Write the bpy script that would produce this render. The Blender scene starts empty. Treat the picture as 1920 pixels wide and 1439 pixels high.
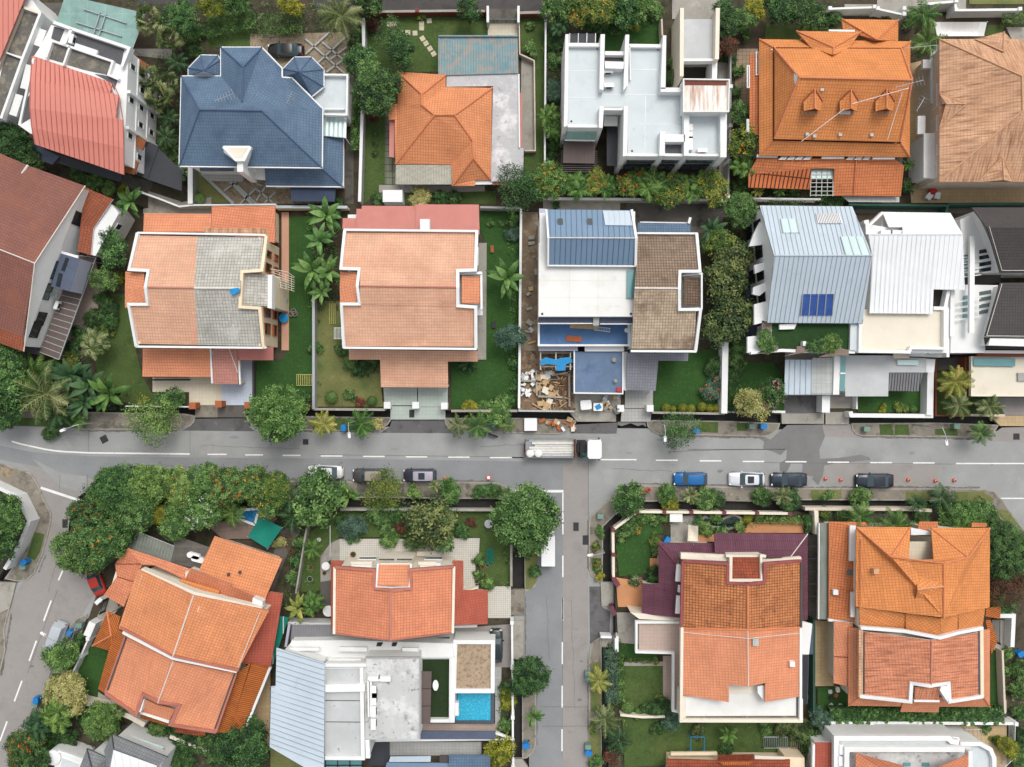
import bpy,math,random
from mathutils import Vector
from mathutils.geometry import tessellate_polygon
random.seed(7)
SC=bpy.context.scene
COL=SC.collection
K=0.0685
HC=100.0
YARD=0.25;VERGE=0.12;BED=-0.85
R=math.radians
def W(px,py,z=0.0):
 s=(HC-z)/HC
 return Vector(((px-960)*K*s,(719.5-py)*K*s,z))
class Tile:
 def __init__(s,x0,y0,f):s.x0,s.y0,s.f=x0,y0,f
 def __call__(s,x,y):return(s.x0+x/s.f,s.y0+y/s.f)
 def p(s,t):
  v=[float(q)for q in t.replace(',',' ').split()]
  return[s(v[i],v[i+1])for i in range(0,len(v),2)]
 def d(s,t):
  v=t.replace(',',' ').split();o={}
  for i in range(0,len(v),4):
   o[v[i]]=s(float(v[i+1]),float(v[i+2]))+(float(v[i+3]),)
  return o
PX=Tile(0,0,1.0)
T1=Tile(0,0,3.598);T2=Tile(480,0,3.5556);T3=Tile(960,0,3.598);T4=Tile(1400,0,3.598)
M1=Tile(0,360,3.129);M2=Tile(440,360,3.128);M3=Tile(940,360,3.128);M4=Tile(1360,360,3.1286)
B1=Tile(0,780,3.598);B2=Tile(480,780,3.598);B3=Tile(960,780,3.598);B4=Tile(1400,780,3.598)
L1=Tile(0,1100,3.692);L2=Tile(480,1100,3.692);L3=Tile(960,1100,3.692);L4=Tile(1400,1100,3.692)
MATS={}
def srgb(h):
 if not isinstance(h,str):return tuple(h)
 h=h.lstrip('#');c=[int(h[i:i+2],16)/255 for i in(0,2,4)]
 return tuple(x/12.92 if x<=.04045 else((x+.055)/1.055)**2.4 for x in c)
class N:
 def __init__(s,name):
  m=bpy.data.materials.new(name);m.use_nodes=True
  s.m=m;s.t=m.node_tree;s.n=s.t.nodes;s.l=s.t.links
  s.b=s.n['Principled BSDF']
 def add(s,ty,**kw):
  x=s.n.new(ty)
  for k,v in kw.items():setattr(x,k,v)
  return x
 def link(s,a,b):s.l.new(a,b)
 def noise(s,vec,scale,detail=4,rough=.55,dist=0):
  x=s.add('ShaderNodeTexNoise');x.inputs['Scale'].default_value=scale
  x.inputs['Detail'].default_value=detail;x.inputs['Roughness'].default_value=rough
  x.inputs['Distortion'].default_value=dist
  s.link(vec,x.inputs['Vector']);return x.outputs['Fac']
 def rng(s,v,a,b,c=0.,d=1.):
  x=s.add('ShaderNodeMapRange');x.clamp=True
  for i,q in enumerate((a,b,c,d)):x.inputs[i+1].default_value=q
  s.link(v,x.inputs[0]);return x.outputs[0]
 def mix(s,mode,f,a,b):
  x=s.add('ShaderNodeMix',data_type='RGBA',blend_type=mode)
  for sock,v in((x.inputs[0],f),(x.inputs[6],a),(x.inputs[7],b)):
   if hasattr(v,'is_linked'):s.link(v,sock)
   elif isinstance(v,(int,float)):sock.default_value=v if sock.type=='VALUE' else(v,v,v,1)
   else:sock.default_value=(*v,1)if len(v)==3 else v
  return x.outputs[2]
 def math(s,op,a,b=0.):
  x=s.add('ShaderNodeMath',operation=op)
  for i,v in enumerate((a,b)):
   if hasattr(v,'is_linked'):s.link(v,x.inputs[i])
   else:x.inputs[i].default_value=v
  return x.outputs[0]
def M(name,col,var=.12,vs=.6,rough=.8,metal=0.,grid=None,stains=(),grain=0.,bump=0.,streak=None,spec=.3):
 if name in MATS:return MATS[name]
 n=N(name);c=srgb(col)
 geo=n.add('ShaderNodeNewGeometry').outputs['Position']
 uv=n.add('ShaderNodeTexCoord').outputs['UV']
 hgt=None
 if grid:
  w,h,gap,dark,tv,off,gb=grid
  br=n.add('ShaderNodeTexBrick');br.offset=off;br.squash=1
  br.inputs['Scale'].default_value=1;br.inputs['Brick Width'].default_value=w
  br.inputs['Row Height'].default_value=h;br.inputs['Mortar Size'].default_value=gap
  br.inputs['Mortar Smooth'].default_value=.3;br.inputs['Bias'].default_value=0
  br.inputs['Color1'].default_value=(*[x*(1+tv)for x in c],1)
  br.inputs['Color2'].default_value=(*[x*(1-tv)for x in c],1)
  br.inputs['Mortar'].default_value=(*[x*dark for x in c],1)
  n.link(uv,br.inputs['Vector']);out=br.outputs['Color']
  if gb:hgt=n.math('MULTIPLY',br.outputs['Fac'],-gb)
 else:
  rgb=n.add('ShaderNodeRGB');rgb.outputs[0].default_value=(*c,1);out=rgb.outputs[0]
 if var:
  f=n.noise(geo,vs,5,.6)
  out=n.mix('MULTIPLY',1.,out,n.rng(f,.3,.7,1-var,1+var))
 if grain:
  f=n.noise(geo,9.,2,.7)
  out=n.mix('MULTIPLY',1.,out,n.rng(f,.3,.7,1-grain,1+grain))
 if streak:
  sc,amt,sx,sy=streak
  mp=n.add('ShaderNodeMapping');mp.inputs['Scale'].default_value=(sx,sy,1)
  n.link(uv,mp.inputs['Vector'])
  f=n.noise(mp.outputs[0],1.,4,.6)
  out=n.mix('MIX',n.rng(f,.45,.7,0,amt),out,srgb(sc))
 for sc,s,th,soft,amt,det in stains:
  f=n.noise(geo,s,det,.65)
  out=n.mix('MIX',n.rng(f,th,th+soft,0,amt),out,srgb(sc))
 n.link(out,n.b.inputs['Base Color'])
 n.b.inputs['Roughness'].default_value=rough;n.b.inputs['Metallic'].default_value=metal
 n.b.inputs['Specular IOR Level'].default_value=spec
 if bump or hgt:
  bp=n.add('ShaderNodeBump');bp.inputs['Strength'].default_value=.6;bp.inputs['Distance'].default_value=1.
  h=hgt
  if bump:
   g=n.math('MULTIPLY',n.noise(geo,14.,3,.6),bump)
   h=n.math('ADD',h,g)if h else g
  n.link(h,bp.inputs['Height']);n.link(bp.outputs[0],n.b.inputs['Normal'])
 MATS[name]=n.m;return n.m
def tile(name,col,stains=(),tv=.07,dark=.62,w=.33,h=.36,var=.08,streak=None,gap=.03):
 c=[x*.68 for x in srgb(col)]
 return M(name,col,var+.04,.35,.75,grid=(w,h,gap,dark,tv,0.,.05),stains=[(c,.12,.48,.25,.22,6)]+list(stains),streak=streak or(c,.4,.3,2.6))
def F(name,lo,mid,hi,ro=.55):
 if name in MATS:return MATS[name]
 n=N(name)
 a=n.add('ShaderNodeAttribute',attribute_name='tint').outputs['Fac']
 r=n.add('ShaderNodeValToRGB');e=r.color_ramp.elements
 e[0].position=.05;e[0].color=(*srgb(lo),1);e[1].position=.95;e[1].color=(*srgb(hi),1)
 q=e.new(.5);q.color=(*srgb(mid),1)
 n.link(a,r.inputs[0])
 oi=n.add('ShaderNodeObjectInfo').outputs['Random']
 hs=n.add('ShaderNodeHueSaturation')
 n.link(n.rng(oi,0,1,.485,.515),hs.inputs['Hue']);n.link(n.rng(oi,0,1,1.15,.85),hs.inputs['Value'])
 n.link(r.outputs[0],hs.inputs['Color'])
 n.link(hs.outputs[0],n.b.inputs['Base Color'])
 n.b.inputs['Roughness'].default_value=ro;n.b.inputs['Specular IOR Level'].default_value=.25
 MATS[name]=n.m;return n.m
def glassy(name,col,rough=.08,spec=.6,var=.1):
 return M(name,col,var,.8,rough,spec=spec)
def cross2(a,b):return a.x*b.y-a.y*b.x
def area(p):return.5*sum(p[i].x*p[(i+1)%len(p)].y-p[(i+1)%len(p)].x*p[i].y for i in range(len(p)))
def ccw(p):return list(p)if area(p)>0 else list(reversed(p))
def offset(p,d):
 n=len(p);out=[]
 for i in range(n):
  a,b,c=p[i-1],p[i],p[(i+1)%n]
  e1=Vector((b.x-a.x,b.y-a.y)).normalized();e2=Vector((c.x-b.x,c.y-b.y)).normalized()
  n1=Vector((-e1.y,e1.x));n2=Vector((-e2.y,e2.x))
  m=n1+n2
  if m.length<.2:m=n1
  m.normalize();k=d/max(.35,m.dot(n1))
  out.append(Vector((b.x+m.x*k,b.y+m.y*k,b.z if len(b)>2 else 0)))
 return out
class MB:
 def __init__(s):s.v=[];s.f=[];s.mi=[];s.uv=[];s.tint=None;s.smooth=False
 def face(s,pts,mi=0,uvd=None,fr=None):
  pts=[Vector(p)for p in pts]
  i0=len(s.v);s.v+=pts;s.f.append(list(range(i0,i0+len(pts))));s.mi.append(mi)
  n=Vector((0,0,0))
  for i in range(len(pts)):
   a,b=pts[i],pts[(i+1)%len(pts)]
   n+=Vector(((a.y-b.y)*(a.z+b.z),(a.z-b.z)*(a.x+b.x),(a.x-b.x)*(a.y+b.y)))
  if n.length<1e-9:n=Vector((0,0,1))
  n.normalize()
  if fr:s.uv.append([(p.dot(fr[0]),p.dot(fr[1]))for p in pts]);return fr
  if uvd is not None:u=Vector((uvd[0],uvd[1],0)).normalized()
  elif abs(n.z)>.9995:u=Vector((1,0,0))
  else:u=Vector((-n.y,n.x,0)).normalized()
  w=n.cross(u)
  s.uv.append([(p.dot(u),p.dot(w))for p in pts])
  return u,w
 def prism(s,poly,z0,z1,mt=0,ms=0,uvd=None,bottom=True):
  p=ccw([Vector((q[0],q[1],0))for q in poly]);n=len(p)
  s.face([Vector((q.x,q.y,z1))for q in p],mt,uvd)
  for i in range(n):
   a,b=p[i],p[(i+1)%n]
   s.face([(a.x,a.y,z0),(b.x,b.y,z0),(b.x,b.y,z1),(a.x,a.y,z1)],ms)
  if bottom:s.face([Vector((q.x,q.y,z0))for q in reversed(p)],ms)
 def box(s,c,size,rz=0.,mi=0,mt=None,bev=0.):
  hx,hy,hz=size[0]/2,size[1]/2,size[2]/2
  b=min(bev,hx*.9,hy*.9)
  if b:pts=[(hx-b,-hy),(hx,-hy+b),(hx,hy-b),(hx-b,hy),(-hx+b,hy),(-hx,hy-b),(-hx,-hy+b),(-hx+b,-hy)]
  else:pts=[(-hx,-hy),(hx,-hy),(hx,hy),(-hx,hy)]
  co,si=math.cos(rz),math.sin(rz)
  s.prism([(c[0]+x*co-y*si,c[1]+x*si+y*co)for x,y in pts],c[2]-hz,c[2]+hz,mi if mt is None else mt,mi,(co,si))
 def band(s,pts,w,z0,z1,closed=False,mi=0,side=0.):
  p=[Vector((q[0],q[1]))for q in pts];n=len(p)
  if n<2:return
  L,Rr=[],[]
  for i in range(n):
   d1=(p[i]-p[i-1]).normalized()if(i or closed)else None
   d2=(p[(i+1)%n]-p[i]).normalized()if(i<n-1 or closed)else None
   d1=d1 or d2;d2=d2 or d1
   n1=Vector((-d1.y,d1.x));n2=Vector((-d2.y,d2.x));m=n1+n2
   if m.length<.3:m=n1
   m.normalize();k=1/max(.4,m.dot(n1))
   L.append(p[i]+m*k*w*(.5+side/2));Rr.append(p[i]-m*k*w*(.5-side/2))
  zz0=z0 if isinstance(z0,(list,tuple))else[z0]*n
  zz1=z1 if isinstance(z1,(list,tuple))else[z1]*n
  for i in range(n if closed else n-1):
   j=(i+1)%n
   a,b,c,d=Rr[i],Rr[j],L[j],L[i]
   q=lambda v,z:(v.x,v.y,z)
   s.face([q(a,zz1[i]),q(b,zz1[j]),q(c,zz1[j]),q(d,zz1[i])],mi)
   s.face([q(a,zz0[i]),q(b,zz0[j]),q(b,zz1[j]),q(a,zz1[i])],mi)
   s.face([q(c,zz0[j]),q(d,zz0[i]),q(d,zz1[i]),q(c,zz1[j])],mi)
  if not closed:
   for i,r in((0,1),(n-1,-1)):
    a,d=Rr[i],L[i]
    f=[(a.x,a.y,zz0[i]),(a.x,a.y,zz1[i]),(d.x,d.y,zz1[i]),(d.x,d.y,zz0[i])]
    s.face(f[::r]if r==1 else f[::-1],mi)
 def tube(s,pts,r,n=6,mi=0,cap=True):
  pts=[Vector(p)for p in pts];rr=r if isinstance(r,(list,tuple))else[r]*len(pts)
  rings=[]
  for i,p in enumerate(pts):
   d=(pts[min(i+1,len(pts)-1)]-pts[max(i-1,0)])
   d=d.normalized()if d.length>1e-6 else Vector((0,0,1))
   a=d.cross(Vector((0,0,1))if abs(d.z)<.9 else Vector((1,0,0))).normalized();b=d.cross(a)
   rings.append([p+(a*math.cos(2*math.pi*k/n)+b*math.sin(2*math.pi*k/n))*rr[i]for k in range(n)])
  for i in range(len(rings)-1):
   for k in range(n):
    k2=(k+1)%n
    s.face([rings[i][k],rings[i][k2],rings[i+1][k2],rings[i+1][k]][::-1],mi)
  if cap:
   s.face(rings[0],mi);s.face(rings[-1][::-1],mi)
 def lathe(s,c,prof,n=12,mi=0):
  rings=[[Vector((c[0]+r*math.cos(2*math.pi*k/n),c[1]+r*math.sin(2*math.pi*k/n),c[2]+z))for k in range(n)]for r,z in prof]
  for i in range(len(rings)-1):
   for k in range(n):
    k2=(k+1)%n
    s.face([rings[i][k],rings[i][k2],rings[i+1][k2],rings[i+1][k]],mi)
  s.face(rings[0][::-1],mi);s.face(rings[-1],mi)
 def build(s,name,mats,parent=None,org=None,smooth=False,merge=0.):
  me=bpy.data.meshes.new(name)
  o=Vector(org)if org is not None else Vector((0,0,0))
  me.from_pydata([v-o for v in s.v],[],s.f)
  mats=mats if isinstance(mats,(list,tuple))else[mats]
  for m in mats:me.materials.append(MATS[m]if isinstance(m,str)else m)
  me.polygons.foreach_set('material_index',s.mi)
  ul=me.uv_layers.new(name='UVMap')
  flat=[c for f in s.uv for p in f for c in p]
  ul.data.foreach_set('uv',flat)
  if s.tint is not None:
   at=me.attributes.new('tint','FLOAT','FACE');at.data.foreach_set('value',s.tint)
  if merge:
   import bmesh
   bm=bmesh.new();bm.from_mesh(me);bmesh.ops.remove_doubles(bm,verts=bm.verts,dist=merge);bm.to_mesh(me);bm.free()
  if smooth:
   me.polygons.foreach_set('use_smooth',[True]*len(me.polygons))
  me.update()
  ob=bpy.data.objects.new(name,me);COL.objects.link(ob)
  if parent is not None:ob.parent=parent
  return ob
def tag(o,label=None,cat=None,group=None,kind=None):
 for k,v in(('label',label),('category',cat),('group',group),('kind',kind)):
  if v:o[k]=v
 return o
def empty(name,loc,label,cat,group=None,rz=0.):
 o=bpy.data.objects.new(name,None);COL.objects.link(o);o.location=loc
 o.rotation_euler=(0,0,rz);o.empty_display_size=.3
 return tag(o,label,cat,group)
CHILD={}
def kids(o):
 if not CHILD.get(o.name):CHILD[o.name]=[c for c in bpy.data.objects if c.parent==o]
 return CHILD[o.name]
def copy_tree(o,loc=None,rz=None,scale=None,parent=None,label=None,group=None,mats=None):
 c=o.copy();COL.objects.link(c)
 if parent is not None:c.parent=parent
 if loc is not None:c.location=loc
 if rz is not None:c.rotation_euler=(0,0,rz)
 if scale is not None:c.scale=scale if isinstance(scale,(list,tuple))else(scale,)*3
 if label:c['label']=label
 if group:c['group']=group
 if mats and c.type=='MESH' and c.name.split('.')[0]in mats:
  for i,m in enumerate(mats[c.name.split('.')[0]]):
   if m:c.material_slots[i].link='OBJECT';c.material_slots[i].material=m
 for ch in kids(o):copy_tree(ch,parent=c,mats=mats)
 return c
def sheet(name,px,z,m,uvd=None,kind='structure'):
 b=MB();p=ccw([W(x,y,z)for x,y in px]);b.face(p,0,uvd)
 return tag(b.build(name,m),kind=kind)
def block(name,px,z1,z0,mt,ms):
 b=MB();b.prism([W(x,y,z1)for x,y in px],z0,z1,0,1,bottom=False)
 return tag(b.build(name,[mt,ms]),kind='structure')
class House:
 def __init__(s,name,label,at,cat='house',group=None):
  w=W(*at,YARD);s.o=Vector((w.x,w.y,YARD));s.e=empty(name,s.o,label,cat,group);s.last=None
 def put(s,b,name,mats,label=None,parent=None,smooth=False):
  ob=b.build(name,mats,parent or s.e,s.o,smooth)
  if label:ob['label']=label
  s.last=ob;return ob
 def wall(s,px,z,m,inset=0.,z0=YARD,name='wall',zt=None):
  p=ccw([W(x,y,z)for x,y in px])
  if inset:p=offset(p,inset)
  b=MB();b.prism(p,z0,zt or z,0,0,bottom=False);s.put(b,name,m);return p
 def slab(s,px,z,m,th=.25,ms=None,name='flat_roof',uvd=None,label=None,inset=0.):
  p=ccw([W(x,y,z)for x,y in px])
  if inset:p=offset(p,inset)
  b=MB();b.prism(p,z-th,z,0,1 if ms else 0,uvd);return s.put(b,name,[m,ms]if ms else m,label)
 def roof(s,pts,faces,m,name='roof',th=.16,edge=None,seam=0.,label=None,sh=.05,sw=.05,ms=None,sub=0):
  b=MB();w={k:W(*v)for k,v in pts.items()};dn=Vector((0,0,-th));cnt={}
  fs=[]
  for f in faces.split():
   q=list(f)
   if area([w[k]for k in q])<0:q.reverse()
   fs.append(q)
   for i in range(len(q)):cnt[(q[i],q[(i+1)%len(q)])]=1
  for q in fs:
   P=[w[k]for k in q];t=MB();u,v=t.face(P)
   for tr in(tessellate_polygon([P])if len(P)>3 else[(0,1,2)]):
    a=[P[i]for i in tr]
    if area(a)<0:a.reverse()
    b.face(a,0,None,(u,v));b.face([p+dn for p in reversed(a)],1)
   if seam:
    uu=[p.dot(u)for p in P];nrm=u.cross(v);x=math.ceil(min(uu)/seam)*seam
    while x<max(uu)-.02:
     hit=[]
     for i in range(len(P)):
      a,c=uu[i],uu[(i+1)%len(P)]
      if(a-x)*(c-x)<0:hit.append(P[i].lerp(P[(i+1)%len(P)],(x-a)/(c-a)))
     hit.sort(key=lambda t:t.dot(v))
     for i in range(0,len(hit)-1,2):
      A,Bq=hit[i],hit[i+1];o1=u*sw/2;h1=nrm*sh
      b.face([A-o1+h1,A+o1+h1,Bq+o1+h1,Bq-o1+h1],2)
      b.face([A+o1,Bq+o1,Bq+o1+h1,A+o1+h1],2)
      b.face([Bq-o1,A-o1,A-o1+h1,Bq-o1+h1],2)
     x+=seam
  for(i,j)in cnt:
   if(j,i)not in cnt:
    A,Bq=w[i],w[j];b.face([A+dn,Bq+dn,Bq,A],1)
  return s.put(b,name,[m,edge or m,ms or m],label)
 def caps(s,pts,segs,m,r=.1,name='ridge_cap'):
  w={k:W(*v)for k,v in pts.items()}
  for g in segs.split():
   P=[w[k]+Vector((0,0,.03))for k in g]
   for i in range(len(P)-1):
    b=MB();b.tube([P[i],P[i+1]],r,6);s.put(b,name,m)
 def para(s,px,z,w,h,m,closed=False,name='parapet',zs=None,side=0.,label=None):
  zz=zs or[z]*len(px)
  P=[W(x,y,q)for(x,y),q in zip(px,zz)]
  b=MB();b.band(P,w,[q-h for q in zz],list(zz),closed,0,side);return s.put(b,name,m,label)
 def box(s,at,z0,size,m,rz=0.,name='box',bev=0.,label=None,parent=None,mt=None):
  c=W(*at,z0+size[2]);b=MB();b.box((c.x,c.y,z0+size[2]/2),size,R(rz),0,1 if mt else None,bev)
  return s.put(b,name,[m,mt]if mt else m,label,parent)
 def win(s,A,B,f0,f1,z0,z1,glass=None,frame=None,n=1,name='window',proud=.05,sill=False):
  A,B=Vector(A[:2]),Vector(B[:2]);d=(B-A);L=d.length;d.normalize();nn=Vector((d.y,-d.x))
  a=A+d*L*f0;c=A+d*L*f1;ang=math.atan2(d.y,d.x);mid=(a+c)/2;ln=(c-a).length
  fr=MB();t=.07
  for zz in(z0,z1):fr.box((mid.x+nn.x*proud/2,mid.y+nn.y*proud/2,zz),(ln+t,.1+proud,t),ang)
  for k in range(n+1):
   q=a.lerp(c,k/n);fr.box((q.x+nn.x*proud/2,q.y+nn.y*proud/2,(z0+z1)/2),(t,.1+proud,z1-z0-t),ang)
  fo=s.put(fr,name,frame or MATS['white_paint'])
  g=MB();g.box((mid.x+nn.x*.012,mid.y+nn.y*.012,(z0+z1)/2),(ln-.02,.05,z1-z0-.02),ang)
  s.put(g,'pane',glass or MATS['dark_glass'],parent=fo)
  if sill:
   q=MB();q.box((mid.x+nn.x*.15,mid.y+nn.y*.15,z1+.12),(ln+.3,.5,.1),ang);s.put(q,'ledge',MATS['white_paint'],parent=fo)
 def ac(s,at,z,rz=0.,sc=1.):
  c=W(*at,z+.6);b=MB();b.box((c.x,c.y,z+.34),(.85*sc,.36*sc,.62),R(rz),0,None,.03)
  o=s.put(b,'air_conditioner',MATS['white_enamel'])
  g=MB();co,si=math.cos(R(rz)),math.sin(R(rz))
  for q in(-.12,.12):
   p=Vector((c.x-si*-.19*sc,c.y+co*-.19*sc,z+.34))
  g.box((c.x+si*.185*sc,c.y-co*.185*sc,z+.34),(.5*sc,.03,.44),R(rz));s.put(g,'fan_grille',MATS['dark_metal'],parent=o)
 def antenna(s,at,z,h=2.2,rz=0.,n=6,ln=1.6):
  c=W(*at,z);b=MB();b.tube([(c.x,c.y,z),(c.x,c.y,z+h)],.03,5)
  co,si=math.cos(R(rz)),math.sin(R(rz))
  b.tube([(c.x-co*ln/2,c.y-si*ln/2,z+h),(c.x+co*ln/2,c.y+si*ln/2,z+h)],.025,5)
  for k in range(n):
   t=-ln/2+ln*k/(n-1);q=.25+.35*(k/(n-1))
   x,y=c.x+co*t,c.y+si*t
   b.tube([(x-si*-q,y+co*-q,z+h),(x-si*q,y+co*q,z+h)],.018,4)
  s.put(b,'antenna',MATS['galvanised'])
 def ribs(s,px,z,m,ru=.3,name='canopy',ang=0.,label=None,amp=.05,frame=None):
  P=[W(x,y,q)for(x,y),q in zip(px,z if isinstance(z,(list,tuple))else[z]*4)]
  n=max(4,int((P[1]-P[0]).length/ru));b=MB()
  top=[P[0].lerp(P[1],i/(2*n))+Vector((0,0,amp*(i%2)))for i in range(2*n+1)]
  bot=[P[3].lerp(P[2],i/(2*n))+Vector((0,0,amp*(i%2)))for i in range(2*n+1)]
  fl=area(P)<0
  for i in range(2*n):
   f=[top[i],top[i+1],bot[i+1],bot[i]];dn=Vector((0,0,-.03))
   if fl:f.reverse()
   b.face(f);b.face([q+dn for q in reversed(f)])
  o=s.put(b,name,m,label)
  f=MB();pts=[q-Vector((0,0,.1))for q in P]
  for i in range(4):f.tube([pts[i],pts[(i+1)%4]],.05,5)
  s.put(f,'support_frame',frame or MATS['galvanised'],parent=o)
  c=sum(P,Vector())/4
  for q in P:
   g=MB();t=q.lerp(c,.08);g.tube([(t.x,t.y,YARD),(t.x,t.y,q.z-.1)],.05,6)
   s.put(g,'support_post',frame or MATS['galvanised'],parent=o)
  return o
 def posts(s,px,z,m,r=.1,name='column',z0=YARD):
  for x,y in px:
   c=W(x,y,z);b=MB();b.tube([(c.x,c.y,z0),(c.x,c.y,z)],r,8);s.put(b,name,m)
M('white_paint','#dcdddb',.05,.5,.7,stains=[('#8f8f88',1.1,.62,.2,.25,5)])
M('white_enamel','#dedede',.04,1,.4)
M('cream_wall','#dcd3c2',.06,.5,.75,stains=[('#8d8373',1.2,.6,.2,.3,5)])
M('beige_wall','#c6b9a8',.06,.5,.8,stains=[('#83786a',1.2,.6,.2,.3,5)])
M('grey_wall','#9d9c99',.08,.6,.8)
M('peach_wall','#e2cfb2',.06,.6,.8,stains=[('#95846c',1.2,.58,.2,.35,5)])
M('lilac_wall','#a9adbd',.06,.6,.8)
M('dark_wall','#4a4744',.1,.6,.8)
M('orange_brick','#a9623f',.12,2,.85,grid=(.25,.09,.008,.7,.1,.5,.01))
M('red_brick','#7a4031',.12,2,.85,grid=(.25,.09,.008,.7,.1,.5,.01))
M('galvanised','#a7abad',.06,1,.45,.5)
M('dark_metal','#2b2d2f',.1,1,.5,.3)
M('black_paint','#1d1e20',.1,1,.5)
M('dark_glass','#1f2a2d',.1,.4,.06,spec=.6)
M('teal_glass','#5e8f92',.1,.5,.12,spec=.6)
M('green_glass','#7f9f98',.12,.5,.2,spec=.5,grid=(2.2,2.0,.03,1.25,.05,0,0),stains=[('#5e7a72',.7,.5,.2,.5,4)])
M('pale_glass','#b9cfcd',.08,.5,.15,spec=.6)
M('window_grey','#5f6a68',.1,.5,.1,spec=.6)
M('solar','#2e4f92',.12,.8,.12,spec=.6,grid=(.55,1.6,.02,.5,.15,0,0))
M('poly_sheet','#aeb1ad',.08,.6,.4,grid=(.6,1.3,.03,.75,.04,0,.01))
RED='#7e4a34'
tile('tile_peachy','#d5a68a',tv=.045,dark=.74,stains=[('#b4745a',.25,.5,.25,.35,4)])
tile('tile_orange','#d58c60',tv=.06,stains=[('#8a4a2a',.5,.6,.15,.35,5)])
tile('tile_orange_bright','#d48850',tv=.06,stains=[('#8d4d2a',.5,.62,.15,.35,5)])
tile('tile_orange_deep','#c87a4e',tv=.07,dark=.5,stains=[('#6a3826',.6,.58,.12,.45,5)])
tile('tile_tan','#d0a482',tv=.06,dark=.7,stains=[('#8c6248',.7,.6,.1,.5,6),('#a97a5c',.2,.45,.3,.5,3)],streak=('#6f4a34',.8,2.9,.35))
tile('tile_terracotta','#d28664',tv=.06,stains=[('#9a5036',.5,.55,.2,.35,5)])
tile('tile_clean_orange','#d58d69',tv=.05,dark=.7)
tile('tile_pink','#bd8477',tv=.05,dark=.72)
tile('tile_red','#ad5a48',tv=.05,dark=.72)
tile('tile_mossy','#c27d50',tv=.14,dark=.33,gap=.05,stains=[('#6a3a24',.5,.5,.18,.6,6),('#4a2c1e',1.3,.58,.1,.55,6)])
tile('tile_mid_brown','#8d7967',tv=.14,dark=.42,gap=.05,stains=[('#5c4a3d',.6,.52,.15,.6,6)])
M('tile_slotted','#b9683f',.1,.5,.75,grid=(.5,2.2,.09,.16,.08,0,.05))
tile('tile_streaked','#d18a69',tv=.06,dark=.62,stains=[('#b06a4c',.3,.5,.2,.4,4)],streak=('#5a3023',.6,3.2,.4))
tile('tile_rust','#90472f',tv=.14,dark=.4,stains=[('#5a2d20',.9,.5,.15,.5,6)])
tile('tile_brown','#86594e',tv=.06,dark=.62,stains=[('#8f5a44',.25,.5,.2,.5,3)])
tile('tile_brown_orange','#96553c',tv=.1,dark=.55)
tile('tile_blue','#5d7389',tv=.06,dark=.62,stains=[('#43546f',.3,.5,.2,.6,4)])
tile('tile_charcoal','#4a4645',tv=.06,dark=.6)
tile('tile_grey','#7b7e80',tv=.08,dark=.6)
tile('tile_old_grey','#b6b3aa',tv=.12,dark=.6,w=.36,h=.4,gap=.045,stains=[('#7d7a6e',.7,.52,.15,.6,6),('#cbc9c3',.35,.52,.15,.6,5),('#777770',1.7,.58,.1,.5,5)])
tile('tile_old_brown','#b8a48c',tv=.12,dark=.5,gap=.04,stains=[('#6b5747',.22,.52,.12,.75,4),('#857260',.8,.5,.2,.5,6),('#c4b39d',1.4,.6,.1,.5,5)])
tile('tile_dark_brown','#715d4d',tv=.14,dark=.42,gap=.05,stains=[('#4a3d33',.9,.52,.15,.5,6)])
tile('tile_maroon','#664150',tv=.06,dark=.45,w=.26,h=1.2,stains=[('#71444f',.4,.55,.2,.5,4)])
tile('tile_lilac','#85858e',tv=.07,dark=.7,stains=[('#6a6a72',.6,.55,.2,.4,5)])
M('ridge_orange','#c67c55',.1,1.5,.8);M('ridge_blue','#4b5d79',.1,1.5,.8);M('ridge_tan','#c49a78',.1,1.5,.8)
M('ridge_pink','#b57d6d',.08,1.5,.8);M('ridge_maroon','#6a3a44',.1,1.5,.7);M('ridge_dark','#3b3939',.1,1.5,.7);M('ridge_white','#cfc9c0',.08,1.5,.8)
M('fascia_pink','#a86a5c',.1,1,.7);M('fascia_maroon','#8a4a48',.12,1,.7)
M('metal_salmon','#c47d70',.05,.3,.5,stains=[('#a85a45',.3,.56,.2,.4,4)])
M('metal_salmon_seam','#ab685b',.05,.5,.55)
M('metal_bluegrey','#6d859c',.06,.4,.45);M('metal_bluegrey_seam','#46586d',.05,.5,.5)
M('metal_pale','#b3bfc8',.05,.35,.45,stains=[('#8e9aa4',.5,.58,.15,.3,5)]);M('metal_pale_seam','#8a969f',.05,.5,.5)
M('metal_white','#dfe1e2',.04,.4,.5,stains=[('#b5babb',.8,.6,.2,.4,6)]);M('metal_white_seam','#cfd2d3',.05,.5,.5)
M('metal_lilac','#a5a7b6',.05,.5,.5)
M('corr_teal','#6f9096',.1,.6,.6,stains=[('#97897c',1.2,.48,.1,.75,6),('#4e8293',.5,.58,.1,.6,4)],streak=('#8a7264',.6,3.,.25))
M('corr_grey','#a8a698',.1,.6,.6,streak=('#7b776b',.6,3.,.2))
M('corr_dark','#77777a',.08,.8,.55)
M('corr_olive','#7c8178',.1,.6,.6,streak=('#5d6158',.5,2.,.3))
M('corr_pink','#b0605a',.07,.6,.6);M('corr_mauve','#ba7a70',.07,.6,.6)
M('slat_orange','#b5662f',.12,.8,.7,grid=(.24,40,.05,.3,.1,0,.03))
M('slat_brown','#86502f',.15,.8,.7,grid=(40,.3,.03,.45,.1,0,.03))
M('flat_grey','#c2c9cb',.05,.3,.75,stains=[('#a9afb1',.5,.54,.2,.5,7),('#9b9c98',1.5,.64,.08,.35,7)])
M('flat_white','#dadad6',.04,.4,.75,stains=[('#c9c6be',.35,.5,.2,.5,7),('#b3afa5',1.4,.62,.1,.35,7)])
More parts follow.
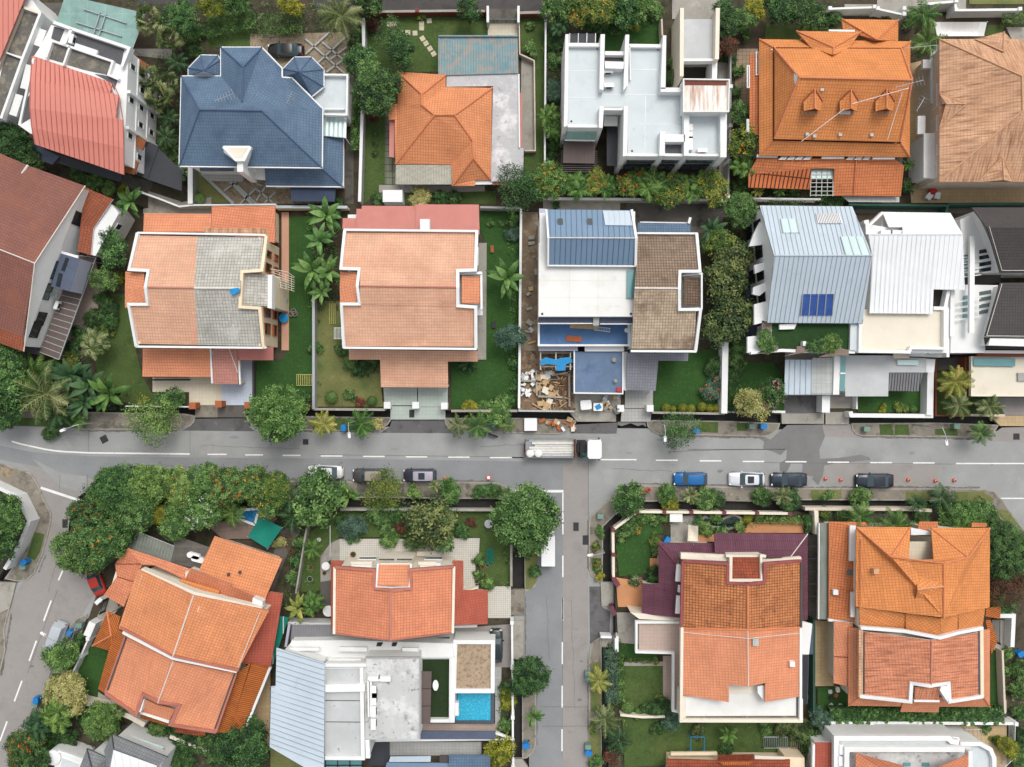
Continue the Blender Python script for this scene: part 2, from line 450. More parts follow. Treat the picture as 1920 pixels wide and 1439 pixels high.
M('flat_cream','#d6cebd',.05,.4,.8,stains=[('#c2b49a',.5,.56,.2,.5,5)])
M('flat_mottled','#63605b',.12,.5,.9,stains=[('#8c8573',.9,.5,.12,.7,7),('#3c3a35',.6,.56,.12,.7,6),('#a19a86',2.2,.6,.08,.6,6)])
M('flat_asphalt','#57575a',.1,.8,.9,grain=.15)
M('flat_patchy','#b9bab8',.06,.4,.85,stains=[('#85847f',.45,.53,.1,.75,9),('#5f5e5b',.9,.6,.05,.7,9),('#d3d4d2',.4,.5,.12,.7,5),('#4b4b49',2.4,.64,.03,.7,6),('#8e8d8a',.25,.58,.1,.6,6)])
M('flat_bleached','#b0afb0',.06,.4,.85,stains=[('#d9d8d6',.35,.5,.12,.8,6),('#7d7a7c',1.1,.6,.07,.6,8),('#c4c3c5',3.,.55,.1,.5,5)])
M('flat_weathered','#b4b6b6',.07,.4,.85,stains=[('#c1c3c3',.3,.5,.12,.7,6),('#75756f',1.2,.62,.06,.7,8)])
M('blue_membrane','#4a6d97',.1,.5,.6,stains=[('#3b5a80',.8,.52,.15,.6,5),('#7d94ad',1.6,.64,.06,.5,6)])
M('blue_membrane_dull','#5d718b',.1,.5,.65,stains=[('#6c8097',.8,.52,.15,.6,5),('#3f5b7e',.35,.58,.1,.6,5)])
M('slate_strip','#50586a',.12,.8,.7)
M('rusty_white','#e3ded5',.04,.4,.7,streak=('#9a5b36',.8,2.2,.22));M('rust_band','#6d3d2f',.15,2,.8)
M('thatch','#a3907a',.15,1,.95,stains=[('#6a5740',2.5,.5,.1,.6,7),('#a48c68',5.,.55,.1,.6,6)],grain=.2)
M('turf','#26401f',.12,2.,.95,grain=.25);M('turf_dark','#26361d',.12,2.,.95,grain=.25)
M('wood_deck','#806f66',.1,1,.8,grid=(3,.16,.012,.5,.08,.5,.01))
M('wood_dark','#3b3632',.15,1,.8,grid=(3,.18,.015,.4,.12,.5,.01))
M('wood_grey','#6f6b64',.15,1,.85,grid=(4,.15,.02,.4,.15,.5,.01))
M('wood_brown','#6d4d38',.15,1,.8,grid=(3,.18,.015,.4,.12,.5,.01))
M('pergola_dark','#4e4745',.1,1,.6,grid=(.5,40,.02,.7,.06,0,.01))
M('canopy_navy','#39445a',.08,.6,.7,grid=(.3,40,.02,.7,.03,0,.01));M('canopy_black','#3a3d42',.1,.6,.6,grid=(.3,40,.02,.7,.03,0,.01))
M('canopy_brown','#625551',.08,.6,.65,grid=(.9,40,.02,.7,.03,0,.01))
M('soil','#4a4236',.2,1,.95,stains=[('#2c3320',.7,.5,.1,.7,6)],grain=.2)
M('asphalt','#929391',.10,.22,.85,stains=[('#747574',.12,.52,.2,.55,6),('#a3a2a0',.3,.55,.15,.5,6),('#6a6866',1.6,.66,.06,.5,6)],grain=.13,bump=.006)
M('asphalt_blue','#828485',.10,.25,.85,stains=[('#8f9194',.2,.52,.2,.5,6),('#63656a',1.4,.64,.08,.5,6)],grain=.13,bump=.006)
M('asphalt_brown','#918d89',.10,.25,.85,stains=[('#736d69',.25,.5,.2,.6,6),('#5d5752',1.0,.64,.08,.5,7)],grain=.13,bump=.006)
M('asphalt_dark','#5f5e5e',.14,.3,.85,stains=[('#3f3e3c',.5,.52,.15,.7,6),('#7b7a78',.9,.58,.1,.5,6)],grain=.15,bump=.006)
M('asphalt_grime','#6b6762',.15,.8,.9,stains=[('#87857f',1.2,.5,.12,.8,7),('#4a463f',1.8,.56,.1,.6,7)],grain=.15)
M('asphalt_wet','#71706e',.1,.5,.55,grain=.1)
M('lane_asphalt','#4a4746',.14,.5,.85,stains=[('#35322f',.7,.52,.15,.6,6)],grain=.15)
M('road_paint','#dfdfdc',.05,1,.7,stains=[('#9a9a98',3.5,.6,.05,.6,6)])
M('kerb','#97938a',.12,1,.9,stains=[('#5b564d',1.2,.52,.15,.6,6)])
M('verge_concrete','#827b70',.12,.5,.9,stains=[('#4f4a41',.6,.5,.14,.75,7),('#a59e90',.9,.56,.1,.5,6),('#4c5335',.45,.57,.08,.6,6)],grain=.12)
M('drain_wall','#4c4a46',.15,.8,.9,stains=[('#25241f',.8,.5,.15,.7,6)])
M('drain_bed','#2d2c29',.15,.8,.6,stains=[('#161614',.8,.5,.15,.7,6)])
M('lawn','#46582d',.16,.35,.95,stains=[('#6a6e3e',.22,.55,.14,.5,6),('#2f4323',.8,.52,.15,.5,7),('#566b35',3.,.52,.12,.4,5)],grain=.3,bump=.02)
M('lawn_lush','#305023',.16,.35,.95,stains=[('#2c4a24',.5,.5,.2,.6,6),('#4b6a33',2.5,.54,.12,.4,5)],grain=.28,bump=.02)
M('lawn_dry','#6f7245',.16,.35,.95,stains=[('#4a5f31',.25,.5,.15,.8,6),('#93875a',.35,.56,.15,.6,6)],grain=.25,bump=.02)
M('concrete','#99958c',.1,.5,.9,stains=[('#6d685e',.6,.54,.15,.6,7),('#b5b1a8',1.1,.58,.1,.5,6)],grain=.08)
M('concrete_dark','#5e5a54',.12,.5,.9,stains=[('#3b3832',.6,.52,.15,.7,7)],grain=.1)
M('stone_mosaic','#8d7f6b',.1,.5,.9,stains=[('#6d5a42',1.8,.52,.06,.7,6),('#a59a89',2.6,.56,.05,.6,6),('#5f5d58',1.1,.6,.06,.6,6)],grain=.2)
M('stone_line','#a5a8a4',.1,1,.9)
M('tile_cream_floor','#cbc2ac',.05,.4,.7,grid=(.45,.45,.015,.8,.03,0,0));M('tile_blue_floor','#b7c0cc',.05,.4,.7,grid=(.4,.4,.02,.85,.04,0,0))
M('tile_mint_floor','#a9b3aa',.05,.4,.7,grid=(.5,.5,.02,.82,.03,0,0));M('tile_tan_floor','#b9a17c',.07,.5,.75,grid=(.5,.5,.02,.75,.05,0,0))
M('tile_pink_floor','#c0937c',.07,.5,.8);M('tile_terra_floor','#c08a62',.08,.5,.85,stains=[('#a06a45',.8,.56,.12,.4,6)])
M('tile_white_floor','#c3bfb4',.06,.5,.8,grid=(.28,.28,.03,.68,.04,0,0));M('tile_grey_floor','#a8a8a4',.06,.5,.8,grid=(.45,.45,.02,.7,.04,0,0))
M('tile_rose_floor','#b19d92',.06,.5,.8,grid=(.45,.45,.02,.85,.03,0,0));M('paver_check','#8f8a86',.08,.5,.85,grid=(.9,.9,.02,.8,.05,.5,0))
M('slab_grid','#7c7f6d',.12,.8,.9,grid=(.85,.85,.06,.4,.1,0,0));M('diamond','#9a8771',.08,.6,.85,grid=(.5,.5,.03,.6,.1,0,0))
M('mud','#7a6b58',.2,.6,.95,stains=[('#a0927e',.7,.5,.1,.8,7),('#4b3f33',.9,.56,.1,.7,7)],grain=.2)
M('debris_brown','#77634f',.25,1,.95,stains=[('#a08c74',1.5,.52,.06,.8,7),('#3a2a1e',1.9,.56,.06,.7,7)],grain=.3)
M('stepping','#bdb49c',.1,1,.9)
M('pool_water','#2fa3c4',.08,.7,.08,spec=.5,stains=[('#63c0d6',4.,.54,.04,.55,4)]);M('pool_water_blue','#1c6d9c',.1,.7,.08,spec=.5)
M('pool_tile','#4b5560',.1,1,.6);M('pond_water','#1b2a2a',.15,.5,.08,spec=.6)
M('blue_plastic','#1f76b8',.06,1,.45);M('green_plastic','#6f8a7e',.06,1,.5);M('teal_cloth','#127363',.08,1,.8)
M('blue_tarp','#1b82b8',.12,2,.5);M('orange_plastic','#d2552b',.08,2,.5);M('red_plastic','#b32a2c',.08,2,.5);M('white_plastic','#e0e0de',.05,2,.5)
M('sack','#dcdcd8',.08,3,.8);M('bamboo','#b3b06a',.12,2,.7);M('plank','#b59a73',.15,2,.8);M('pole_wood','#8d8274',.15,2,.85)
M('clay_pot','#9a5a3d',.12,3,.85);M('grey_pot','#8f8b84',.12,3,.85);M('bark','#5b4c3d',.2,3,.95);M('palm_bark','#857a6a',.2,3,.95)
M('tyre','#17181a',.1,2,.8);M('rim','#8d9195',.05,2,.35,.7);M('lamp_glass','#e6e6e2',.02,1,.3);M('tail_red','#8c1f1f',.05,1,.25);M('chrome','#b9bcc0',.03,1,.2,.8)
M('cover_cloth','#b9bfc4',.06,1.5,.7);M('steel','#8f9499',.05,1,.4,.6);M('load_board','#cfcdc6',.12,1.5,.7,stains=[('#7c7a74',1.5,.56,.1,.5,6)])
def paint(name,col,metal=.2):return M(name,col,.03,1,.25,metal,spec=.6)
F('fol_dark','#1b3017','#36532a','#638748');F('fol_mid','#213a19','#456834','#7fa05a');F('fol_bright','#2c491d','#57793a','#8dab60')
F('fol_yellow','#414c16','#7d8429','#b3a83e');F('fol_pale','#6b6b38','#a39f60','#c4bf85');F('fol_croton','#2c451c','#557032','#93963f')
F('fol_orange','#20381a','#3b5a28','#5b7836');F('fol_blue','#2b463a','#4d6a52','#6d8a70');F('fol_red','#3f2a22','#5a3a2e','#7d4a35')
F('frond','#1f3a17','#426329','#6f8d45');F('frond_yellow','#4a5522','#7f8a3f','#b2a860');F('frond_dark','#152b17','#2c4a2a','#4d6b41');F('frond_olive','#2b3a1e','#58693a','#95986a')
F('banana_leaf','#24451f','#44692f','#7a9a5a');F('blossom_orange','#b04a12','#d0641b','#dd8a2c');F('blossom_yellow','#b88a1c','#c99f2c','#d8b54c');F('blossom_white','#c9c9c0','#dcdcd6','#e8e8e4');F('blossom_pink','#a8475a','#c9707f','#d99aa0')
F('fol_olive','#20301a','#44592f','#838a52')
g=MATS
b=MB();b.face([(-450,-450,BED),(450,-450,BED),(450,450,BED),(-450,450,BED)])
tag(b.build('ground','drain_bed'),kind='structure')
YG=[[(-300,-700),(2220,-700),(2220,787),(1920,784),(1757,781),(1370,777),(970,771),(590,769),(345,762),(150,757),(-80,752),(-300,690)],[(962,957),(962,1700),(-90,1700),(30,1440),(70,1345),(90,1292),(131,1268),(150,1230),(160,1176),(177,1127),(190,1090),(142,1050),(126,1036),(128,1000),(150,962),(200,950),(655,953)],[(1196,960),(1530,960),(1535,953),(1850,953),(1862,957),(1912,1012),(2420,1560),(2420,1800),(1141,1800),(1141,1205),(1150,1200),(1150,992)],[(-300,800),(0,916),(30,931),(54,977),(36,1022),(8,1066),(-30,1130),(-300,1500)],]
for p in YG:block('yard',p,YARD,BED,'soil','drain_wall')
road=[(-400,690),(-100,772),(150,796),(600,800),(1100,803),(1500,806),(1800,808),(2400,812),(2400,1500),(1985,1078),(1895,985),(1845,930),(1530,926),(1210,921),(1160,935),(1120,962),(1115,985),(1115,1080),(1125,1095),(1151,1095),(1151,1200),(1116,1215),(1116,1700),(990,1700),(992,1430),(990,1242),(963,1236),(963,1106),(995,1105),(995,1025),(985,1018),(975,945),(955,920),(930,915),(600,912),(180,905),(150,930),(130,975),(124,1040),(190,1092),(178,1130),(165,1160),(140,1180),(108,1262),(70,1352),(20,1460),(-80,1700),(-400,1700),(-20,1230),(5,1180),(14,1141),(0,1100),(30,1095),(60,1075),(88,980),(78,940),(55,895),(0,880),(-100,850),(-400,790)]
block('road',road,0,BED,'asphalt','drain_wall')
def z(k):return.004*k
for nm,px,m,k in[('asphalt_patch',[(-300,775),(0,836),(60,848),(170,856),(360,858),(700,861),(1056,867),(1056,918),(930,914),(600,910),(300,900),(180,900),(110,884),(0,862),(-300,790)],'asphalt_blue',1),('asphalt_patch',[(986,920),(1056,920),(1054,1700),(991,1700),(993,1240),(983,1236),(983,1112),(1004,1100),(1006,1028),(986,1018)],'asphalt_blue',1),('asphalt_patch',[(1056,867),(1103,869),(1103,1000),(1103,1700),(1055,1700)],'asphalt_brown',1),('asphalt_patch',[(110,884),(180,900),(150,930),(130,975),(124,1040),(190,1092),(140,1180),(70,1352),(-80,1690),(-250,1690),(40,1095),(62,1075),(90,978),(80,936),(56,882),(40,871)],'asphalt_brown',2),('asphalt_patch',[(60,860),(115,888),(162,893),(160,925),(112,912)],'asphalt',3),('asphalt_patch',[(1548,870),(1760,872),(1760,912),(1548,911)],'asphalt_brown',1),]:sheet(nm,px,m and g[m],None)if False else sheet(nm,px,z(k),g[m])
sheet('wet_patch',B4.p('275 62 510 60 528 140 490 230 495 290 620 285 770 262 825 280 838 298 620 318 525 335 515 400 482 470 440 425 452 410 375 395 378 322 300 322 272 378 225 376 222 322 268 290 272 220 230 265 175 240 110 220 118 175 75 145 110 140 160 160'),z(5),'asphalt_wet')
sheet('wet_patch',B3.p('715 40 900 45 905 75 880 60 850 70 800 50 740 70 715 62'),z(3),'asphalt_wet')
sheet('wet_patch',B3.p('425 60 715 45 705 120 640 122 400 118'),z(3),'asphalt_dark')
sheet('driveway',B2.p('915 30 1280 30 1300 90 1330 118 840 115 905 70'),z(2),'asphalt_dark')
sheet('driveway',B1.p('1310 20 1660 15 1690 80 1720 105 1230 100 1290 70'),z(2),'asphalt_dark')
sheet('driveway',L3.p('535 0 615 0 620 140 680 175 675 330 610 345 540 400'),z(3),'asphalt_dark')
sheet('driveway',L3.p('85 120 160 120 165 420 80 500'),z(3),'asphalt_blue')
sheet('driveway',B4.p('330 62 700 55 715 110 770 145 180 140'),z(2),'asphalt_brown')
sheet('driveway',B4.p('1720 80 1900 75 1900 180 1600 170'),z(2),'asphalt_brown')
def line(pts,w=.14,nm='lane_marking'):
 b=MB();P=[W(x,y,0)for x,y in pts]
 Lq,Rq=[],[]
 for i,p in enumerate(P):
  d=(P[min(i+1,len(P)-1)]-P[max(0,i-1)]).normalized();q=Vector((-d.y,d.x,0))*w/2
  Lq.append(p+q+Vector((0,0,z(7))));Rq.append(p-q+Vector((0,0,z(7))))
 for i in range(len(P)-1):b.face([Rq[i],Rq[i+1],Lq[i+1],Lq[i]])
 tag(b.build(nm,'road_paint'),kind='structure')
line(B1.p('80 172 140 190 200 203 300 225 370 236 450 243 600 250 1280 258'),.2)
for t,y,xs in[(B1,260,((1400,1530),)),(B1,264,((1655,1775),)),(B2,267,((180,300),)),(B2,271,((437,583),)),(B2,274,((723,868),)),(B2,277,((1010,1155),)),(B2,279,((1297,1440),)),(B2,282,((1578,1805),)),(B3,283,((0,78),)),(B3,296,((600,840),)),(B3,300,((970,1118),)),(B3,304,((1265,1412),)),(B4,308,((-27,117),)),(B4,310,((260,403),)),(B4,313,((545,690),)),(B4,316,((833,980),)),(B4,318,((1122,1267),)),(B4,322,((1412,2300),)),(B4,557,((1705,2300),))]:
 for a,c in xs:line([t(a,y),t(c,y)],.17)
line(B1.p('275 485 595 590'),.34,'stop_line');line(B3.p('20 509 347 509'),.32,'stop_line');line(B3.p('343 519 343 800'),.17)
for a,c in((943,1088),(1230,1380)):line(B3.p(f'343 {a} 343 {c}'),.17)
for x,a,c in((350,80,232),(348,385,537),(347,686,838),(346,987,1140)):line(L3.p(f'{x} {a} {x} {c}'),.17)
line(B1.p('437 1012 395 1110'),.2)
for q in('355 97 303 238','253 375 203 515','153 652 100 795','50 933 0 1070'):line(L1.p(q),.2)
def seam(pts,w=.05):
 b=MB();P=[W(x,y,z(6))for x,y in pts]
 for i in range(len(P)-1):
  d=(P[i+1]-P[i]).normalized();q=Vector((-d.y,d.x,0))*w/2
  b.face([P[i]-q,P[i+1]-q,P[i+1]+q,P[i]+q])
 tag(b.build('tar_seam','asphalt_dark'),kind='structure')
seam([(1103,864),(1103,1070)]);seam([(1055,1120),(1054,1420)],.04);seam(B3.p('1050 245 1200 236 1500 228 1850 226'),.06);seam(B4.p('-400 226 270 226'),.06)
seam(B2.p('420 262 1400 274 1800 278'),.04);seam(L3.p('200 833 540 835'));seam(L3.p('205 967 540 967'));seam(B4.p('120 316 1400 326'),.04);seam(L1.p('400 20 190 600'),.05);seam(B1.p('595 90 597 245'),.04);seam(B1.p('1282 100 1282 250'),.04);seam(B1.p('405 395 400 520'),.04);seam(B1.p('590 395 590 560'),.04)
VG=[[(-300,715),(-90,765),(150,773),(345,776),(366,780),(364,792),(357,799),(345,804),(335,806),(150,806),(-60,790),(-300,730)],[(461,780),(464,790),(470,797),(478,803),(490,806),(705,808),(717,804),(727,797),(733,788),(733,783),(590,781)],[(833,784),(835,795),(841,804),(852,809),(1048,815),(1062,810),(1074,802),(1080,793),(1080,788),(975,784)],[(1212,790),(1214,800),(1222,809),(1236,815),(1435,819),(1450,814),(1460,804),(1463,794),(1370,790),(1225,788)],[(1596,794),(1598,806),(1604,814),(1614,818),(1842,821),(1858,814),(1868,806),(1873,797),(1760,793)],[(180,894),(600,903),(655,904),(930,905),(948,911),(962,924),(970,944),(962,946),(955,940),(930,936),(655,934),(180,928),(165,915)],[(983,1020),(1002,1026),(1006,1036),(1007,1082),(1003,1096),(994,1105),(984,1109)],[(979,1237),(995,1239),(1003,1250),(1005,1270),(1005,1396),(999,1412),(988,1422),(979,1424)],[(164,1152),(148,1158),(132,1172),(100,1258),(81,1298),(60,1352),(16,1450),(-60,1640),(-40,1640),(30,1432),(64,1345),(84,1290),(126,1263),(144,1228),(156,1178)],[(1182,909),(1150,930),(1120,955),(1106,970),(1104,985),(1104,1065),(1107,1079),(1117,1090),(1130,1095),(1131,988),(1154,965),(1210,941),(1530,938),(1838,940),(1888,985),(1980,1086),(2005,1084),(1908,978),(1880,938),(1863,921),(1845,917),(1530,916),(1210,911)],[(1127,1194),(1113,1203),(1107,1216),(1104,1240),(1104,1640),(1128,1640),(1128,1210)],[(-200,800),(0,870),(30,877),(58,888),(72,910),(82,936),(96,963),(95,982),(80,1040),(65,1075),(52,1087),(33,1091),(8,1086),(20,1069),(46,1031),(67,975),(39,922),(0,902),(-200,830)],[(-20,1096),(28,1094),(18,1141),(8,1180),(10,1220),(0,1262),(-100,1500),(-160,1500),(-60,1180)],]
for p in VG:
 block('verge',p,VERGE,BED,'verge_concrete','kerb')
 P=ccw([W(x,y,VERGE)for x,y in p]);b=MB();b.band(offset(P,.07),.15,VERGE-.1,VERGE+.012,True)
 tag(b.build('kerb','kerb'),kind='structure')
for px,m in[([(366,756),(408,756),(408,783),(366,783)],'verge_concrete'),([(408,756),(461,756),(461,783),(408,783)],'concrete_dark'),([(732,762),(835,762),(835,787),(732,787)],'tile_mint_floor'),([(1060,765),(1155,767),(1155,791),(1082,791)],'concrete'),([(1166,767),(1222,767),(1220,791),(1164,791)],'tile_grey_floor'),([(1465,772),(1545,773),(1545,795),(1466,795)],'concrete'),([(1548,773),(1592,773),(1592,796),(1548,796)],'concrete'),([(1855,778),(1990,778),(1990,800),(1875,799)],'tile_tan_floor'),([(958,1106),(983,1106),(983,1154),(958,1154)],'verge_concrete'),([(958,1164),(982,1164),(980,1236),(958,1236)],'concrete'),([(1126,1092),(1154,1092),(1154,1137),(1128,1137)],'concrete'),([(1128,1194),(1154,1190),(1154,1214),(1128,1214)],'concrete'),([(-60,1090),(30,1093),(18,1141),(-60,1180)],'concrete'),([(958,1424),(979,1424),(990,1439),(990,1560),(958,1560)],'concrete')]:
 block('driveway',px,YARD+.004,-.3,g[m],'kerb')
for t,q,m in[(B4,'895 58 980 55 990 130 900 128','lawn'),(B4,'1000 60 1090 60 1100 128 1000 128','lawn'),(B4,'1270 90 1420 85 1425 135 1270 128','lawn'),(B3,'1255 40 1390 42 1390 115 1258 110','lawn'),(B3,'1515 50 1590 48 1588 100 1518 102','lawn'),(B4,'430 500 640 500 640 560 440 570','lawn_dry'),(B4,'1070 510 1230 510 1240 570 1075 572','lawn_dry'),(B4,'1400 515 1590 510 1670 560 1640 600 1400 575','lawn_dry'),(B4,'1700 630 1760 640 1830 730 1760 730 1690 660','lawn_dry'),(B3,'90 860 170 850 170 1000 165 1120 130 1170 90 1170','lawn_dry'),(B3,'535 960 600 960 608 1085 580 1090 540 1040','lawn'),(L3,'550 530 615 520 615 870 545 865','lawn_dry'),(L3,'535 1000 615 1010 620 1400 530 1400','lawn_dry'),(B1,'235 785 300 800 270 920 235 975 180 950','lawn'),(L1,'360 600 480 600 300 900 280 840','lawn'),(L1,'240 900 290 860 120 1252 60 1252','lawn'),(B1,'0 340 95 365 70 425 0 395','stone_mosaic'),(B2,'680 450 1000 455 1000 540 680 540','concrete_dark'),(B3,'860 490 1620 500 1620 580 900 560','verge_concrete'),(M2,'440 1330 850 1330 860 1380 800 1400 460 1395','lawn'),(M1,'0 1325 500 1330 500 1385 0 1370','lawn')]:
 P=t.p(q);sheet('verge_plot',P,VERGE+.02,g[m])
k0=[0]
GR=[(T1,'1400 90 1700 60 1700 320 1390 320','lawn'),(T1,'930 -40 1430 -40 1430 30 930 30','lane_asphalt'),(T1,'160 20 420 20 420 200 160 160','concrete_dark'),(T1,'880 330 1160 330 1160 560 1000 560 870 420','concrete'),(T1,'1280 1120 1420 1160 1550 1370 1290 1370','lawn_dry'),(T1,'820 1170 1040 1230 1000 1310 820 1250','concrete_dark'),(T1,'1000 1290 1280 1380 1280 1470 1000 1400','concrete'),(T1,'700 350 1290 420 1290 1290 1080 1290 900 1100','soil'),(T2,'-40 230 620 215 625 600 -40 500','stone_mosaic'),(T2,'610 500 650 500 650 1360 590 1360','concrete_dark'),(T1,'1430 1150 2250 1140 2250 1375 1560 1375 1380 1170','stone_mosaic'),(T2,'730 100 1540 120 1540 240 1215 245 1215 480 945 480 885 705 860 1240 710 1370 720 700','lawn'),(T2,'1545 160 1745 160 1745 240 1545 240','tile_cream_floor'),(T2,'1765 110 1920 90 1940 1300 1790 1290 1790 1010 1860 1000 1855 400 1770 340','lawn'),(T2,'1770 360 1850 420 1860 1000 1790 1005 1760 985','concrete'),(T2,'860 730 885 730 925 1050 930 1260 860 1260','slab_grid'),(T2,'820 1235 1525 1240 1525 1285 820 1285','concrete'),(T2,'990 1290 1600 1275 1600 1360 990 1360','lawn'),(T2,'300 -200 1930 -200 1930 72 740 68 690 100 400 70','lane_asphalt'),(T2,'1540 60 1745 60 1745 125 1545 125','concrete_dark'),(T3,'60 100 230 100 225 1110 90 1120 155 1010 150 410 60 330','lawn'),(T3,'620 120 1010 130 1010 560 600 560 560 300','lawn_lush'),(T3,'1080 -60 1400 -60 1400 130 1080 130','concrete'),(T3,'1390 420 1470 420 1470 1330 1400 1330','concrete'),(T3,'1520 330 1660 330 1660 760 1490 760','diamond'),(T3,'230 330 370 330 360 1150 230 1150','soil'),(T3,'210 1340 730 1340 730 1430 210 1430','concrete'),(T3,'770 1370 1440 1360 1440 1470 770 1470','concrete_dark'),(T4,'130 160 650 190 640 280 120 280','lawn'),(T4,'660 30 850 30 850 110 660 110','concrete'),(T4,'880 -50 1480 -50 1480 80 880 80','concrete'),(T4,'1500 -40 1880 -40 1880 30 1500 30','lawn_dry'),(T4,'1100 430 1310 380 1310 1290 1100 1290','tile_tan_floor'),(T4,'1100 1230 1900 1230 1900 1370 1110 1370','tile_tan_floor'),(T4,'1630 170 1730 170 1730 240 1600 240','lawn'),(T4,'1750 185 1900 185 1900 270 1790 270','concrete'),(T4,'730 1390 1900 1380 1900 1440 730 1440','concrete_dark'),(M1,'600 600 740 600 790 900 840 1090 890 1180 1090 1200 1090 1250 600 1230 560 1000','lawn'),(M1,'440 370 560 390 600 600 480 980 340 985','tile_rose_floor'),(M1,'895 1090 1110 1090 1110 1175 895 1175','tile_cream_floor'),(M1,'1110 1085 1300 1085 1300 1252 1110 1252','tile_cream_floor'),(M1,'1300 990 1480 990 1480 1252 1300 1252','tile_blue_floor'),(M2,'275 120 318 120 318 930 275 930','tile_pink_floor'),(M2,'318 150 470 140 460 1230 115 1240 115 990 270 990 318 930','lawn_lush'),(M2,'475 640 620 640 670 1000 850 1000 860 1150 870 1260 475 1260','lawn_dry'),(M2,'872 1148 1070 1148 1070 1252 880 1252','tile_mint_floor'),(M2,'1075 1148 1250 1148 1250 1260 1075 1260','tile_mint_floor'),(M2,'1400 120 1670 120 1670 1260 1270 1280 1270 1000 1470 990 1470 300','lawn_lush'),(M2,'1430 300 1478 300 1475 985 1425 985','concrete'),(M1,'840 100 1240 30 1240 130 840 130','concrete'),(M3,'115 120 215 120 215 990 115 990','mud'),(M3,'110 930 430 940 430 1285 110 1285','debris_brown'),(M3,'430 1180 700 1180 700 1290 430 1290','concrete'),(M3,'725 1160 890 1160 890 1270 725 1270','tile_grey_floor'),(M3,'900 990 1300 800 1300 1285 895 1285','lawn_lush'),(M3,'1330 880 1420 880 1420 1290 1330 1290','lawn'),(M3,'745 100 1300 80 1300 240 800 240','concrete_dark'),(M3,'1120 240 1500 240 1500 880 1120 940','soil'),(M4,'85 1000 280 1000 340 1080 345 1290 20 1290 20 1200','lawn_lush'),(M4,'345 1190 570 1195 570 1297 345 1297','asphalt_dark'),(M4,'615 1200 770 1200 770 1270 615 1270','concrete'),(M4,'778 1060 1178 1060 1178 1292 778 1292','lawn_lush'),(M4,'1240 980 1420 980 1420 1310 1240 1310','lawn'),(M4,'1420 1200 1800 1200 1700 1310 1420 1310','lawn'),(M4,'1590 1205 1900 1205 1900 1310 1640 1310','paver_check'),(M4,'350 940 780 950 780 1200 350 1195','concrete'),(M4,'130 370 200 370 180 950 110 950','slate_strip'),(B1,'760 1130 640 1390 700 1439 800 1300','concrete'),(B2,'570 640 1640 630 1720 840 1725 1145 1510 1145 1510 820 560 820 430 1180 300 1190 340 800','lawn'),(B2,'565 830 1060 830 1060 990 565 990','tile_white_floor'),(B2,'1060 825 1510 825 1505 930 1480 960 1480 1145 1390 1180 1390 980 1060 980','tile_white_floor'),(B2,'1565 1150 1720 1150 1720 1365 1565 1365','tile_white_floor'),(B2,'435 950 500 860 565 830 565 980 510 980 505 1110 435 1120','concrete'),(B2,'435 1120 505 1110 505 1300 435 1300','concrete_dark'),(B2,'160 780 290 720 300 780 200 960 110 1200 60 1130','concrete_dark'),(L1,'560 480 640 400 770 450 680 720 830 830 950 900 620 800 530 600','lawn_lush'),(L1,'680 730 840 830 830 850 675 780','concrete'),(L1,'1550 900 1860 560 1870 940 1700 1080 1420 1020','tile_rose_floor'),(L1,'620 960 1000 960 1180 1060 840 1080','concrete_dark'),(L2,'1375 290 1770 260 1770 560 1655 560 1640 400 1375 400','paver_check'),(L2,'1655 560 1700 560 1690 1000 1655 1000','tile_grey_floor'),(L2,'1130 950 1690 950 1690 1010 1130 1010','tile_rose_floor'),(L2,'925 1075 1560 1075 1560 1170 925 1170','tile_grey_floor'),(L2,'0 560 100 560 95 1100 0 1252','tile_tan_floor'),(L2,'100 1120 470 1252 100 1300','lawn_dry'),(B3,'700 860 810 780 900 710 1000 690 1020 790 940 810 930 1060 720 1085','lawn_lush'),(B3,'1070 680 1250 670 1250 850 1070 850','concrete'),(B3,'1260 800 1370 800 1370 850 1260 850','tile_terra_floor'),(B3,'1560 760 1900 700 1900 790 1560 790','tile_terra_floor'),(B4,'0 720 385 710 385 790 0 790','tile_terra_floor'),(B3,'700 1090 880 1120 880 1290 715 1290','tile_terra_floor'),(B3,'930 960 990 960 990 1040 930 1040','tile_terra_floor'),(L3,'725 180 860 180 870 400 735 390','concrete'),(L3,'740 400 1010 400 1010 520 740 490','lawn_lush'),(L3,'775 520 1070 520 1070 550 775 550','concrete'),(L3,'760 550 1045 550 1045 800 1080 800 1080 900 760 890','lawn'),(L3,'1045 480 1110 480 1110 800 1045 800','tile_rose_floor'),(L3,'760 900 1920 940 1920 1190 780 1252','lawn'),(L4,'0 940 540 940 520 1100 400 1160 0 1160','lawn'),(B4,'415 800 490 800 490 1400 415 1390','concrete_dark'),(L4,'475 235 605 240 605 690 475 690','tile_tan_floor'),(L4,'490 700 710 690 710 830 1680 830 1690 440 1770 450 1750 870 490 870','lawn_lush'),(L4,'1740 785 1800 785 1800 870 1740 870','concrete'),(L4,'530 950 1800 960 1800 1252 530 1252','tile_tan_floor'),(L4,'1700 230 1840 230 1840 420 1700 440','concrete'),(B4,'480 640 1640 640 1640 720 480 720','concrete_dark'),]
for i,(t,q,m)in enumerate(GR):
 nm='lawn' if m.startswith('lawn')else 'driveway' if m in('asphalt_dark','lane_asphalt')else 'planting_bed' if m=='soil' else 'paving'
 sheet(nm,t.p(q),YARD+.006+.0025*i,g[m])
def strips(t,quads,zz,w=.22):
 b=MB()
 for a,c in quads:
  A,Bq=W(*t(*a),zz),W(*t(*c),zz);d=(Bq-A).normalized();q=Vector((-d.y,d.x,0))*w/2
  b.face([A-q,Bq-q,Bq+q,A+q])
 tag(b.build('paving_strip','stone_line'),kind='structure')
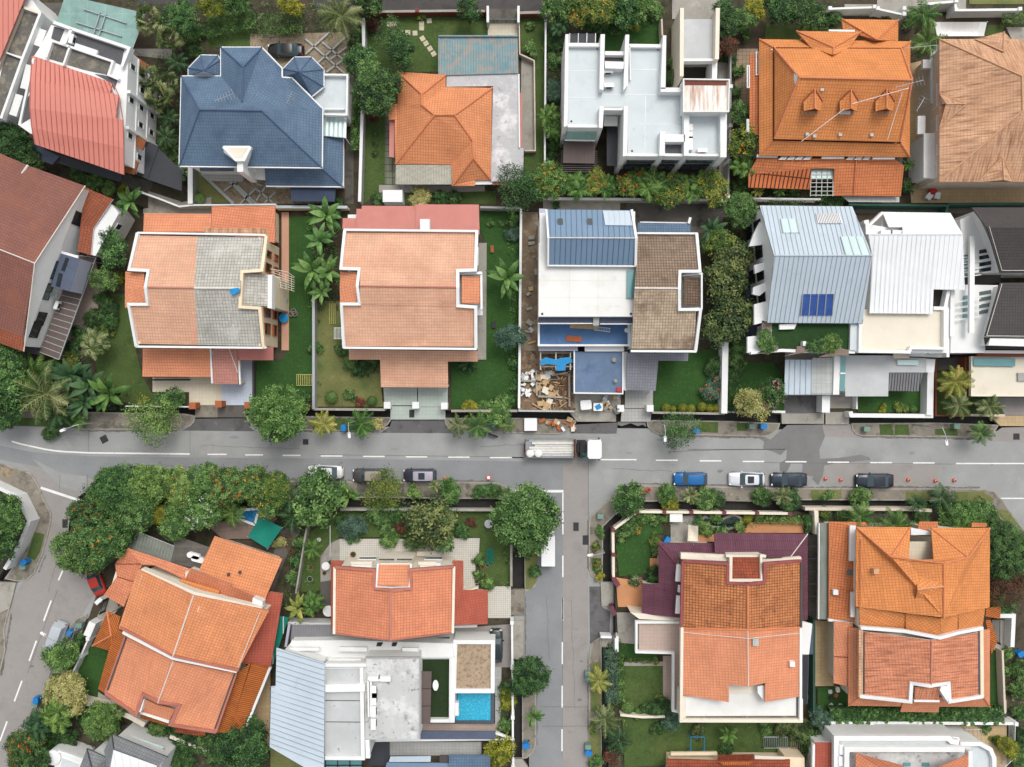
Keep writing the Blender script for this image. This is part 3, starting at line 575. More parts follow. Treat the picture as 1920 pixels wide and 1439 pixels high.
strips(T2,[((330,360),(490,215)),((400,430),(620,225)),((440,280),(620,430)),((330,260),(590,490)),((490,400),(620,300)),((470,480),(620,370))],YARD+.3)
strips(T1,[((1360,1170),(1575,1375)),((1500,1170),(1700,1375))],YARD+.3,.4)
strips(T1,[((1620,1375),(1727,1270)),((1600,1250),(1727,1375)),((1510,1290),(1640,1190))],YARD+.3)
strips(T2,[((0,1340),(60,1250)),((0,1260),(110,1350)),((60,1350),(130,1280)),((0,1225),(40,1240))],YARD+.3)
def grime(pts,w,seed,m='asphalt_grime'):
 r=random.Random(seed);P=[];Q=[];v=.4
 for(x0,y0),(x1,y1)in zip(pts,pts[1:]):
  n=max(2,int(math.hypot(x1-x0,y1-y0)/3))
  for k in range(n):
   f=k/n;P.append((x0+(x1-x0)*f,y0+(y1-y0)*f));Q.append((P[-1][0]+w[0]*(v:=.6*v+.4*r.uniform(0,1.1)),P[-1][1]+w[1]*v))
 sheet('road_grime',P+Q[::-1],z(4),g[m])
for i,(p,w)in enumerate([([(330,904),(480,905),(600,902)],(0,-13)),([(600,902),(930,904)],(0,-5)),([(1182,908),(1530,915)],(0,-4)),([(1530,915),(1840,916)],(0,-5)),([(150,807),(335,807)],(0,5)),([(490,807),(705,809)],(0,5)),([(1236,816),(1435,820)],(0,5)),([(1614,819),(1842,822)],(0,5)),([(1103,975),(1103,1070)],(-4,0)),([(1103,1225),(1103,1430)],(-3,0)),([(984,1120),(984,1230)],(4,0)),([(1006,1250),(1006,1400)],(3,0)),([(85,1040),(70,1076)],(5,2)),([(128,1180),(98,1262),(60,1354)],(-5,-2)),([(20,1150),(12,1200),(0,1270)],(6,1))]):grime(p,w,i)
rs=random.Random(4)
for x,y in((640,868),(740,842),(860,866),(300,868),(1180,850),(1260,872),(1350,884),(1240,825),(1710,850),(1080,1180),(1030,1330),(1087,1313),(1090,1240),(1020,950),(120,1100),(60,1250),(145,815),(440,820),(1860,870)):
 a0=rs.uniform(0,6);sx,sy=rs.uniform(3,11),rs.uniform(1.5,4)
 sheet('oil_stain',[(x+math.cos(k*.63+a0)*sx*rs.uniform(.5,1),y+math.sin(k*.63+a0)*sy*rs.uniform(.5,1))for k in range(10)],z(5.5),g['asphalt_blue' if sx>7 else 'asphalt_wet'])
def crack(x0,y0,x1,y1,n=12):
 seam([(x0+(x1-x0)*k/n+rs.uniform(-1.5,1.5),y0+(y1-y0)*k/n+rs.uniform(-1.5,1.5))for k in range(n+1)],.035)
for q in((380,835,560,842),(900,838,1000,832),(1150,880,1260,884),(1070,1120,1078,1330),(1025,1120,1030,1240),(120,1010,90,1110),(250,870,420,880)):crack(*q)
WP,DG='white_paint','dark_glass'
def poly(t,s):return t.p(s)
h=House('detached_house','house cut off by the top left corner, salmon metal roof beside mottled flat roof',T1(40,300))
p=h.wall(T1.p('-500 -200 155 -100 300 95 0 810 -500 760'),7,WP,.2)
h.roof(T1.d('a -500 -420 8 b 215 -150 8 c 150 30 8 d 0 400 8 e -500 300 8'),'abcde','metal_salmon',edge='metal_salmon_seam',seam=.62,ms='metal_salmon_seam')
h.slab(T1.p('155 75 265 105 150 380 45 350'),7.1,'flat_mottled',name='roof_terrace')
h.slab(T1.p('40 362 148 395 10 790 -60 760'),7.1,'flat_mottled',name='roof_terrace')
h.para(T1.p('270 90 150 395 5 800'),7.6,.3,.8,WP);h.para(T1.p('40 355 155 398'),7.5,.16,.6,WP);h.para(T1.p('145 45 275 92'),7.5,.3,.8,'cream_wall');h.para(T1.p('150 40 -20 460'),7.5,.35,.8,'beige_wall')
h=House('detached_house','white house turned at an angle under a curved salmon metal roof with mottled roof decks',T1(520,620))
up=T1.p('345 170 560 235 868 340 836 1100 215 900 130 840 205 600 230 380 280 300')
body=h.wall(up,8.0,WP,0)
R_=T1.d('a 215 375 8.0 b 760 560 8.0 c 742 625 8.5 d 203 540 8.9 e 800 645 8.7 f 780 795 9.2 g 199 730 9.3 h 828 812 9.2 i 833 1000 9.0 j 212 860 9.0 k 835 1180 8.3 l 235 975 8.4')
h.roof(R_,'abcd dcefg gfhij jikl','metal_salmon',name='curved_roof',edge='metal_salmon_seam')
for k in range(19):
 q=[tuple(R_[i][t]+(R_[j][t]-R_[i][t])*k/18 for t in range(3))for i,j in('ab','de','gh','ji','lk')];h.para([s[:2]for s in q],0,.06,.14,'metal_salmon_seam',zs=[s[2]+.09 for s in q],name='roof_seam')
for q in('345 285 455 315 425 425 305 390','475 330 750 415 720 505 560 470 445 435'):h.slab(T1.p(q),7.4+.66,'flat_mottled',name='roof_terrace')
h.slab(T1.p('490 210 840 325 815 440 640 360 450 300'),8.04,'flat_asphalt',name='roof_terrace');h.slab(T1.p('365 180 435 200 400 285 345 260'),8.04,'flat_asphalt',name='roof_terrace')
h.slab(T1.p('640 500 740 515 790 545 770 610 750 560'),8.07,'flat_asphalt',name='roof_terrace')
h.para(T1.p('360 150 470 190 870 325 820 450'),8.6,.35,.9,WP);h.para(T1.p('480 200 430 300'),8.6,.35,.9,WP);h.para(T1.p('470 315 425 440'),8.5,.22,.8,WP);h.para(T1.p('310 390 350 275 470 315 760 415 730 505 800 535'),8.5,.25,.8,WP)
h.para(T1.p('505 305 655 355'),8.4,.5,.7,WP);h.para(T1.p('225 395 130 840 215 900'),8.3,.25,.8,WP)
h.slab(T1.p('205 800 140 840 160 700 200 640'),8.03,'flat_asphalt',name='roof_terrace')
h.ac(T1(480,262),8.04,75,1.3)
WA,WB=W(*T1(836,1100),8),W(*T1(866,345),8)
for k,f in enumerate((.1,.24,.4,.56,.72,.86)):
 for zz in(1.0,3.8,6.3)[:3 if k%2 else 2]:h.win(WA,WB,f,f+.055,zz,zz+1.15)
for zz in(2.9,5.7):h.para([T1(836,1100)]and[(960+WA.x/K,719.5-WA.y/K),(960+WB.x/K,719.5-WB.y/K)],0,.25,.2,WP,zs=[0,0],name='string_course').location.z+=zz
for f in(.32,.64):
 q=WA.lerp(WB,f);b=MB();b.box((q.x+.15,q.y-.05,4.1),(.5,.35,7.7),.1);h.put(b,'pilaster',WP)
for q in('200 440 160 600','130 640 85 780','290 200 250 310'):h.para(T1.p(q),7.0,.9,.35,WP,name='ledge')
for q,zt,m in(('835 460 870 345 1000 440 930 500',5.2,'slat_brown'),('870 900 960 935 985 955 960 1015 865 960',5.6,'slat_brown'),('830 1035 935 1095 905 1180 835 1160',5.6,'slat_brown')):
 h.slab(T1.p(q),zt,g[m],.2,name='louvre_screen',uvd=(.35,-.94))
h.ribs(T1.p('440 -30 980 90 890 330 380 150'),3.2,'green_glass',ru=2.0,name='glass_canopy',amp=.0,frame='galvanised')
for q in('675 80 630 230','715 90 665 240','560 60 850 155','510 150 820 245'):h.para(T1.p(q),3.45,.12,.12,'galvanised',name='canopy_beam')
h.slab(T1.p('980 945 1070 990 995 1210 920 1180'),3.0,'canopy_black',.1,name='carport_roof');h.slab(T1.p('1070 1000 1230 1160 1225 1290 990 1210'),2.9,'canopy_black',.1,name='carport_roof')
h.posts(T1.p('1220 1170 1215 1280 1000 1205'),2.8,'dark_metal',.06)
h.slab(T1.p('-60 790 220 905 235 975 400 1060 350 1110 -60 960'),3.2,'slate_strip',.15,name='lower_roof');h.para(T1.p('0 830 225 930'),3.5,.3,.3,'orange_brick',name='coping')
h.slab(T1.p('260 1000 830 1180 810 1230 250 1060'),2.9,'canopy_black',.12,name='lower_roof')
h=House('detached_house','house under a large navy blue hipped tile roof with two octagonal turrets',(470,230))
P=dict(a=(340,143,6.5),b=(336,312,6.5),c=(604,315,6.5),d=(605,204,6.5),r=(374,206,9.4),s=(491,208,9.4),v=(454,193,8.85),e=(414,143,6.5),g=(414,89,6.5),p=(456,126,8.8),i=(491,89,6.5),j=(529,128,6.5),f=(529,145,6.5),k=(547.5,146,6.5),w=(555,178,7.9))
h.wall([P[q][:2]for q in 'abcdkfjige'],6.4,WP,.55)
h.roof(P,'abr bcsr cds arve rsv vsdkf egpv gip ijfvp','tile_blue',edge=WP)
h.caps(P,'rs ra rb sc pv pg pi','ridge_blue')
h.para([P[q][:2]for q in 'abcdkfjige'],6.52,.16,.2,WP,True,'gutter')
for q,ap in(('1270 460 1355 372 1470 375 1487 405 1487 515 1270 515','1375 475'),):
 o=T1.p(q);D={c:(*o[i],6.0)for i,c in enumerate('abcdef')};D['z']=(*T1(1375,478),7.8)
 h.wall(o,5.9,WP,.35,name='turret');h.roof(D,'abz bcz cdz dez efz faz','tile_blue','turret_roof',edge=WP);h.caps(D,'az bz cz dz ez fz','ridge_blue',.07);h.para(o,6.02,.14,.2,WP,True,'gutter')
o=T2.p('180 460 255 382 370 382 452 465 452 580 375 642 240 525 178 515');D={c:(*o[i],6.0)for i,c in enumerate('abcdefgh')};D['z']=(*T2(288,482),7.9)
h.wall(o,5.9,WP,.35,name='turret');h.roof(D,'abz bcz cdz dez efz fgz ghz haz','tile_blue','turret_roof',edge=WP);h.caps(D,'az bz cz dz ez fz','ridge_blue',.07);h.para(o,6.02,.14,.2,WP,True,'gutter')
D=T2.d('a 445 905 4.4 b 582 925 3.7 c 580 1247 3.4 d 65 1243 3.4 e 58 1125 4.4 f 440 1125 4.6')
h.roof(D,'abcf fcde','tile_blue','lower_roof',edge=WP);h.caps(D,'fc','ridge_blue');h.para(T2.p('582 925 580 1247 65 1243'),3.44,.14,.18,WP,name='gutter')
h.wall(T2.p('300 905 580 925 578 1240 70 1238 65 1000'),3.3,WP,.4)
D=T1.d('a 1345 1125 4.2 b 1590 1125 4.2 c 1575 1158 3.7 d 1350 1158 3.7');h.roof(D,'abcd','tile_blue','lower_roof',edge=WP)
h.slab(T2.p('230 1252 532 1252 525 1345 235 1345'),2.8,'canopy_navy',.08,name='awning');h.posts(T2.p('240 1338 520 1338'),2.7,'dark_metal',.05)
h.slab(T2.p('380 640 455 500 608 500 604 765 450 765'),5.3,'flat_grey',.25,WP,'terrace');h.wall(T2.p('380 640 455 500 608 500 604 765 450 765'),5.0,WP,.1)
h.para(T2.p('455 498 608 500 604 765 455 762'),5.9,.22,.7,WP);h.para(T2.p('455 728 590 728'),5.8,.14,.6,WP)
h.ribs(T2.p('455 770 602 770 598 920 450 905'),4.6,'pale_glass',.5,'glass_canopy',frame=WP)
h.slab(T1.p('1505 985 1685 985 1680 1030 1640 1100 1640 1160 1600 1160 1600 1100 1510 1030'),8.0,WP,5.,name='porch_tower');h.slab(T1.p('1525 998 1672 998 1635 1062 1588 1062'),8.05,'flat_cream',.06,name='porch_floor')
h.para(T1.p('1505 990 1590 1080 1645 1080 1690 990'),8.5,.3,.5,WP);h.slab(T1.p('1590 1130 1760 1120 1900 1180 1860 1220 1727 1210 1640 1170'),3.6,WP,.3,name='porch_roof')
h.antenna(T1(1545,690),8.4,1.6,20,7,2.2);h.antenna(T2(245,680),8.0,1.4,65,6,1.4)
h.slab(T1.p('1350 1160 1640 1160 1640 1225 1420 1220'),YARD+.5,'tile_grey_floor',.5,name='porch_step')
h=House('bungalow','single-storey bungalow with an orange hipped tile roof and bleached flat roof beside a tree',T2(1250,850))
D=T2.d('a 945 480 3.1 b 1265 500 3.1 p 1105 630 5.0 q 1105 700 5.1 r 1190 768 5.9 s 1325 768 5.9 d 1575 587 3.1 e 1565 1200 3.1 f 1460 1203 3.1 g 1458 1240 3.1 h 1310 1240 3.1 i 1302 1098 3.1 j 930 1095 3.1 k 925 800 3.1 l 885 800 3.1 m 885 705 3.1 n 945 690 3.1 v 1265 582 3.1 t 1445 940 4.8 u 1448 1055 4.8')
h.wall(T2.p('945 480 1265 500 1265 582 1575 587 1565 1200 1310 1240 1302 1098 930 1095 945 690'),3.0,'cream_wall',.5)
h.roof(D,'abp bpqv apqrjklmn vqrsd dstue euhgf jrsti ituh','tile_orange',edge='ridge_orange')
h.caps(D,'pa pb pq qr rs rj sd st tu uh ue','ridge_orange',.13)
h.slab(T2.p('1270 490 1750 495 1755 985 1785 990 1780 1205 1565 1212 1580 575 1270 580'),2.95,'flat_bleached',.25,name='flat_roof')
h.wall(T2.p('1575 590 1750 500 1755 985 1780 1200 1570 1205'),2.65,'cream_wall',.1)
h.para(T2.p('1752 495 1757 985'),3.2,.18,.4,WP)
h.ribs(T2.p('1218 248 1742 248 1748 490 1215 505'),[3.0,3.0,3.1,3.1],'corr_teal',.32,'carport_roof',frame='corr_teal');h.para(T2.p('1216 240 1745 240'),3.3,.16,.35,'corr_teal',name='fascia');h.para(T2.p('1220 255 1218 480'),3.2,.14,.3,'corr_teal',name='fascia')
h.ribs(T2.p('932 1100 1303 1102 1306 1230 930 1230'),[3.0,3.0,2.7,2.7],'corr_grey',.32,'canopy')
h.slab(T2.p('890 800 925 800 922 1052 888 1048'),2.6,'corr_mauve',.08,name='awning');h.slab(T2.p('1757 620 1775 620 1775 985 1757 985'),2.6,'corr_mauve',.06,name='awning')
h.slab(T2.p('1460 1205 1575 1205 1575 1230 1460 1232'),2.8,WP,.2,name='ledge');h.slab(T2.p('1580 1210 1680 1212 1680 1235 1580 1235'),2.7,'corr_pink',.08,name='awning')
h.wall(T2.p('845 1268 975 1268 975 1348 845 1348'),2.3,WP,0,name='meter_shed')
h=House('modern_house','modern white house of flat pale grey roofs between tall white fin walls',T3(900,680))
body=T3.p('380 310 600 310 600 480 760 480 760 310 1010 310 1010 600 1160 600 1160 540 1460 540 1440 1045 780 1040 765 730 605 730 600 845 376 845')
h.wall(body,7.0,WP,.05)
h.slab(T3.p('380 312 600 312 600 480 760 480 760 312 1010 312 1010 618 1158 618 1158 1040 780 1042 780 722 610 722 605 845 378 845'),7.06,'flat_grey',.2)
h.slab(T3.p('625 370 755 372 752 480 625 480'),6.9,'flat_asphalt',.2)
fins=['360 232 383 232 376 850 350 858','598 232 627 232 618 607 590 605','590 718 620 718 612 865 586 862','765 235 791 235 782 575 752 610','755 718 781 718 777 1052 748 1056','1018 240 1041 240 1036 600 1002 600','1003 592 1160 592 1160 622 1003 622','1160 755 1197 755 1192 1052 1160 1052','1405 750 1450 750 1447 1062 1406 1062','1000 888 1034 888 1030 1052 994 1052','1034 905 1166 908 1166 958 1034 958','627 414 756 418 752 466 627 462']
for q in fins:h.slab(T3.p(q),8.2,WP,8.0,name='fin_wall')
for q in('383 290 596 292 594 316 383 314','791 297 1018 300 1018 322 791 320','627 346 762 348 760 374 627 372','378 840 590 842 588 862 376 860','620 730 756 730 756 745 618 745','778 1036 997 1038 997 1056 776 1054','1030 1036 1160 1038 1160 1056 1030 1054','1192 1036 1407 1038 1407 1056 1192 1054'):h.slab(T3.p(q),7.6,WP,1.6,name='parapet')
h.slab(T3.p('1197 765 1405 765 1405 1036 1194 1036'),7.1,'flat_grey',.2,name='terrace');h.slab(T3.p('1034 960 1150 960 1150 1036 1034 1036'),7.1,'flat_asphalt',.1,name='terrace')
h.slab(T3.p('1158 530 1466 536 1462 752 1158 752'),9.0,'rusty_white',2.2,WP,'tank_room',uvd=(1,0));h.slab(T3.p('1166 545 1448 548 1448 576 1166 574'),9.06,'rust_band',.1,name='rusty_flashing');h.para(T3.p('1158 534 1466 538 1462 752 1158 752'),9.25,.14,.3,WP,True)
for q in((650,478,7.1),(655,575,7.1),(1285,1015,7.15)):h.ac(T3(q[0],q[1]),q[2],0,1.35)
for y in(840,890,925,970):h.box(T3(1203,y+20),7.0,(.6,.8,.7),WP,name='planter_box')
h.para(T3.p('795 315 800 540'),7.6,.14,.3,WP,name='pipe')
for q in('384 480 598 480','384 660 600 660','612 640 1155 640','790 470 1005 470','784 840 1155 840','900 620 896 1034'):h.para(T3.p(q),7.075,.06,.03,'galvanised',name='membrane_seam')
for x,y in((400,820),(1140,1020),(810,1020),(575,330),(985,335)):h.slab(T3.p(f'{x-6} {y-6} {x+6} {y-6} {x+6} {y+6} {x-6} {y+6}'),7.09,'dark_metal',.05,name='roof_drain')
h.para(T3.p('1148 640 1148 880 1142 1030'),7.16,.08,.1,'galvanised',name='pipe')
for q in('1134 55 1160 55 1158 515 1132 515','1376 55 1403 55 1396 400 1370 400'):h.slab(T3.p(q),5.4,'cream_wall',5.1,name='fin_wall')
h.slab(T3.p('1158 130 1358 130 1356 396 1158 396'),4.2,'flat_weathered',.3,name='garage_roof');h.slab(T3.p('1156 396 1390 396 1386 412 1156 414'),4.7,WP,1.,name='parapet');h.slab(T3.p('1350 410 1386 410 1384 532 1350 532'),4.2,WP,4,name='fin_wall')
h.slab(T3.p('1160 425 1350 425 1350 525 1160 525'),1.0,'wood_dark',.2,name='deck');h.wall(T3.p('1160 130 1356 130 1356 396 1160 396'),3.9,'grey_wall',.1)
D=T3.d('a 372 884 6.2 b 578 888 6.2 c 560 946 5.0 d 356 942 5.0');h.roof(D,'abcd','green_glass','glass_canopy',.08,WP);h.para(T3.p('356 946 560 950'),5.0,.12,.15,WP,name='canopy_beam')
h.slab(T3.p('348 958 562 962 556 1105 345 1100'),3.6,'canopy_brown',.12,name='canopy');h.slab(T3.p('640 855 712 858 704 1122 640 1118'),3.4,'canopy_black',.12,name='canopy')
for k in range(11):h.para(T3.p(f'{330} {1018 + k * 14} {575} {1022 + k * 14}'),3.2,.1,.16,'pergola_dark',name='pergola_beam')
h.posts(T3.p('350 1100 550 1105 350 1155 550 1155'),3.1,'dark_metal',.07)
for k in range(4):h.para(T3.p(f'{390 + k * 58} 225 {388 + k * 58} 288'),3.4,.1,.15,WP,name='pergola_beam')
h.slab(T3.p('388 228 568 228 568 288 388 288'),3.2,'canopy_black',.08,name='canopy')
h.slab(T3.p('620 850 712 850 712 790 620 780'),5.0,'flat_white',.2,name='balcony')
a,c=W(*T3(778,1050),7),W(*T3(1000,1050),7);B_=[W(*T3(x,1052),7)for x in(790,985,1035,1150,1200,1400)]
for i,nn in((0,3),(2,2),(4,3)):
 for zz in(1.0,4.2):h.win(B_[i],B_[i+1],.04,.96,zz,zz+2.0,'window_grey','dark_metal',nn)
h=House('detached_house','large house with a two-tier orange tile roof carrying three small dormers in a row',T4(580,640))
h.wall(T4.p('90 270 1100 285 1095 1055 90 1045'),5.4,'cream_wall',.7)
D=T4.d('a 85 265 5.4 b 1105 280 5.4 c 1100 1060 5.4 d 85 1050 5.4 e 178 320 6.5 f 1050 325 6.5 g 1042 972 6.5 h 178 950 6.5')
h.roof(D,'aehd abfe bcgf cdhg','tile_orange_bright','skirt_roof',edge='ridge_orange');h.caps(D,'ae bf cg dh','ridge_orange')
h.wall(T4.p('186 328 1042 332 1034 960 186 938'),6.9,'fascia_maroon',.15)
D=T4.d('a 190 328 7.0 b 1042 330 7.0 r 1116 542 10.4 c 1036 958 7.0 d 188 938 7.0 p 355 525 10.2 q 265 378 7.9 s 262 868 7.9 m 330 545 9.6')
h.roof(D,'abrp prcd apd','tile_orange_bright',edge='ridge_orange');h.caps(D,'pr pa pd rb rc','ridge_orange',.14)
h.roof(T4.d('a 345 520 10.25 b 322 470 9.7 c 310 655 9.1'),'abc',WP,'gablet',.1)
D=T4.d('a 335 210 5.8 b 770 216 5.8 p 585 322 7.6 q 585 372 8.2 v 435 322 6.6 w 692 322 6.6');h.roof(D,'abp apqv bpqw','tile_orange_bright','wing_roof',edge='ridge_orange');h.caps(D,'ap bp pq','ridge_orange');h.wall(T4.p('340 215 765 220 700 330 420 330'),5.6,'cream_wall',.4)
D=T4.d('a 642 130 4.6 b 1024 135 4.6 p 878 270 6.4 c 1022 278 4.6 d 650 205 4.6 e 770 250 4.9');h.roof(D,'abp bcp apd dpe','tile_orange_bright','wing_roof',edge='ridge_orange');h.caps(D,'ap bp','ridge_orange');h.wall(T4.p('650 135 1020 140 1020 270 660 260'),4.4,'cream_wall',.5)
h.slab(T4.p('555 200 730 203 730 216 555 213'),5.9,WP,.2,name='skylight_kerb')
for x in(460,705,945):
 D=T4.d(f'a {x-78} 682 9.35 b {x} 605 9.9 c {x+52} 690 9.35 d {x-75} 752 9.35 e {x} 735 10.3 f {x+38} 752 9.35');h.roof(D,'abed bcfe','tile_orange_bright','dormer_roof',.1,edge='tile_rust');h.caps(D,'be','ridge_orange',.09);h.caps(D,'ab bc','tile_rust',.07)
 h.wall(T4.p(f'{x-68} 690 {x+42} 690 {x+34} 746 {x-70} 746'),9.25,'tile_rust',.1,z0=8,name='dormer');h.slab(T4.p(f'{x-82} 752 {x+28} 752 {x+22} 770 {x-86} 770'),8.8,'tile_tan',.08,name='dormer_sill')
h.slab(T4.p('628 748 700 748 700 772 628 772'),8.9,WP,.06,name='skylight')
for x,y in((410,905),(633,908),(845,910),(460,918),(510,605)):h.slab(T4.p(f'{x-11} {y-10} {x+11} {y-10} {x+11} {y+10} {x-11} {y+10}'),7.55 if y>700 else 9.7,'poly_sheet',.3,name='roof_vent')
h.para(T4.p('165 335 176 335'),6.6,.1,.1,WP,name='pipe')
h.antenna(T4(1030,620),9.6,2.4,15,9,3.2);h.antenna(T4(1100,380),7.4,2.6,5,6,3.6);h.antenna(T4(1115,745),6.8,2,60,5,1.8)
D=T4.d('a 20 360 4.4 b 85 365 4.8 c 85 912 4.8 d 20 910 4.4');h.roof(D,'abcd','tile_orange_deep','lower_roof')
for q in('66 352 82 352 82 505 66 505','5 445 18 445 18 590 5 590','4 808 14 808 14 905 4 905'):h.para(T4.p(q),4.9,.12,.2,WP,True,'trellis_frame')
D=T4.d('a 70 1068 4.7 b 1000 1075 4.7 c 1062 1118 4.2 d 1040 1325 3.3 e 583 1320 3.3 f 593 1138 4.3 g 436 1138 4.3 h 430 1278 3.4 i 12 1266 3.4 j 12 1180 3.7');h.roof(D,'abcdef afgj','tile_orange_deep','lower_roof',edge='ridge_orange');h.roof(D,'ghij','tile_slotted','slotted_roof',edge='ridge_orange')
h.caps(T4.d('a 740 1085 4.68 b 722 1322 3.35'),'ab','ridge_orange',.06)
for k in range(5):h.para(T4.p(f'{436 + k * 37} 1140 {430 + k * 38} 1325'),3.7,.08,.1,'poly_sheet',name='glazing_bar')
for k in range(7):h.para(T4.p(f'432 {1150 + k * 28} 590 {1150 + k * 28}'),3.72,.08,.1,'poly_sheet',name='glazing_bar')
h.slab(T4.p('438 1142 588 1142 588 1210 438 1210'),3.6,'pale_glass',.05,name='glass_canopy')
h.wall(T4.p('90 1075 1000 1080 1000 1200 90 1190'),3.2,'cream_wall',.3)
for q,z0_,z1_ in(('370 955 700 705',7.9,9.9),('700 705 1095 595',9.9,10.4),('950 945 1050 625',7.9,10.2)):(x0_,y0_),(x1_,y1_)=T4.p(q);b=MB();b.tube([W(x0_,y0_,z0_),W(x1_,y1_,z1_)],.035,5);h.put(b,'aerial_mast','white_enamel')
for q in('70 1045 210 1048 210 1062 70 1060','508 1056 658 1058 658 1070 508 1070','852 1060 1000 1062 1000 1074 852 1074'):h.slab(T4.p(q),5.1,WP,.3,name='ledge')
for x in(235,290,345,400,690,745,800):h.slab(T4.p(f'{x} 1058 {x+45} 1058 {x+25} 1078 {x-20} 1078'),4.95,WP,.12,name='sun_fin')
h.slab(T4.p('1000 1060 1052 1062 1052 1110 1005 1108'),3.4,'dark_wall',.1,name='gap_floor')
h.slab(T4.p('640 1322 1030 1330 1030 1366 690 1364'),2.5,'poly_sheet',.06,name='carport_roof')
h=House('detached_house','house with a faded peach hipped tile roof cut off by the right edge',T4(1750,740))
D=T4.d('a 1300 265 7 b 1540 265 7 c 1735 218 7 d 1790 268 7 p 1857 515 10.2 q 1862 748 10.2 e 1300 1228 7 f 2420 265 7 g 2420 1228 7 v 1732 345 8.0')
h.wall(T4.p('1300 265 2420 265 2420 1228 1300 1228'),6.9,'beige_wall',.7)
h.roof(D,'abdfp apqe eqg gqpf','tile_tan',edge='ridge_tan');h.caps(D,'pa pq qe','ridge_tan')
D=T4.d('a 1540 266 7.1 c 1735 215 8.1 d 1790 268 7.1 v 1732 350 8.3');h.roof(D,'acv cdv','tile_tan','gable_roof',edge='ridge_tan');h.caps(D,'av vd cv','ridge_tan',.08)
D=T4.d('a 1300 630 7.1 b 1482 702 8.3 c 1300 862 7.1 m 1345 702 8.2');h.roof(D,'amb mcb','tile_tan','gable_roof',edge='ridge_tan');h.caps(D,'ab bc mb','ridge_tan',.08);h.roof(T4.d('a 1300 628 7.0 m 1348 700 8.2 n 1318 700 7.0'),'amn',WP,'gable_fascia',.1)
D=T4.d('a 1560 1230 7.1 b 1726 1060 8.3 c 1798 1230 7.1');D['m']=(*T4(1735,1215),8.2);h.roof(D,'amb bmc','tile_tan','gable_roof',edge='ridge_tan');h.caps(D,'ab bm bc','ridge_tan',.08)
h.slab(T4.p('1600 1228 1730 1205 1790 1228'),7.0,WP,.3,name='gable_fascia')
A,B_=W(*T4(1310,300),6.9),W(*T4(1310,1220),6.9);A.x+=.62;B_.x+=.62
for f0,f1 in((.26,.42),(.5,.6),(.72,.78),(.84,.94)):h.win(A,B_,f0,f1,3.8,5.4,sill=True);h.win(A,B_,f0,f1,.9,2.6)
h.slab(T4.p('1195 900 1292 900 1285 1205 1195 1200'),4.6,WP,.3,name='porch_roof');h.slab(T4.p('1155 783 1207 783 1205 905 1153 905'),4.3,WP,.35,name='ledge');h.slab(T4.p('1190 403 1245 403 1245 460 1190 460'),4.4,WP,.5,name='ledge');h.slab(T4.p('1242 330 1300 300 1298 700 1242 700'),4.2,'flat_grey',.3,name='porch_roof')
h.wall(T4.p('1200 905 1290 905 1283 1195 1200 1195'),4.3,WP,.1)
S0,S1=W(*T4(1300,1220),6.9),W(*T4(2400,1220),6.9);S0.y+=.68;S1.y+=.68
for k in range(7):h.win(S0,S1,.15+k*.11,.24+k*.11,.6,2.6,'teal_glass','galvanised',2)
h=House('detached_house','white house turned at an angle at the left edge under a long brown tile roof',(60,480))
up=[(53,311,6.5),(160,349,6.5),(65.5,494,9.6),(45,659,6.5),(-190,570,6.5),(-150,410,9.6),(-110,240,6.5)]
D={c:v for c,v in zip('abrefgh',up)};D['k']=(42,632,6.95);D['l']=(-195,545,6.95);D['m']=(57,312,6.5);D['n']=(-140,372,8.3)
h.roof(D,'habrg grkl','tile_brown',edge='ridge_pink');D2=dict(k=(42,632,6.96),e=(45,660,6.45),f=(-195,575,6.45),l=(-195,545,6.96));h.roof(D2,'kefl','tile_brown_orange','roof_edge')
h.caps(D,'gr br re','ridge_white',.07);h.caps(dict(a=(53,310,6.6),b=(0,385,7.0)),'ab','ridge_white',.15)
wl=[W(160,349,6.5),W(45,656,6.5)]
foot=[W(57,318,6.5),W(158,352,6.5),W(45,652,6.5),W(-190,566,6.5),W(-110,246,6.5)]
foot=offset(ccw(foot),.12);b=MB();b.prism(foot,YARD,6.5,0,0);
e0,e1=W(45,655,6.5),W(158,351,6.5);e0.x-=.1;e1.x-=.1
apex=W(65.5,494,9.45);b.face([(e0.x,e0.y,6.4),(e1.x,e1.y,6.4),(apex.x-.1,apex.y,9.45)]);h.put(b,'wall',WP)
A,B_=[q for q in zip(foot,foot[1:]+foot[:1])if abs((q[1]-q[0]).length-(e1-e0).length)<1.2 and q[0].x>-62 and q[1].x>-62][0]
for f0,f1,z0,z1,n in((.06,.16,4.6,6.2,1),(.14,.22,4.4,6.,1),(.3,.4,5.2,6.4,2),(.43,.54,5.2,6.4,2),(.78,.86,4.3,6.2,1),(.2,.27,1.0,2.4,1),(.6,.72,1.0,2.4,2)):h.win(A,B_,f0,f1,z0,z1,'window_grey' if n==2 else DG,'dark_metal',n)
D=T1.d('a 575 1265 5.2 b 762 1345 4.9');M_=M1.d('c 548 215 4.7 d 532 372 4.7 e 455 350 5.0 f 472 190 5.1')
D.update(M_);h.roof(D,'abcf fcde','tile_brown_orange','lower_roof',edge=WP)
h.wall(M1.p('560 60 655 70 700 125 560 380 500 360 520 200'),4.4,WP,.05,name='wall')
A2,B2_=W(*M1(535,372),4.4),W(*M1(705,128),4.4)
for f in(.2,.42,.64):h.win(A2,B2_,f,f+.16,2.4,3.6,n=1)
h.slab(M1.p('360 362 472 395 412 585 298 555'),6.1,'slate_strip',2.6,'lilac_wall','bay_box');h.slab(M1.p('352 345 460 375 455 390 350 360'),6.0,WP,.2,name='ledge')
for q in('385 385 405 392 378 468 358 460','345 475 368 482 350 560 325 552'):h.slab(M1.p(q),6.16,DG,.08,name='skylight')
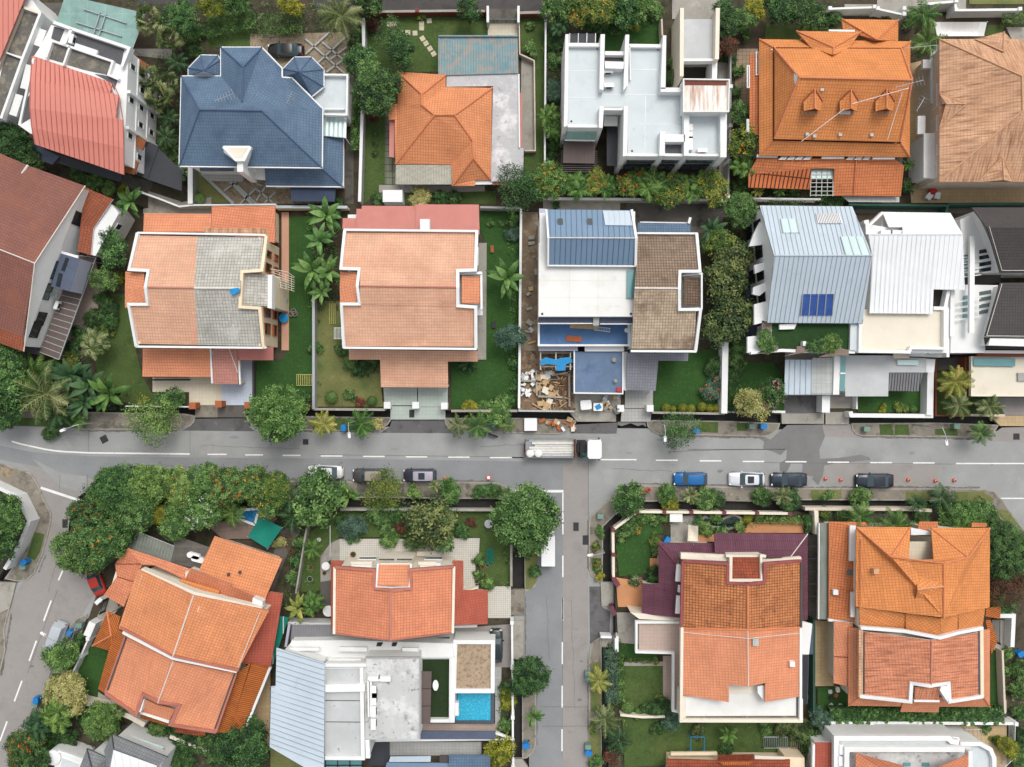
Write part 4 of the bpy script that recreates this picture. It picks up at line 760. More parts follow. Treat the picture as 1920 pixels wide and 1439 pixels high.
h.slab(M1.p('280 585 340 592 335 620 272 608'),5.3,'window_grey',.1,name='skylight');h.ac(M1(330,665),3.6,70,1.2)
h.slab(M1.p('448 372 562 386 345 985 232 940'),3.2,'canopy_brown',.08,name='glass_canopy')
for k in range(18):
 f=k/17;a,c=M1(448+(232-448)*f,372+(940-372)*f),M1(562+(345-562)*f,386+(985-386)*f)
 h.para([a,c],3.26,.07,.12,'poly_sheet',name='canopy_beam')
h.para(M1.p('562 386 345 985'),3.3,.1,.15,'galvanised',name='canopy_beam');h.posts(M1.p('555 410 490 580 420 770 352 960'),3.1,'galvanised',.06)
h.slab(M1.p('150 910 240 915 240 960 150 940'),2.6,'flat_asphalt',.1,name='lower_roof')
h.roof(dict(a=(-80,300,7.2),b=(0,352,7.2),c=(-10,400,7.2),d=(-80,420,7.2)),'abcd','tile_orange','upper_roof')
h=House('semi_detached_house','twin-gabled house whose roof is half salmon tile and half weathered grey tile',(380,560))
N_=dict(a=(257,441.5,7),b=(370,443.6,7),c=(494.3,444.7,7),d=(488,505.5,8.5),e=(454.4,510,8.6),f=(451,541,9.3),g=(364.4,540.6,9.3),h=(277,539,9.3),i=(276,508,8.55),j=(246,506,8.5),k=(255.7,645,7),l=(372,647,7),m=(491,649.5,7),n=(484.8,579,8.4),o=(449.6,574,8.5),p=(275,570,8.6),q=(244.5,573,8.5))
h.roof(N_,'abghij hglkqp','tile_peachy',edge='ridge_pink');h.roof(N_,'bcdefg gfonml','tile_old_grey',edge='ridge_white')
h.caps(N_,'hg','ridge_pink',.1);h.caps(N_,'gf','ridge_white',.13)
fp=[(257,441.5),(494.3,444.7),(530,545),(491,649.5),(255.7,645),(226,540)]
w7=[W(257,441.5,7),W(494.3,444.7,7),W(491,649.5,7),W(255.7,645,7)]
b=MB();b.prism(offset(ccw(w7),.15),YARD,6.9);h.put(b,'wall','peach_wall')
b=MB()
for A3,B3_ in((W(257,441.5,7),W(255.7,645,7)),(W(494.3,444.7,7),W(491,649.5,7))):
 sgn=1 if A3.x<B3_.x+5 and A3.x<-35 else-1
 x0=(A3.x+B3_.x)/2+.35*sgn;y0,y1=A3.y,B3_.y;yr=(y0+y1)/2;yn0,yn1=W(0,508,8.5).y,W(0,573,8.5).y
 for(ya,za,yb,zb)in((y0,7,yn0,8.35),(yn1,8.35,y1,7)):
  b.box((x0,(ya+yb)/2,7.0),(.2,abs(ya-yb),.2));b.face([(x0,ya,6.8),(x0,yb,6.8),(x0,yb,zb-.1),(x0,ya,za-.1)])
h.put(b,'gable_wall','peach_wall')
h.para(M1.p('805 240 755 455 868 462 852 560 862 660 752 660 798 908'),0,.34,.5,WP,zs=[7.4,8.8,8.9,9.6,8.9,8.8,7.4],name='coping')
h.para(M2.p('185 258 158 460 42 468 30 675 146 682 168 915'),0,.34,.5,'peach_wall',zs=[7.4,8.9,9.0,8.9,8.8,7.4],name='coping')
h.para(M1.p('805 240 1180 246 1510 252 1560 255'),7.3,.22,.5,WP,name='gutter');h.para(M1.p('795 908 1200 912 1545 915 1560 912'),7.3,.24,.5,WP,name='gutter')
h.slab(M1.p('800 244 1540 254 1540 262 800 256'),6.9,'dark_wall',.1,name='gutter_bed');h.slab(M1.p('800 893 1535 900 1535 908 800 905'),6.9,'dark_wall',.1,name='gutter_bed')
D=M1.d('a 735 468 7.6 b 846 474 8.3 c 848 560 8.4 d 852 652 8.2 e 733 682 7.5 f 733 575 7.7');h.roof(D,'abcf fcde','tile_clean_orange','dormer_roof',edge='ridge_pink')
b_=W(*M1(735,500),7.5);h.slab(M1.p('738 480 845 480 850 650 738 670'),7.35,'peach_wall',6.5,name='bay_wall')
D=M2.d('a 60 478 8.3 b 195 485 7.7 c 192 670 7.7 d 45 668 8.3');h.roof(D,'abcd','tile_old_grey','dormer_roof');h.slab(M2.p('195 485 220 488 218 685 192 680'),7.8,WP,1.2,name='parapet');h.slab(M2.p('55 490 218 490 216 672 55 672'),7.4,'peach_wall',7.1,name='bay_wall')
h.slab(M1.p('1345 570 1400 562 1410 580 1360 610'),9.5,'blue_tarp',.12,name='tarpaulin_patch')
E0,E1=W(491,649.5,7),W(494.3,444.7,7);E0.x-=.12;E1.x-=.12
for f0,f1 in((.12,.22),(.28,.36),(.7,.78),(.84,.9)):h.win(E0,E1,f0,f1,3.8,6.0,frame='orange_brick',proud=.12);h.win(E0,E1,f0,f1,1.,2.6,frame='orange_brick',proud=.12)
h.slab(M2.p('222 490 262 500 262 680 222 680'),3.4,WP,.2,name='balcony')
D=M2.d('a 205 452 5.6 b 350 500 3.0 c 352 585 3.0 d 225 545 5.6');
h.para(M2.p('210 452 310 470 350 500'),0,.07,.1,'cream_wall',zs=[5.6,4.0,3.],name='awning_frame')
for k in range(7):
 f=k/6;A4=W(*M2(212+10*f,455+92*f),5.4);B4_=W(*M2(350,505+78*f),3.0);q=MB();q.tube([A4,B4_],.04,5);h.put(q,'awning_bar','cream_wall')
for k in range(4):
 f=(k+.5)/4;A4=W(*M2(212+138*f,455+45*f),5.4-2.4*f);B4_=W(*M2(222+128*f,547+36*f),5.4-2.4*f);q=MB();q.tube([A4,B4_],.03,5);h.put(q,'awning_bar','cream_wall')
h.wall(M2.p('265 620 300 620 300 690 265 690'),1.2,'cream_wall',0,name='utility_box')
D=M1.d('a 845 125 3.6 b 1240 130 3.6 c 1240 235 4.2 d 840 235 4.2');h.roof(D,'abcd','tile_clean_orange','lower_roof');
D=M2.d('a -5 85 3.4 b 238 85 3.4 c 236 300 4.2 d -5 300 4.2');D['a']=(*M1(1242,85),3.5);D['d']=(*M1(1242,240),4.2);h.roof(D,'abcd','tile_terracotta','lower_roof',edge='ridge_pink')
h.slab(M1.p('1200 210 1560 215 1560 250 1200 240'),7.2,'tile_tan',.3,'peach_wall',name='ledge');h.wall(M2.p('-10 90 232 90 232 290 -10 290'),3.2,'peach_wall',.3)
D=M1.d('a 838 918 4.3 b 1228 920 4.3 c 1240 1087 3.4 d 835 1085 3.4');h.roof(D,'abcd','tile_clean_orange','porch_roof',edge='ridge_orange');h.para(M1.p('1234 920 1244 1125'),0,.2,.4,WP,zs=[4.4,3.5])
D=M1.d('a 1250 918 4.3 b 1392 922 4.3 c 1396 1128 3.3 d 1244 1128 3.3');h.roof(D,'abcd','tile_pink','porch_roof',edge='ridge_pink');h.para(M1.p('1400 985 1408 1130'),3.5,.2,.3,WP);h.caps(M1.d('a 1345 920 4.4 b 1395 1060 3.8'),'ab','ridge_white',.06)
D=M2.d('a 0 918 4.3 b 226 908 4.3 c 226 988 3.7 d 10 988 3.7');h.roof(D,'abcd','corr_mauve','porch_roof',seam=.3)
h.posts(M1.p('850 1075 1225 1078 1255 1118 1388 1118'),3.2,'peach_wall',.18);h.wall(M1.p('850 925 1390 930 1390 960 850 955'),4.,'peach_wall',0)
h=House('semi_detached_house','broad house with a clean salmon tile roof, white copings and a long salmon porch',(768,555))
D=M2.d('a 655 238 7 b 1415 240 7 c 1405 448 8.5 d 1302 458 8.6 e 1300 560 9.3 f 735 552 9.3 g 735 448 8.6 h 632 440 8.5 i 650 905 7 j 1402 908 7 k 1405 678 8.45 l 1302 672 8.5 m 735 660 8.6 n 634 660 8.5')
h.roof(D,'abcdefgh felkjinm','tile_peachy',edge='ridge_pink');h.caps(D,'fe','ridge_pink',.12)
w7=[W(*D[q][:2],7)for q in 'abji'];b=MB();b.prism(offset(ccw(w7),.15),YARD,6.9)
for x0,(ya,yb,yc,yd)in((w7[0].x+.4,[W(*D[q]).y for q in 'ahni']),(w7[1].x-.4,[W(*D[q]).y for q in 'bckj'])):
 b.face([(x0,ya,6.8),(x0,yb,6.8),(x0,yb,8.35),(x0,ya,6.95)]);b.face([(x0,yc,6.8),(x0,yd,6.8),(x0,yd,6.95),(x0,yc,8.35)])
h.put(b,'wall',WP)
h.para(M2.p('645 222 622 448 730 452 718 552 730 658 625 658 640 916'),0,.34,.6,WP,zs=[7.4,8.8,8.9,9.5,8.9,8.8,7.4],name='coping');h.para(M2.p('1420 228 1412 458 1308 462 1308 560 1308 668 1414 676 1415 920'),0,.36,.6,WP,zs=[7.4,8.8,8.9,9.5,8.9,8.8,7.4],name='coping')
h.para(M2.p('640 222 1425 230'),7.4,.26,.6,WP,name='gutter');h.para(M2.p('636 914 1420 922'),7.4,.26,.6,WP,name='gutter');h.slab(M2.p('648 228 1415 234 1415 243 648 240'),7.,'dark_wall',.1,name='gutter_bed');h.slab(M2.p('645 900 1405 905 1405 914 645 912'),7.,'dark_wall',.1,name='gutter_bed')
D=M2.d('a 620 468 7.7 b 716 472 8.3 c 714 552 8.4 d 716 652 8.3 e 618 650 7.7 f 616 560 7.8');h.roof(D,'abcf fcde','tile_clean_orange','dormer_roof',edge='ridge_pink');h.slab(M2.p('625 475 715 475 715 648 625 646'),7.4,WP,7.1,name='bay_wall')
D=M2.d('a 1332 495 8.2 b 1440 497 7.6 c 1440 656 7.6 d 1332 654 8.2');h.roof(D,'abcd','tile_clean_orange','dormer_roof',edge='ridge_pink');h.slab(M2.p('1335 490 1442 490 1442 662 1335 662'),7.4,WP,7.1,name='bay_wall');h.para(M2.p('1446 472 1448 690'),7.8,.25,.8,WP);h.para(M2.p('1320 480 1450 475'),8.0,.3,.6,WP)
h.slab(M2.p('1412 640 1455 640 1455 724 1412 724'),5.2,WP,.3,name='ledge')
D=M2.d('a 714 100 3.5 b 1062 104 3.5 c 1062 218 4.3 d 714 218 4.3');h.roof(D,'abcd','corr_mauve','lower_roof',seam=.28,edge='ridge_pink');D=M2.d('a 1060 74 3.6 b 1432 75 3.6 c 1436 250 4.4 d 1062 222 4.4');h.roof(D,'abcd','corr_mauve','lower_roof',seam=.28,edge='ridge_pink');D=M2.d('a 634 155 3.5 b 714 155 3.5 c 714 218 4. d 632 218 4.');h.roof(D,'abcd','corr_mauve','lower_roof',seam=.28)
D=M2.d('a 745 82 3.2 b 1060 84 3.2 c 1060 106 3.4 d 745 104 3.4');h.roof(D,'abcd','corr_mauve','lower_roof',seam=.28)
h.box(M2(1115,192),3.4,(1.15,1.3,2.6),WP,0,'chimney');h.wall(M2.p('650 120 1430 110 1430 230 650 230'),3.2,WP,.3)
D=M2.d('a 670 925 4.4 b 1426 935 4.4 c 1426 996 3.9 d 1250 996 3.9 e 1252 1148 3.3 f 858 1146 3.3 g 853 985 3.9 h 670 985 3.9');h.roof(D,'ahgfedcb','tile_peachy','porch_roof',edge='ridge_pink');h.wall(M2.p('690 930 1410 935 1410 970 690 965'),4.0,WP,0);h.posts(M2.p('872 1135 1062 1138 1240 1138'),3.2,WP,.16)
W0,W1=W(*M2(650,905),7),W(*M2(655,238),7)
E0,E1=W(*M2(1402,908),7),W(*M2(1415,240),7);E0.x-=.1;E1.x-=.1
for f0,f1 in((.1,.25),(.74,.88)):h.win(E0,E1,f0,f1,3.8,5.6,sill=True);h.win(E0,E1,f0,f1,.9,2.4)
h=House('semi_detached_house','house under renovation with a blue-grey metal roof, white flat roof and blue decks',(1095,560))
h.wall(M3.p('220 120 790 110 785 735 218 735'),7.2,WP,.1)
h.slab(M3.p('220 300 276 300 280 436 784 436 780 732 218 732'),7.5,'flat_white',.3)
D=M3.d('a 268 104 8.2 b 760 108 8.2 c 786 272 9.7 d 280 270 9.7 e 782 434 8.0 f 280 432 8.0');h.roof(D,'abcd dcef','metal_bluegrey',edge=WP,seam=.62,ms='metal_bluegrey_seam');h.caps(D,'dc','ridge_white',.07)
h.para(M3.p('264 102 276 270 275 436'),0,.22,.5,WP,zs=[8.5,9.9,8.3]);h.para(M3.p('765 104 792 272 788 440'),0,.3,.5,WP,zs=[8.5,9.9,8.3]);h.para(M3.p('272 432 790 436'),8.2,.16,.5,WP)
D=M3.d('a 594 110 8.4 b 752 112 8.4 c 770 198 9.15 d 610 196 9.15');h.roof(D,'abcd','metal_pale','patched_roof',.06,seam=.62)
for x,y,zz in((345,172,8.9),(519,172,8.9)):h.slab(M3.p(f'{x-15} {y-16} {x+15} {y-16} {x+17} {y+16} {x-13} {y+16}'),zz+.22,DG,.25,'white_paint',name='skylight')
for q in('224 520 740 522','224 620 778 622','400 440 398 730','570 440 566 730'):h.para(M3.p(q),7.515,.05,.03,'flat_cream',name='membrane_seam')
for x,y in((240,716),(760,716)):h.slab(M3.p(f'{x-6} {y-6} {x+6} {y-6} {x+6} {y+6} {x-6} {y+6}'),7.53,'dark_metal',.05,name='roof_drain')
h.slab(M3.p('222 98 262 100 266 300 222 300'),5.0,'metal_lilac',.2,name='lower_roof')
h.slab(M3.p('740 462 788 462 786 622 738 620'),7.75,'teal_glass',.2,WP,name='skylight');h.para(M3.p('740 462 788 462 786 622 738 620'),7.8,.1,.2,'teal_glass',True,'skylight_frame')
h.slab(M3.p('218 737 545 737 545 770 215 770'),6.4,'slate_strip',.2,name='ledge');h.slab(M3.p('575 737 770 737 770 772 575 772'),6.4,'slate_strip',.2,name='ledge');h.para(M3.p('215 772 545 772'),6.6,.12,.3,WP);h.para(M3.p('580 775 770 775'),6.6,.12,.3,WP);h.box(M3(556,755),6.2,(.7,1.2,.6),'grey_wall',0,'scupper')
h.wall(M3.p('216 735 772 735 765 900 218 900'),3.6,WP,.05);h.slab(M3.p('228 778 744 778 744 894 226 894'),3.7,'blue_membrane',.12,name='roof_deck');h.para(M3.p('220 772 220 900 750 900 750 772'),4.4,.24,.8,WP)
h.slab(M3.p('218 902 448 902 448 934 218 934'),3.3,'metal_lilac',.15,name='ledge');h.slab(M3.p('490 902 720 902 720 936 490 936'),3.4,WP,.3,name='ledge')
h.wall(M3.p('428 936 716 936 716 1185 426 1180'),3.0,WP,.05);h.slab(M3.p('432 938 714 938 712 1178 430 1174'),3.06,'blue_membrane_dull',.1,name='roof_deck');h.para(M3.p('428 936 428 1180 712 1184 714 940'),3.35,.16,.4,WP)
h.slab(M3.p('716 938 742 938 735 1165 712 1165'),3.3,'flat_weathered',.3,name='party_wall')
for k in range(3):h.para(M3.p(f'{225} {945 + k * 40} 420 {945 + k * 40}'),2.6,.16,.2,'pole_wood',name='site_beam')
for x in(230,320,405):h.para(M3.p(f'{x} 940 {x} 1045'),2.75,.16,.2,'poly_sheet',name='site_beam')
h.posts(M3.p('232 1040 405 1040 440 1275 690 1275'),2.6,'pole_wood',.1,'site_post')
for q in('112 1108 210 1110','205 1050 208 1195','215 1200 360 1205','398 1050 400 1260','400 1060 300 1075'):h.para(M3.p(q),1.1,.22,.9,'concrete',name='site_wall')
h=House('semi_detached_house','half of a twin house with a weathered brown tile roof and grey-lilac carport roof',(1260,560))
D=M3.d('a 800 248 7 b 1140 250 7 c 1155 452 8.5 d 1045 462 8.55 e 1045 567 9.3 f 782 565 9.3 g 1040 690 8.5 h 1142 702 8.4 i 1132 922 7 j 765 920 7')
h.roof(D,'abcdef','tile_mid_brown');h.roof(D,'feghij','tile_old_brown');h.caps(D,'fe','ridge_white',.12)
w7=[W(*D[q][:2],7)for q in 'abij'];b=MB();b.prism(offset(ccw(w7),.12),YARD,6.9);x0=w7[1].x-.3
ya,yb,yc,yd=[W(*D[q]).y for q in 'bchi'];b.face([(x0,ya,6.8),(x0,yb,6.8),(x0,yb,8.35),(x0,ya,6.95)]);b.face([(x0,yc,6.8),(x0,yd,6.8),(x0,yd,6.95),(x0,yc,8.35)]);h.put(b,'wall',WP)
h.para(M3.p('1146 240 1166 465 1048 466 1045 570 1046 690 1170 690 1140 935'),0,.34,.6,WP,zs=[7.4,8.8,8.9,9.5,8.9,8.7,7.4],name='coping')
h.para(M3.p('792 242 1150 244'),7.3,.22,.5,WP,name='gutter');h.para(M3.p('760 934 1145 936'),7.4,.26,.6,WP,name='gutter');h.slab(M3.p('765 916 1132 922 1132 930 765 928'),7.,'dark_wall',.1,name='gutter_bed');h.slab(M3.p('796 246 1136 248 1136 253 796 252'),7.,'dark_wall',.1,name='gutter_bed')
D=M3.d('a 1072 500 8.2 b 1166 503 7.5 c 1164 670 7.5 d 1070 668 8.2');h.roof(D,'abcd','tile_dark_brown','dormer_roof');h.slab(M3.p('1070 485 1172 485 1172 690 1070 690'),7.3,WP,7,name='bay_wall');h.para(M3.p('1062 492 1176 480 1176 690'),7.9,.2,.7,WP)
D=M3.d('a 738 944 4.2 b 925 945 4.2 c 905 1167 3.3 d 730 1162 3.3');h.roof(D,'abcd','tile_lilac','porch_roof');D=M3.d('a 922 944 4.2 b 1097 946 4.2 c 1094 992 3.9 d 918 990 3.9');h.roof(D,'abcd','tile_lilac','porch_roof');h.posts(M3.p('742 1152 895 1155'),3.2,WP,.15)
D=M3.d('a 802 180 3.5 b 1110 186 3.5 c 1110 238 3.9 d 802 236 3.9');h.roof(D,'abcd','tile_blue','lower_roof');h.para(M3.p('1110 150 1100 185'),3.8,.3,.4,WP);h.wall(M3.p('800 160 1110 165 1110 240 800 240'),3.0,WP,.3)
h=House('semi_detached_house','house with a pale grey standing-seam roof carrying a dark blue solar panel',(1530,520))
D=M4.d('a 202 80 7.0 b 745 86 7.0 c 862 374 10.4 d 286 374 10.4 e 804 772 7.0 f 247 768 7.0');h.roof(D,'abcd dcef','metal_pale',edge='metal_pale_seam',seam=.55,ms='metal_pale_seam');h.caps(D,'dc','metal_pale',.08)
fp=offset(ccw([W(*D[q])for q in 'abef']),.3);b=MB();b.prism(fp,YARD,6.9)
A,B_=W(*D['f']),W(*D['a']);a_=A.lerp(B_,.5);b.face([(A.x+.3,A.y,6.8),(a_.x+.3,a_.y,10.1),(B_.x+.3,B_.y,6.8)]);A,B_=W(*D['e']),W(*D['b']);b.face([(A.x-.3,A.y,6.8),(B_.x-.3,B_.y,6.8),(B_.x-.3,(A.y+B_.y)/2,10.1)]);h.put(b,'wall',WP)
def onroof(D,x,y,up=.12):
 yr=M4(0,374)[1];_,py=M4(x,y);y0,y1=D['a'][1],D['e'][1]
 f=(py-y0)/(yr-y0)if py<yr else(y1-py)/(y1-yr)
 return 7.0+3.4*f+up
def lights(quad,m,nm,n=0,fm=None):
 D2={c:(*M4(x,y),onroof(D,x,y))for c,(x,y)in zip('abcd',quad)};h.roof(D2,'abcd',g[m],nm,.12,fm or 'galvanised')
 for k in range(n+1):
  f=k/max(1,n);a,c=[quad[0][i]+(quad[1][i]-quad[0][i])*f for i in(0,1)],[quad[3][i]+(quad[2][i]-quad[3][i])*f for i in(0,1)]
  h.para([M4(*a),M4(*c)],0,.1,.12,fm or 'galvanised',zs=[onroof(D,*a,.2),onroof(D,*c,.2)],name='glazing_bar')
lights([(325,158),(415,158),(434,240),(340,240)],'pale_glass','skylight',2);lights([(678,262),(812,262),(850,370),(708,370)],'pale_glass','skylight',3)
lights([(535,125),(665,125),(684,185),(548,185)],'corr_dark','roof_vent',14,'white_enamel');lights([(456,600),(638,600),(628,726),(444,726)],'solar','solar_panel',4)
A,B_=fp[0],fp[1]
E=[q for q in zip(fp,fp[1:]+fp[:1])if abs((q[1]-q[0]).y)>8 and q[0].x<36 and q[1].x<36][0]
for f0,f1 in((.08,.2),(.3,.42),(.5,.62),(.72,.86)):h.win(E[0],E[1],f0,f1,3.6,6.0,n=2,frame='dark_metal');h.win(E[0],E[1],f0,f1,.6,2.6,n=2,frame='dark_metal')
for q in('205 175 250 250 215 310 140 320 165 250','170 430 275 400 270 440 175 480','165 560 265 520 265 560 200 610 160 600','170 660 250 640 245 760 170 780','130 850 235 840 250 940 130 945'):h.slab(M4.p(q),6.2,WP,.5,name='sun_hood')
h.slab(M4.p('215 755 275 770 262 920 210 900'),6.2,'wood_deck',.2,name='deck')
h.wall(M4.p('272 770 728 775 725 928 270 920'),6.0,WP,0);h.slab(M4.p('275 772 727 776 724 925 272 920'),6.06,'turf',.1,name='turf_terrace');h.para(M4.p('150 945 330 930 450 935 760 940'),6.5,.35,.8,WP)
for q in('190 945 310 930 308 900 265 900 255 955','345 965 475 940 475 905 420 905 418 940','545 970 725 960 725 930 640 905 630 940'):h.slab(M4.p(q),6.75,'wood_deck',.15,name='deck_ledge')
h.slab(M4.p('318 778 420 772 405 805 318 808'),6.55,WP,.45,name='bench_seat');h.box(M4(465,890),6.1,(.35,.55,.9),WP,0,'planter_box')
h.slab(M4.p('352 985 512 985 505 1190 345 1190'),3.4,'metal_pale',.15,name='carport_roof')
for k in range(5):h.para(M4.p(f'{378 + k * 32} 985 {372 + k * 33} 1190'),3.46,.06,.08,'metal_pale_seam',name='seam')
h.slab(M4.p('512 975 642 975 635 1190 505 1190'),3.3,'poly_sheet',.1,name='carport_canopy')
for k in range(6):h.para(M4.p(f'508 {990 + k * 38} 640 {990 + k * 38}'),3.36,.06,.1,'galvanised',name='canopy_beam')
h.posts(M4.p('355 1180 500 1180 632 1180'),3.2,'galvanised',.08)
h.slab(M4.p('640 965 675 965 668 1190 632 1190'),3.6,WP,3.3,name='wall')
h=House('semi_detached_house','house with a white standing-seam metal roof stepping down to a cream roof terrace',(1700,540))
D=M4.d('a 920 118 7.2 b 1320 124 7.2 c 1392 250 8.6 d 838 250 8.6 e 1405 576 7.2 f 1222 572 7.2 g 1216 716 6.9 h 845 712 6.9 i 862 376 8.0 j 960 208 8.2 k 1040 208 8.2 l 1040 250 8.6');h.roof(D,'abclkj dcefghi','metal_white',edge=WP,sh=.025,sw=.04,seam=.55,ms='metal_white_seam')
h.wall([D[q][:2]for q in 'abcefghi'],6.9,WP,.25);h.slab(M4.p('840 190 960 210 1040 212 1040 248 838 250'),7.6,WP,.3,name='plant_deck');h.para(M4.p('815 178 832 175 835 250'),8.3,.4,1.2,WP);h.para(M4.p('838 205 925 120'),8.0,.3,.8,WP)
h.ac(M4(945,240),7.6,0,1.6);h.ac(M4(1005,240),7.6,0,1.6);h.caps(D,'dc','metal_white',.07)
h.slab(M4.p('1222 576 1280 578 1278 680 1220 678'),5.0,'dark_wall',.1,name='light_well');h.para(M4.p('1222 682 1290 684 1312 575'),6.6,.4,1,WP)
h.wall(M4.p('728 690 1312 680 1308 945 728 940'),6.2,WP,0);h.slab(M4.p('795 692 1285 690 1282 915 790 935'),6.26,'flat_cream',.1,name='roof_terrace');h.slab(M4.p('735 775 790 778 788 938 730 935'),6.5,'flat_grey',.4,WP,name='ledge')
h.para(M4.p('795 700 790 935 1080 940 1090 915 1290 918 1290 690'),6.9,.35,.8,WP);h.slab(M4.p('1300 560 1318 560 1314 970 1298 970'),5.6,WP,5.3,name='fin_wall')
h.slab(M4.p('690 960 1000 960 960 1062 955 1200 705 1200'),3.4,'flat_weathered',.25,name='flat_roof');h.slab(M4.p('955 968 1178 975 1175 1060 955 1060'),3.34,'flat_weathered',.25,name='flat_roof');h.slab(M4.p('675 965 708 965 700 1170 675 1170'),3.7,'teal_glass',.2,WP,name='skylight');h.para(M4.p('675 1065 705 1065'),3.8,.2,.2,WP)
h.slab(M4.p('1012 985 1135 988 1132 1018 1012 1015'),3.7,'pale_glass',.3,WP,name='skylight');h.slab(M4.p('988 950 1085 948 1078 975 988 978'),4.6,'beige_wall',.2,name='sun_hood');h.slab(M4.p('1078 945 1298 948 1298 970 1078 965'),4.5,WP,.2,name='sun_hood')
A,B_=W(*M4(1085,946),6.2),W(*M4(1300,946),6.2);h.win(A,B_,.02,.5,4.0,5.6,n=2);h.win(A,B_,.6,.95,4.0,5.6,n=2)
D=M4.d('a 956 1062 3.3 b 1158 1062 3.3 c 1134 1170 2.9 d 954 1168 2.9');h.roof(D,'abcd','corr_dark','canopy',.08,seam=.35,ms='dark_metal')
h.slab(M4.p('1178 980 1232 982 1225 1060 1178 1060'),3.2,WP,.3,name='ledge');h.wall(M4.p('715 965 950 965 950 1190 715 1190'),3.2,WP,.2);h.wall(M4.p('955 975 1165 975 1165 1050 955 1050'),3.1,WP,.1)
h=House('semi_detached_house','pair of dark charcoal roofs with pale slotted side walls at the right edge',(1890,540))
D=M4.d('a 1445 92 7 b 2500 92 7 c 2500 210 9.2 d 1545 208 9.2 e 2500 476 7 f 1612 476 7');D['d']=(*M4(1535,210),9.2);D['m']=(*M4(1575,330),8.2)
h.roof(D,'abcd dcef','tile_charcoal',edge='ridge_dark');h.caps(M4.d('a 1548 205 9.2 b 1622 462 7.2 c 2400 462 7.2'),'abc','ridge_white',.04)
D=M4.d('a 1612 534 7.2 b 2500 528 7.2 c 2500 868 7 d 1522 848 7 e 1530 920 6.0 f 2500 940 6.0');h.roof(D,'abcd','tile_charcoal',edge='ridge_dark');D['d']=(*M4(1520,852),7);h.roof(D,'dcfe','wood_dark','roof_edge');h.caps(M4.d('a 1622 540 7.3 b 1532 845 7.1 c 2400 855 7.1'),'abc','ridge_white',.04)
h.wall(M4.p('1450 95 2500 95 2500 476 1610 476 1540 300'),6.9,WP,.3);h.wall(M4.p('1612 534 2500 530 2500 940 1525 915'),6.9,WP,.3)
E0,E1=W(*M4(1612,476),6.9),W(*M4(1540,300),6.9)
h.wall(M4.p('1378 165 1470 120 1600 320 1608 470 1395 478'),5.6,WP,0);h.wall(M4.p('1325 560 1400 545 1600 548 1520 945 1320 945'),5.2,WP,0)
for x,ys in((1525,(350,385,425,460)),(1525,(595,630,670,705))):
 for i,y in enumerate(ys):h.slab(M4.p(f'{x-34} {y-8} {x+34} {y-20} {x+34} {y+2} {x-34} {y+14}'),5.66 if y<500 else 5.26,'dark_glass' if y<500 else 'window_grey',.08,name='slot_window')
for x,ys in((1415,(380,420,455,490)),(1412,(620,655,692,728))):
 for y in ys:h.slab(M4.p(f'{x-18} {y-8} {x+18} {y-14} {x+18} {y+8} {x-18} {y+14}'),5.66 if y<500 else 5.26,'teal_glass',.08,name='slot_window')
h.slab(M4.p('1436 260 1464 260 1460 828 1432 828'),6.6,WP,.4,name='screen_beam');h.slab(M4.p('1322 580 1346 580 1342 848 1318 848'),6.0,WP,.4,name='screen_beam')
for y in(385,420,460,500,640,675,710,745):h.para(M4.p(f'1345 {y + 8} 1500 {y - 14}'),5.9,.1,.12,WP,name='screen_bar')
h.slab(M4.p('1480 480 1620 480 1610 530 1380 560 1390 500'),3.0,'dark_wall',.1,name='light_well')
h.slab(M4.p('1448 965 2500 975 2500 1195 1448 1195'),3.4,'flat_cream',.3,'red_brick',name='porch_roof');h.para(M4.p('1448 965 1446 1195 2500 1200'),3.6,.2,.5,'cream_wall');h.para(M4.p('1415 970 1412 1200'),2.6,.35,2.3,'red_brick',name='side_wall')
h.slab(M4.p('1455 978 1702 980 1700 1024 1455 1020'),3.75,'teal_glass',.2,'dark_metal',name='skylight');h.para(M4.p('1480 950 2500 960'),4.4,.5,.3,'red_brick',name='ledge');h.para(M4.p('1520 938 2500 945'),4.9,.35,.5,WP,name='ledge');h.box(M4(1742,1086),3.4,(1,1,.3),'grey_wall',0,'roof_hatch')
h.slab(M4.p('1240 985 1390 965 1400 1030 1245 1050'),1.2,'dark_wall',.2,name='canopy')
h=House('detached_house','sprawling orange tile house set at an angle with four stepped gables in the lower left',(340,1200))
U=L1.d('a 955 -125 7.6 b 820 290 7.6 c 1195 490 9.9 d 1340 62 9.9 e 1862 165 7.6 f 1640 592 7.6')
h.roof(U,'abcd dcfe','tile_orange',edge='fascia_pink');h.caps(U,'dc','ridge_white',.08);h.caps(L1.d('a 985 -85 7.75 b 865 300 7.75 '),'ab','ridge_white',.05);h.caps(L1.d('a 1800 178 7.9 b 1650 560 7.9'),'ab','ridge_white',.05)
h.wall([U[q][:2]for q in 'abfe'],7.4,'cream_wall',.5)
A,B_,C_=W(*U['b']),W(*U['f']),W(*U['c']);b=MB();d=(B_-A).normalized();nn=Vector((-d.y,d.x,0))*.3
b.face([A+nn-Vector((0,0,1.2)),B_+nn-Vector((0,0,1.2)),B_+nn,C_+nn,A+nn]);A,B_,C_=W(*U['a']),W(*U['e']),W(*U['d']);b.face([B_-nn-Vector((0,0,.4)),A-nn-Vector((0,0,.4)),A-nn,C_-nn,B_-nn]);h.put(b,'gable_wall','cream_wall')
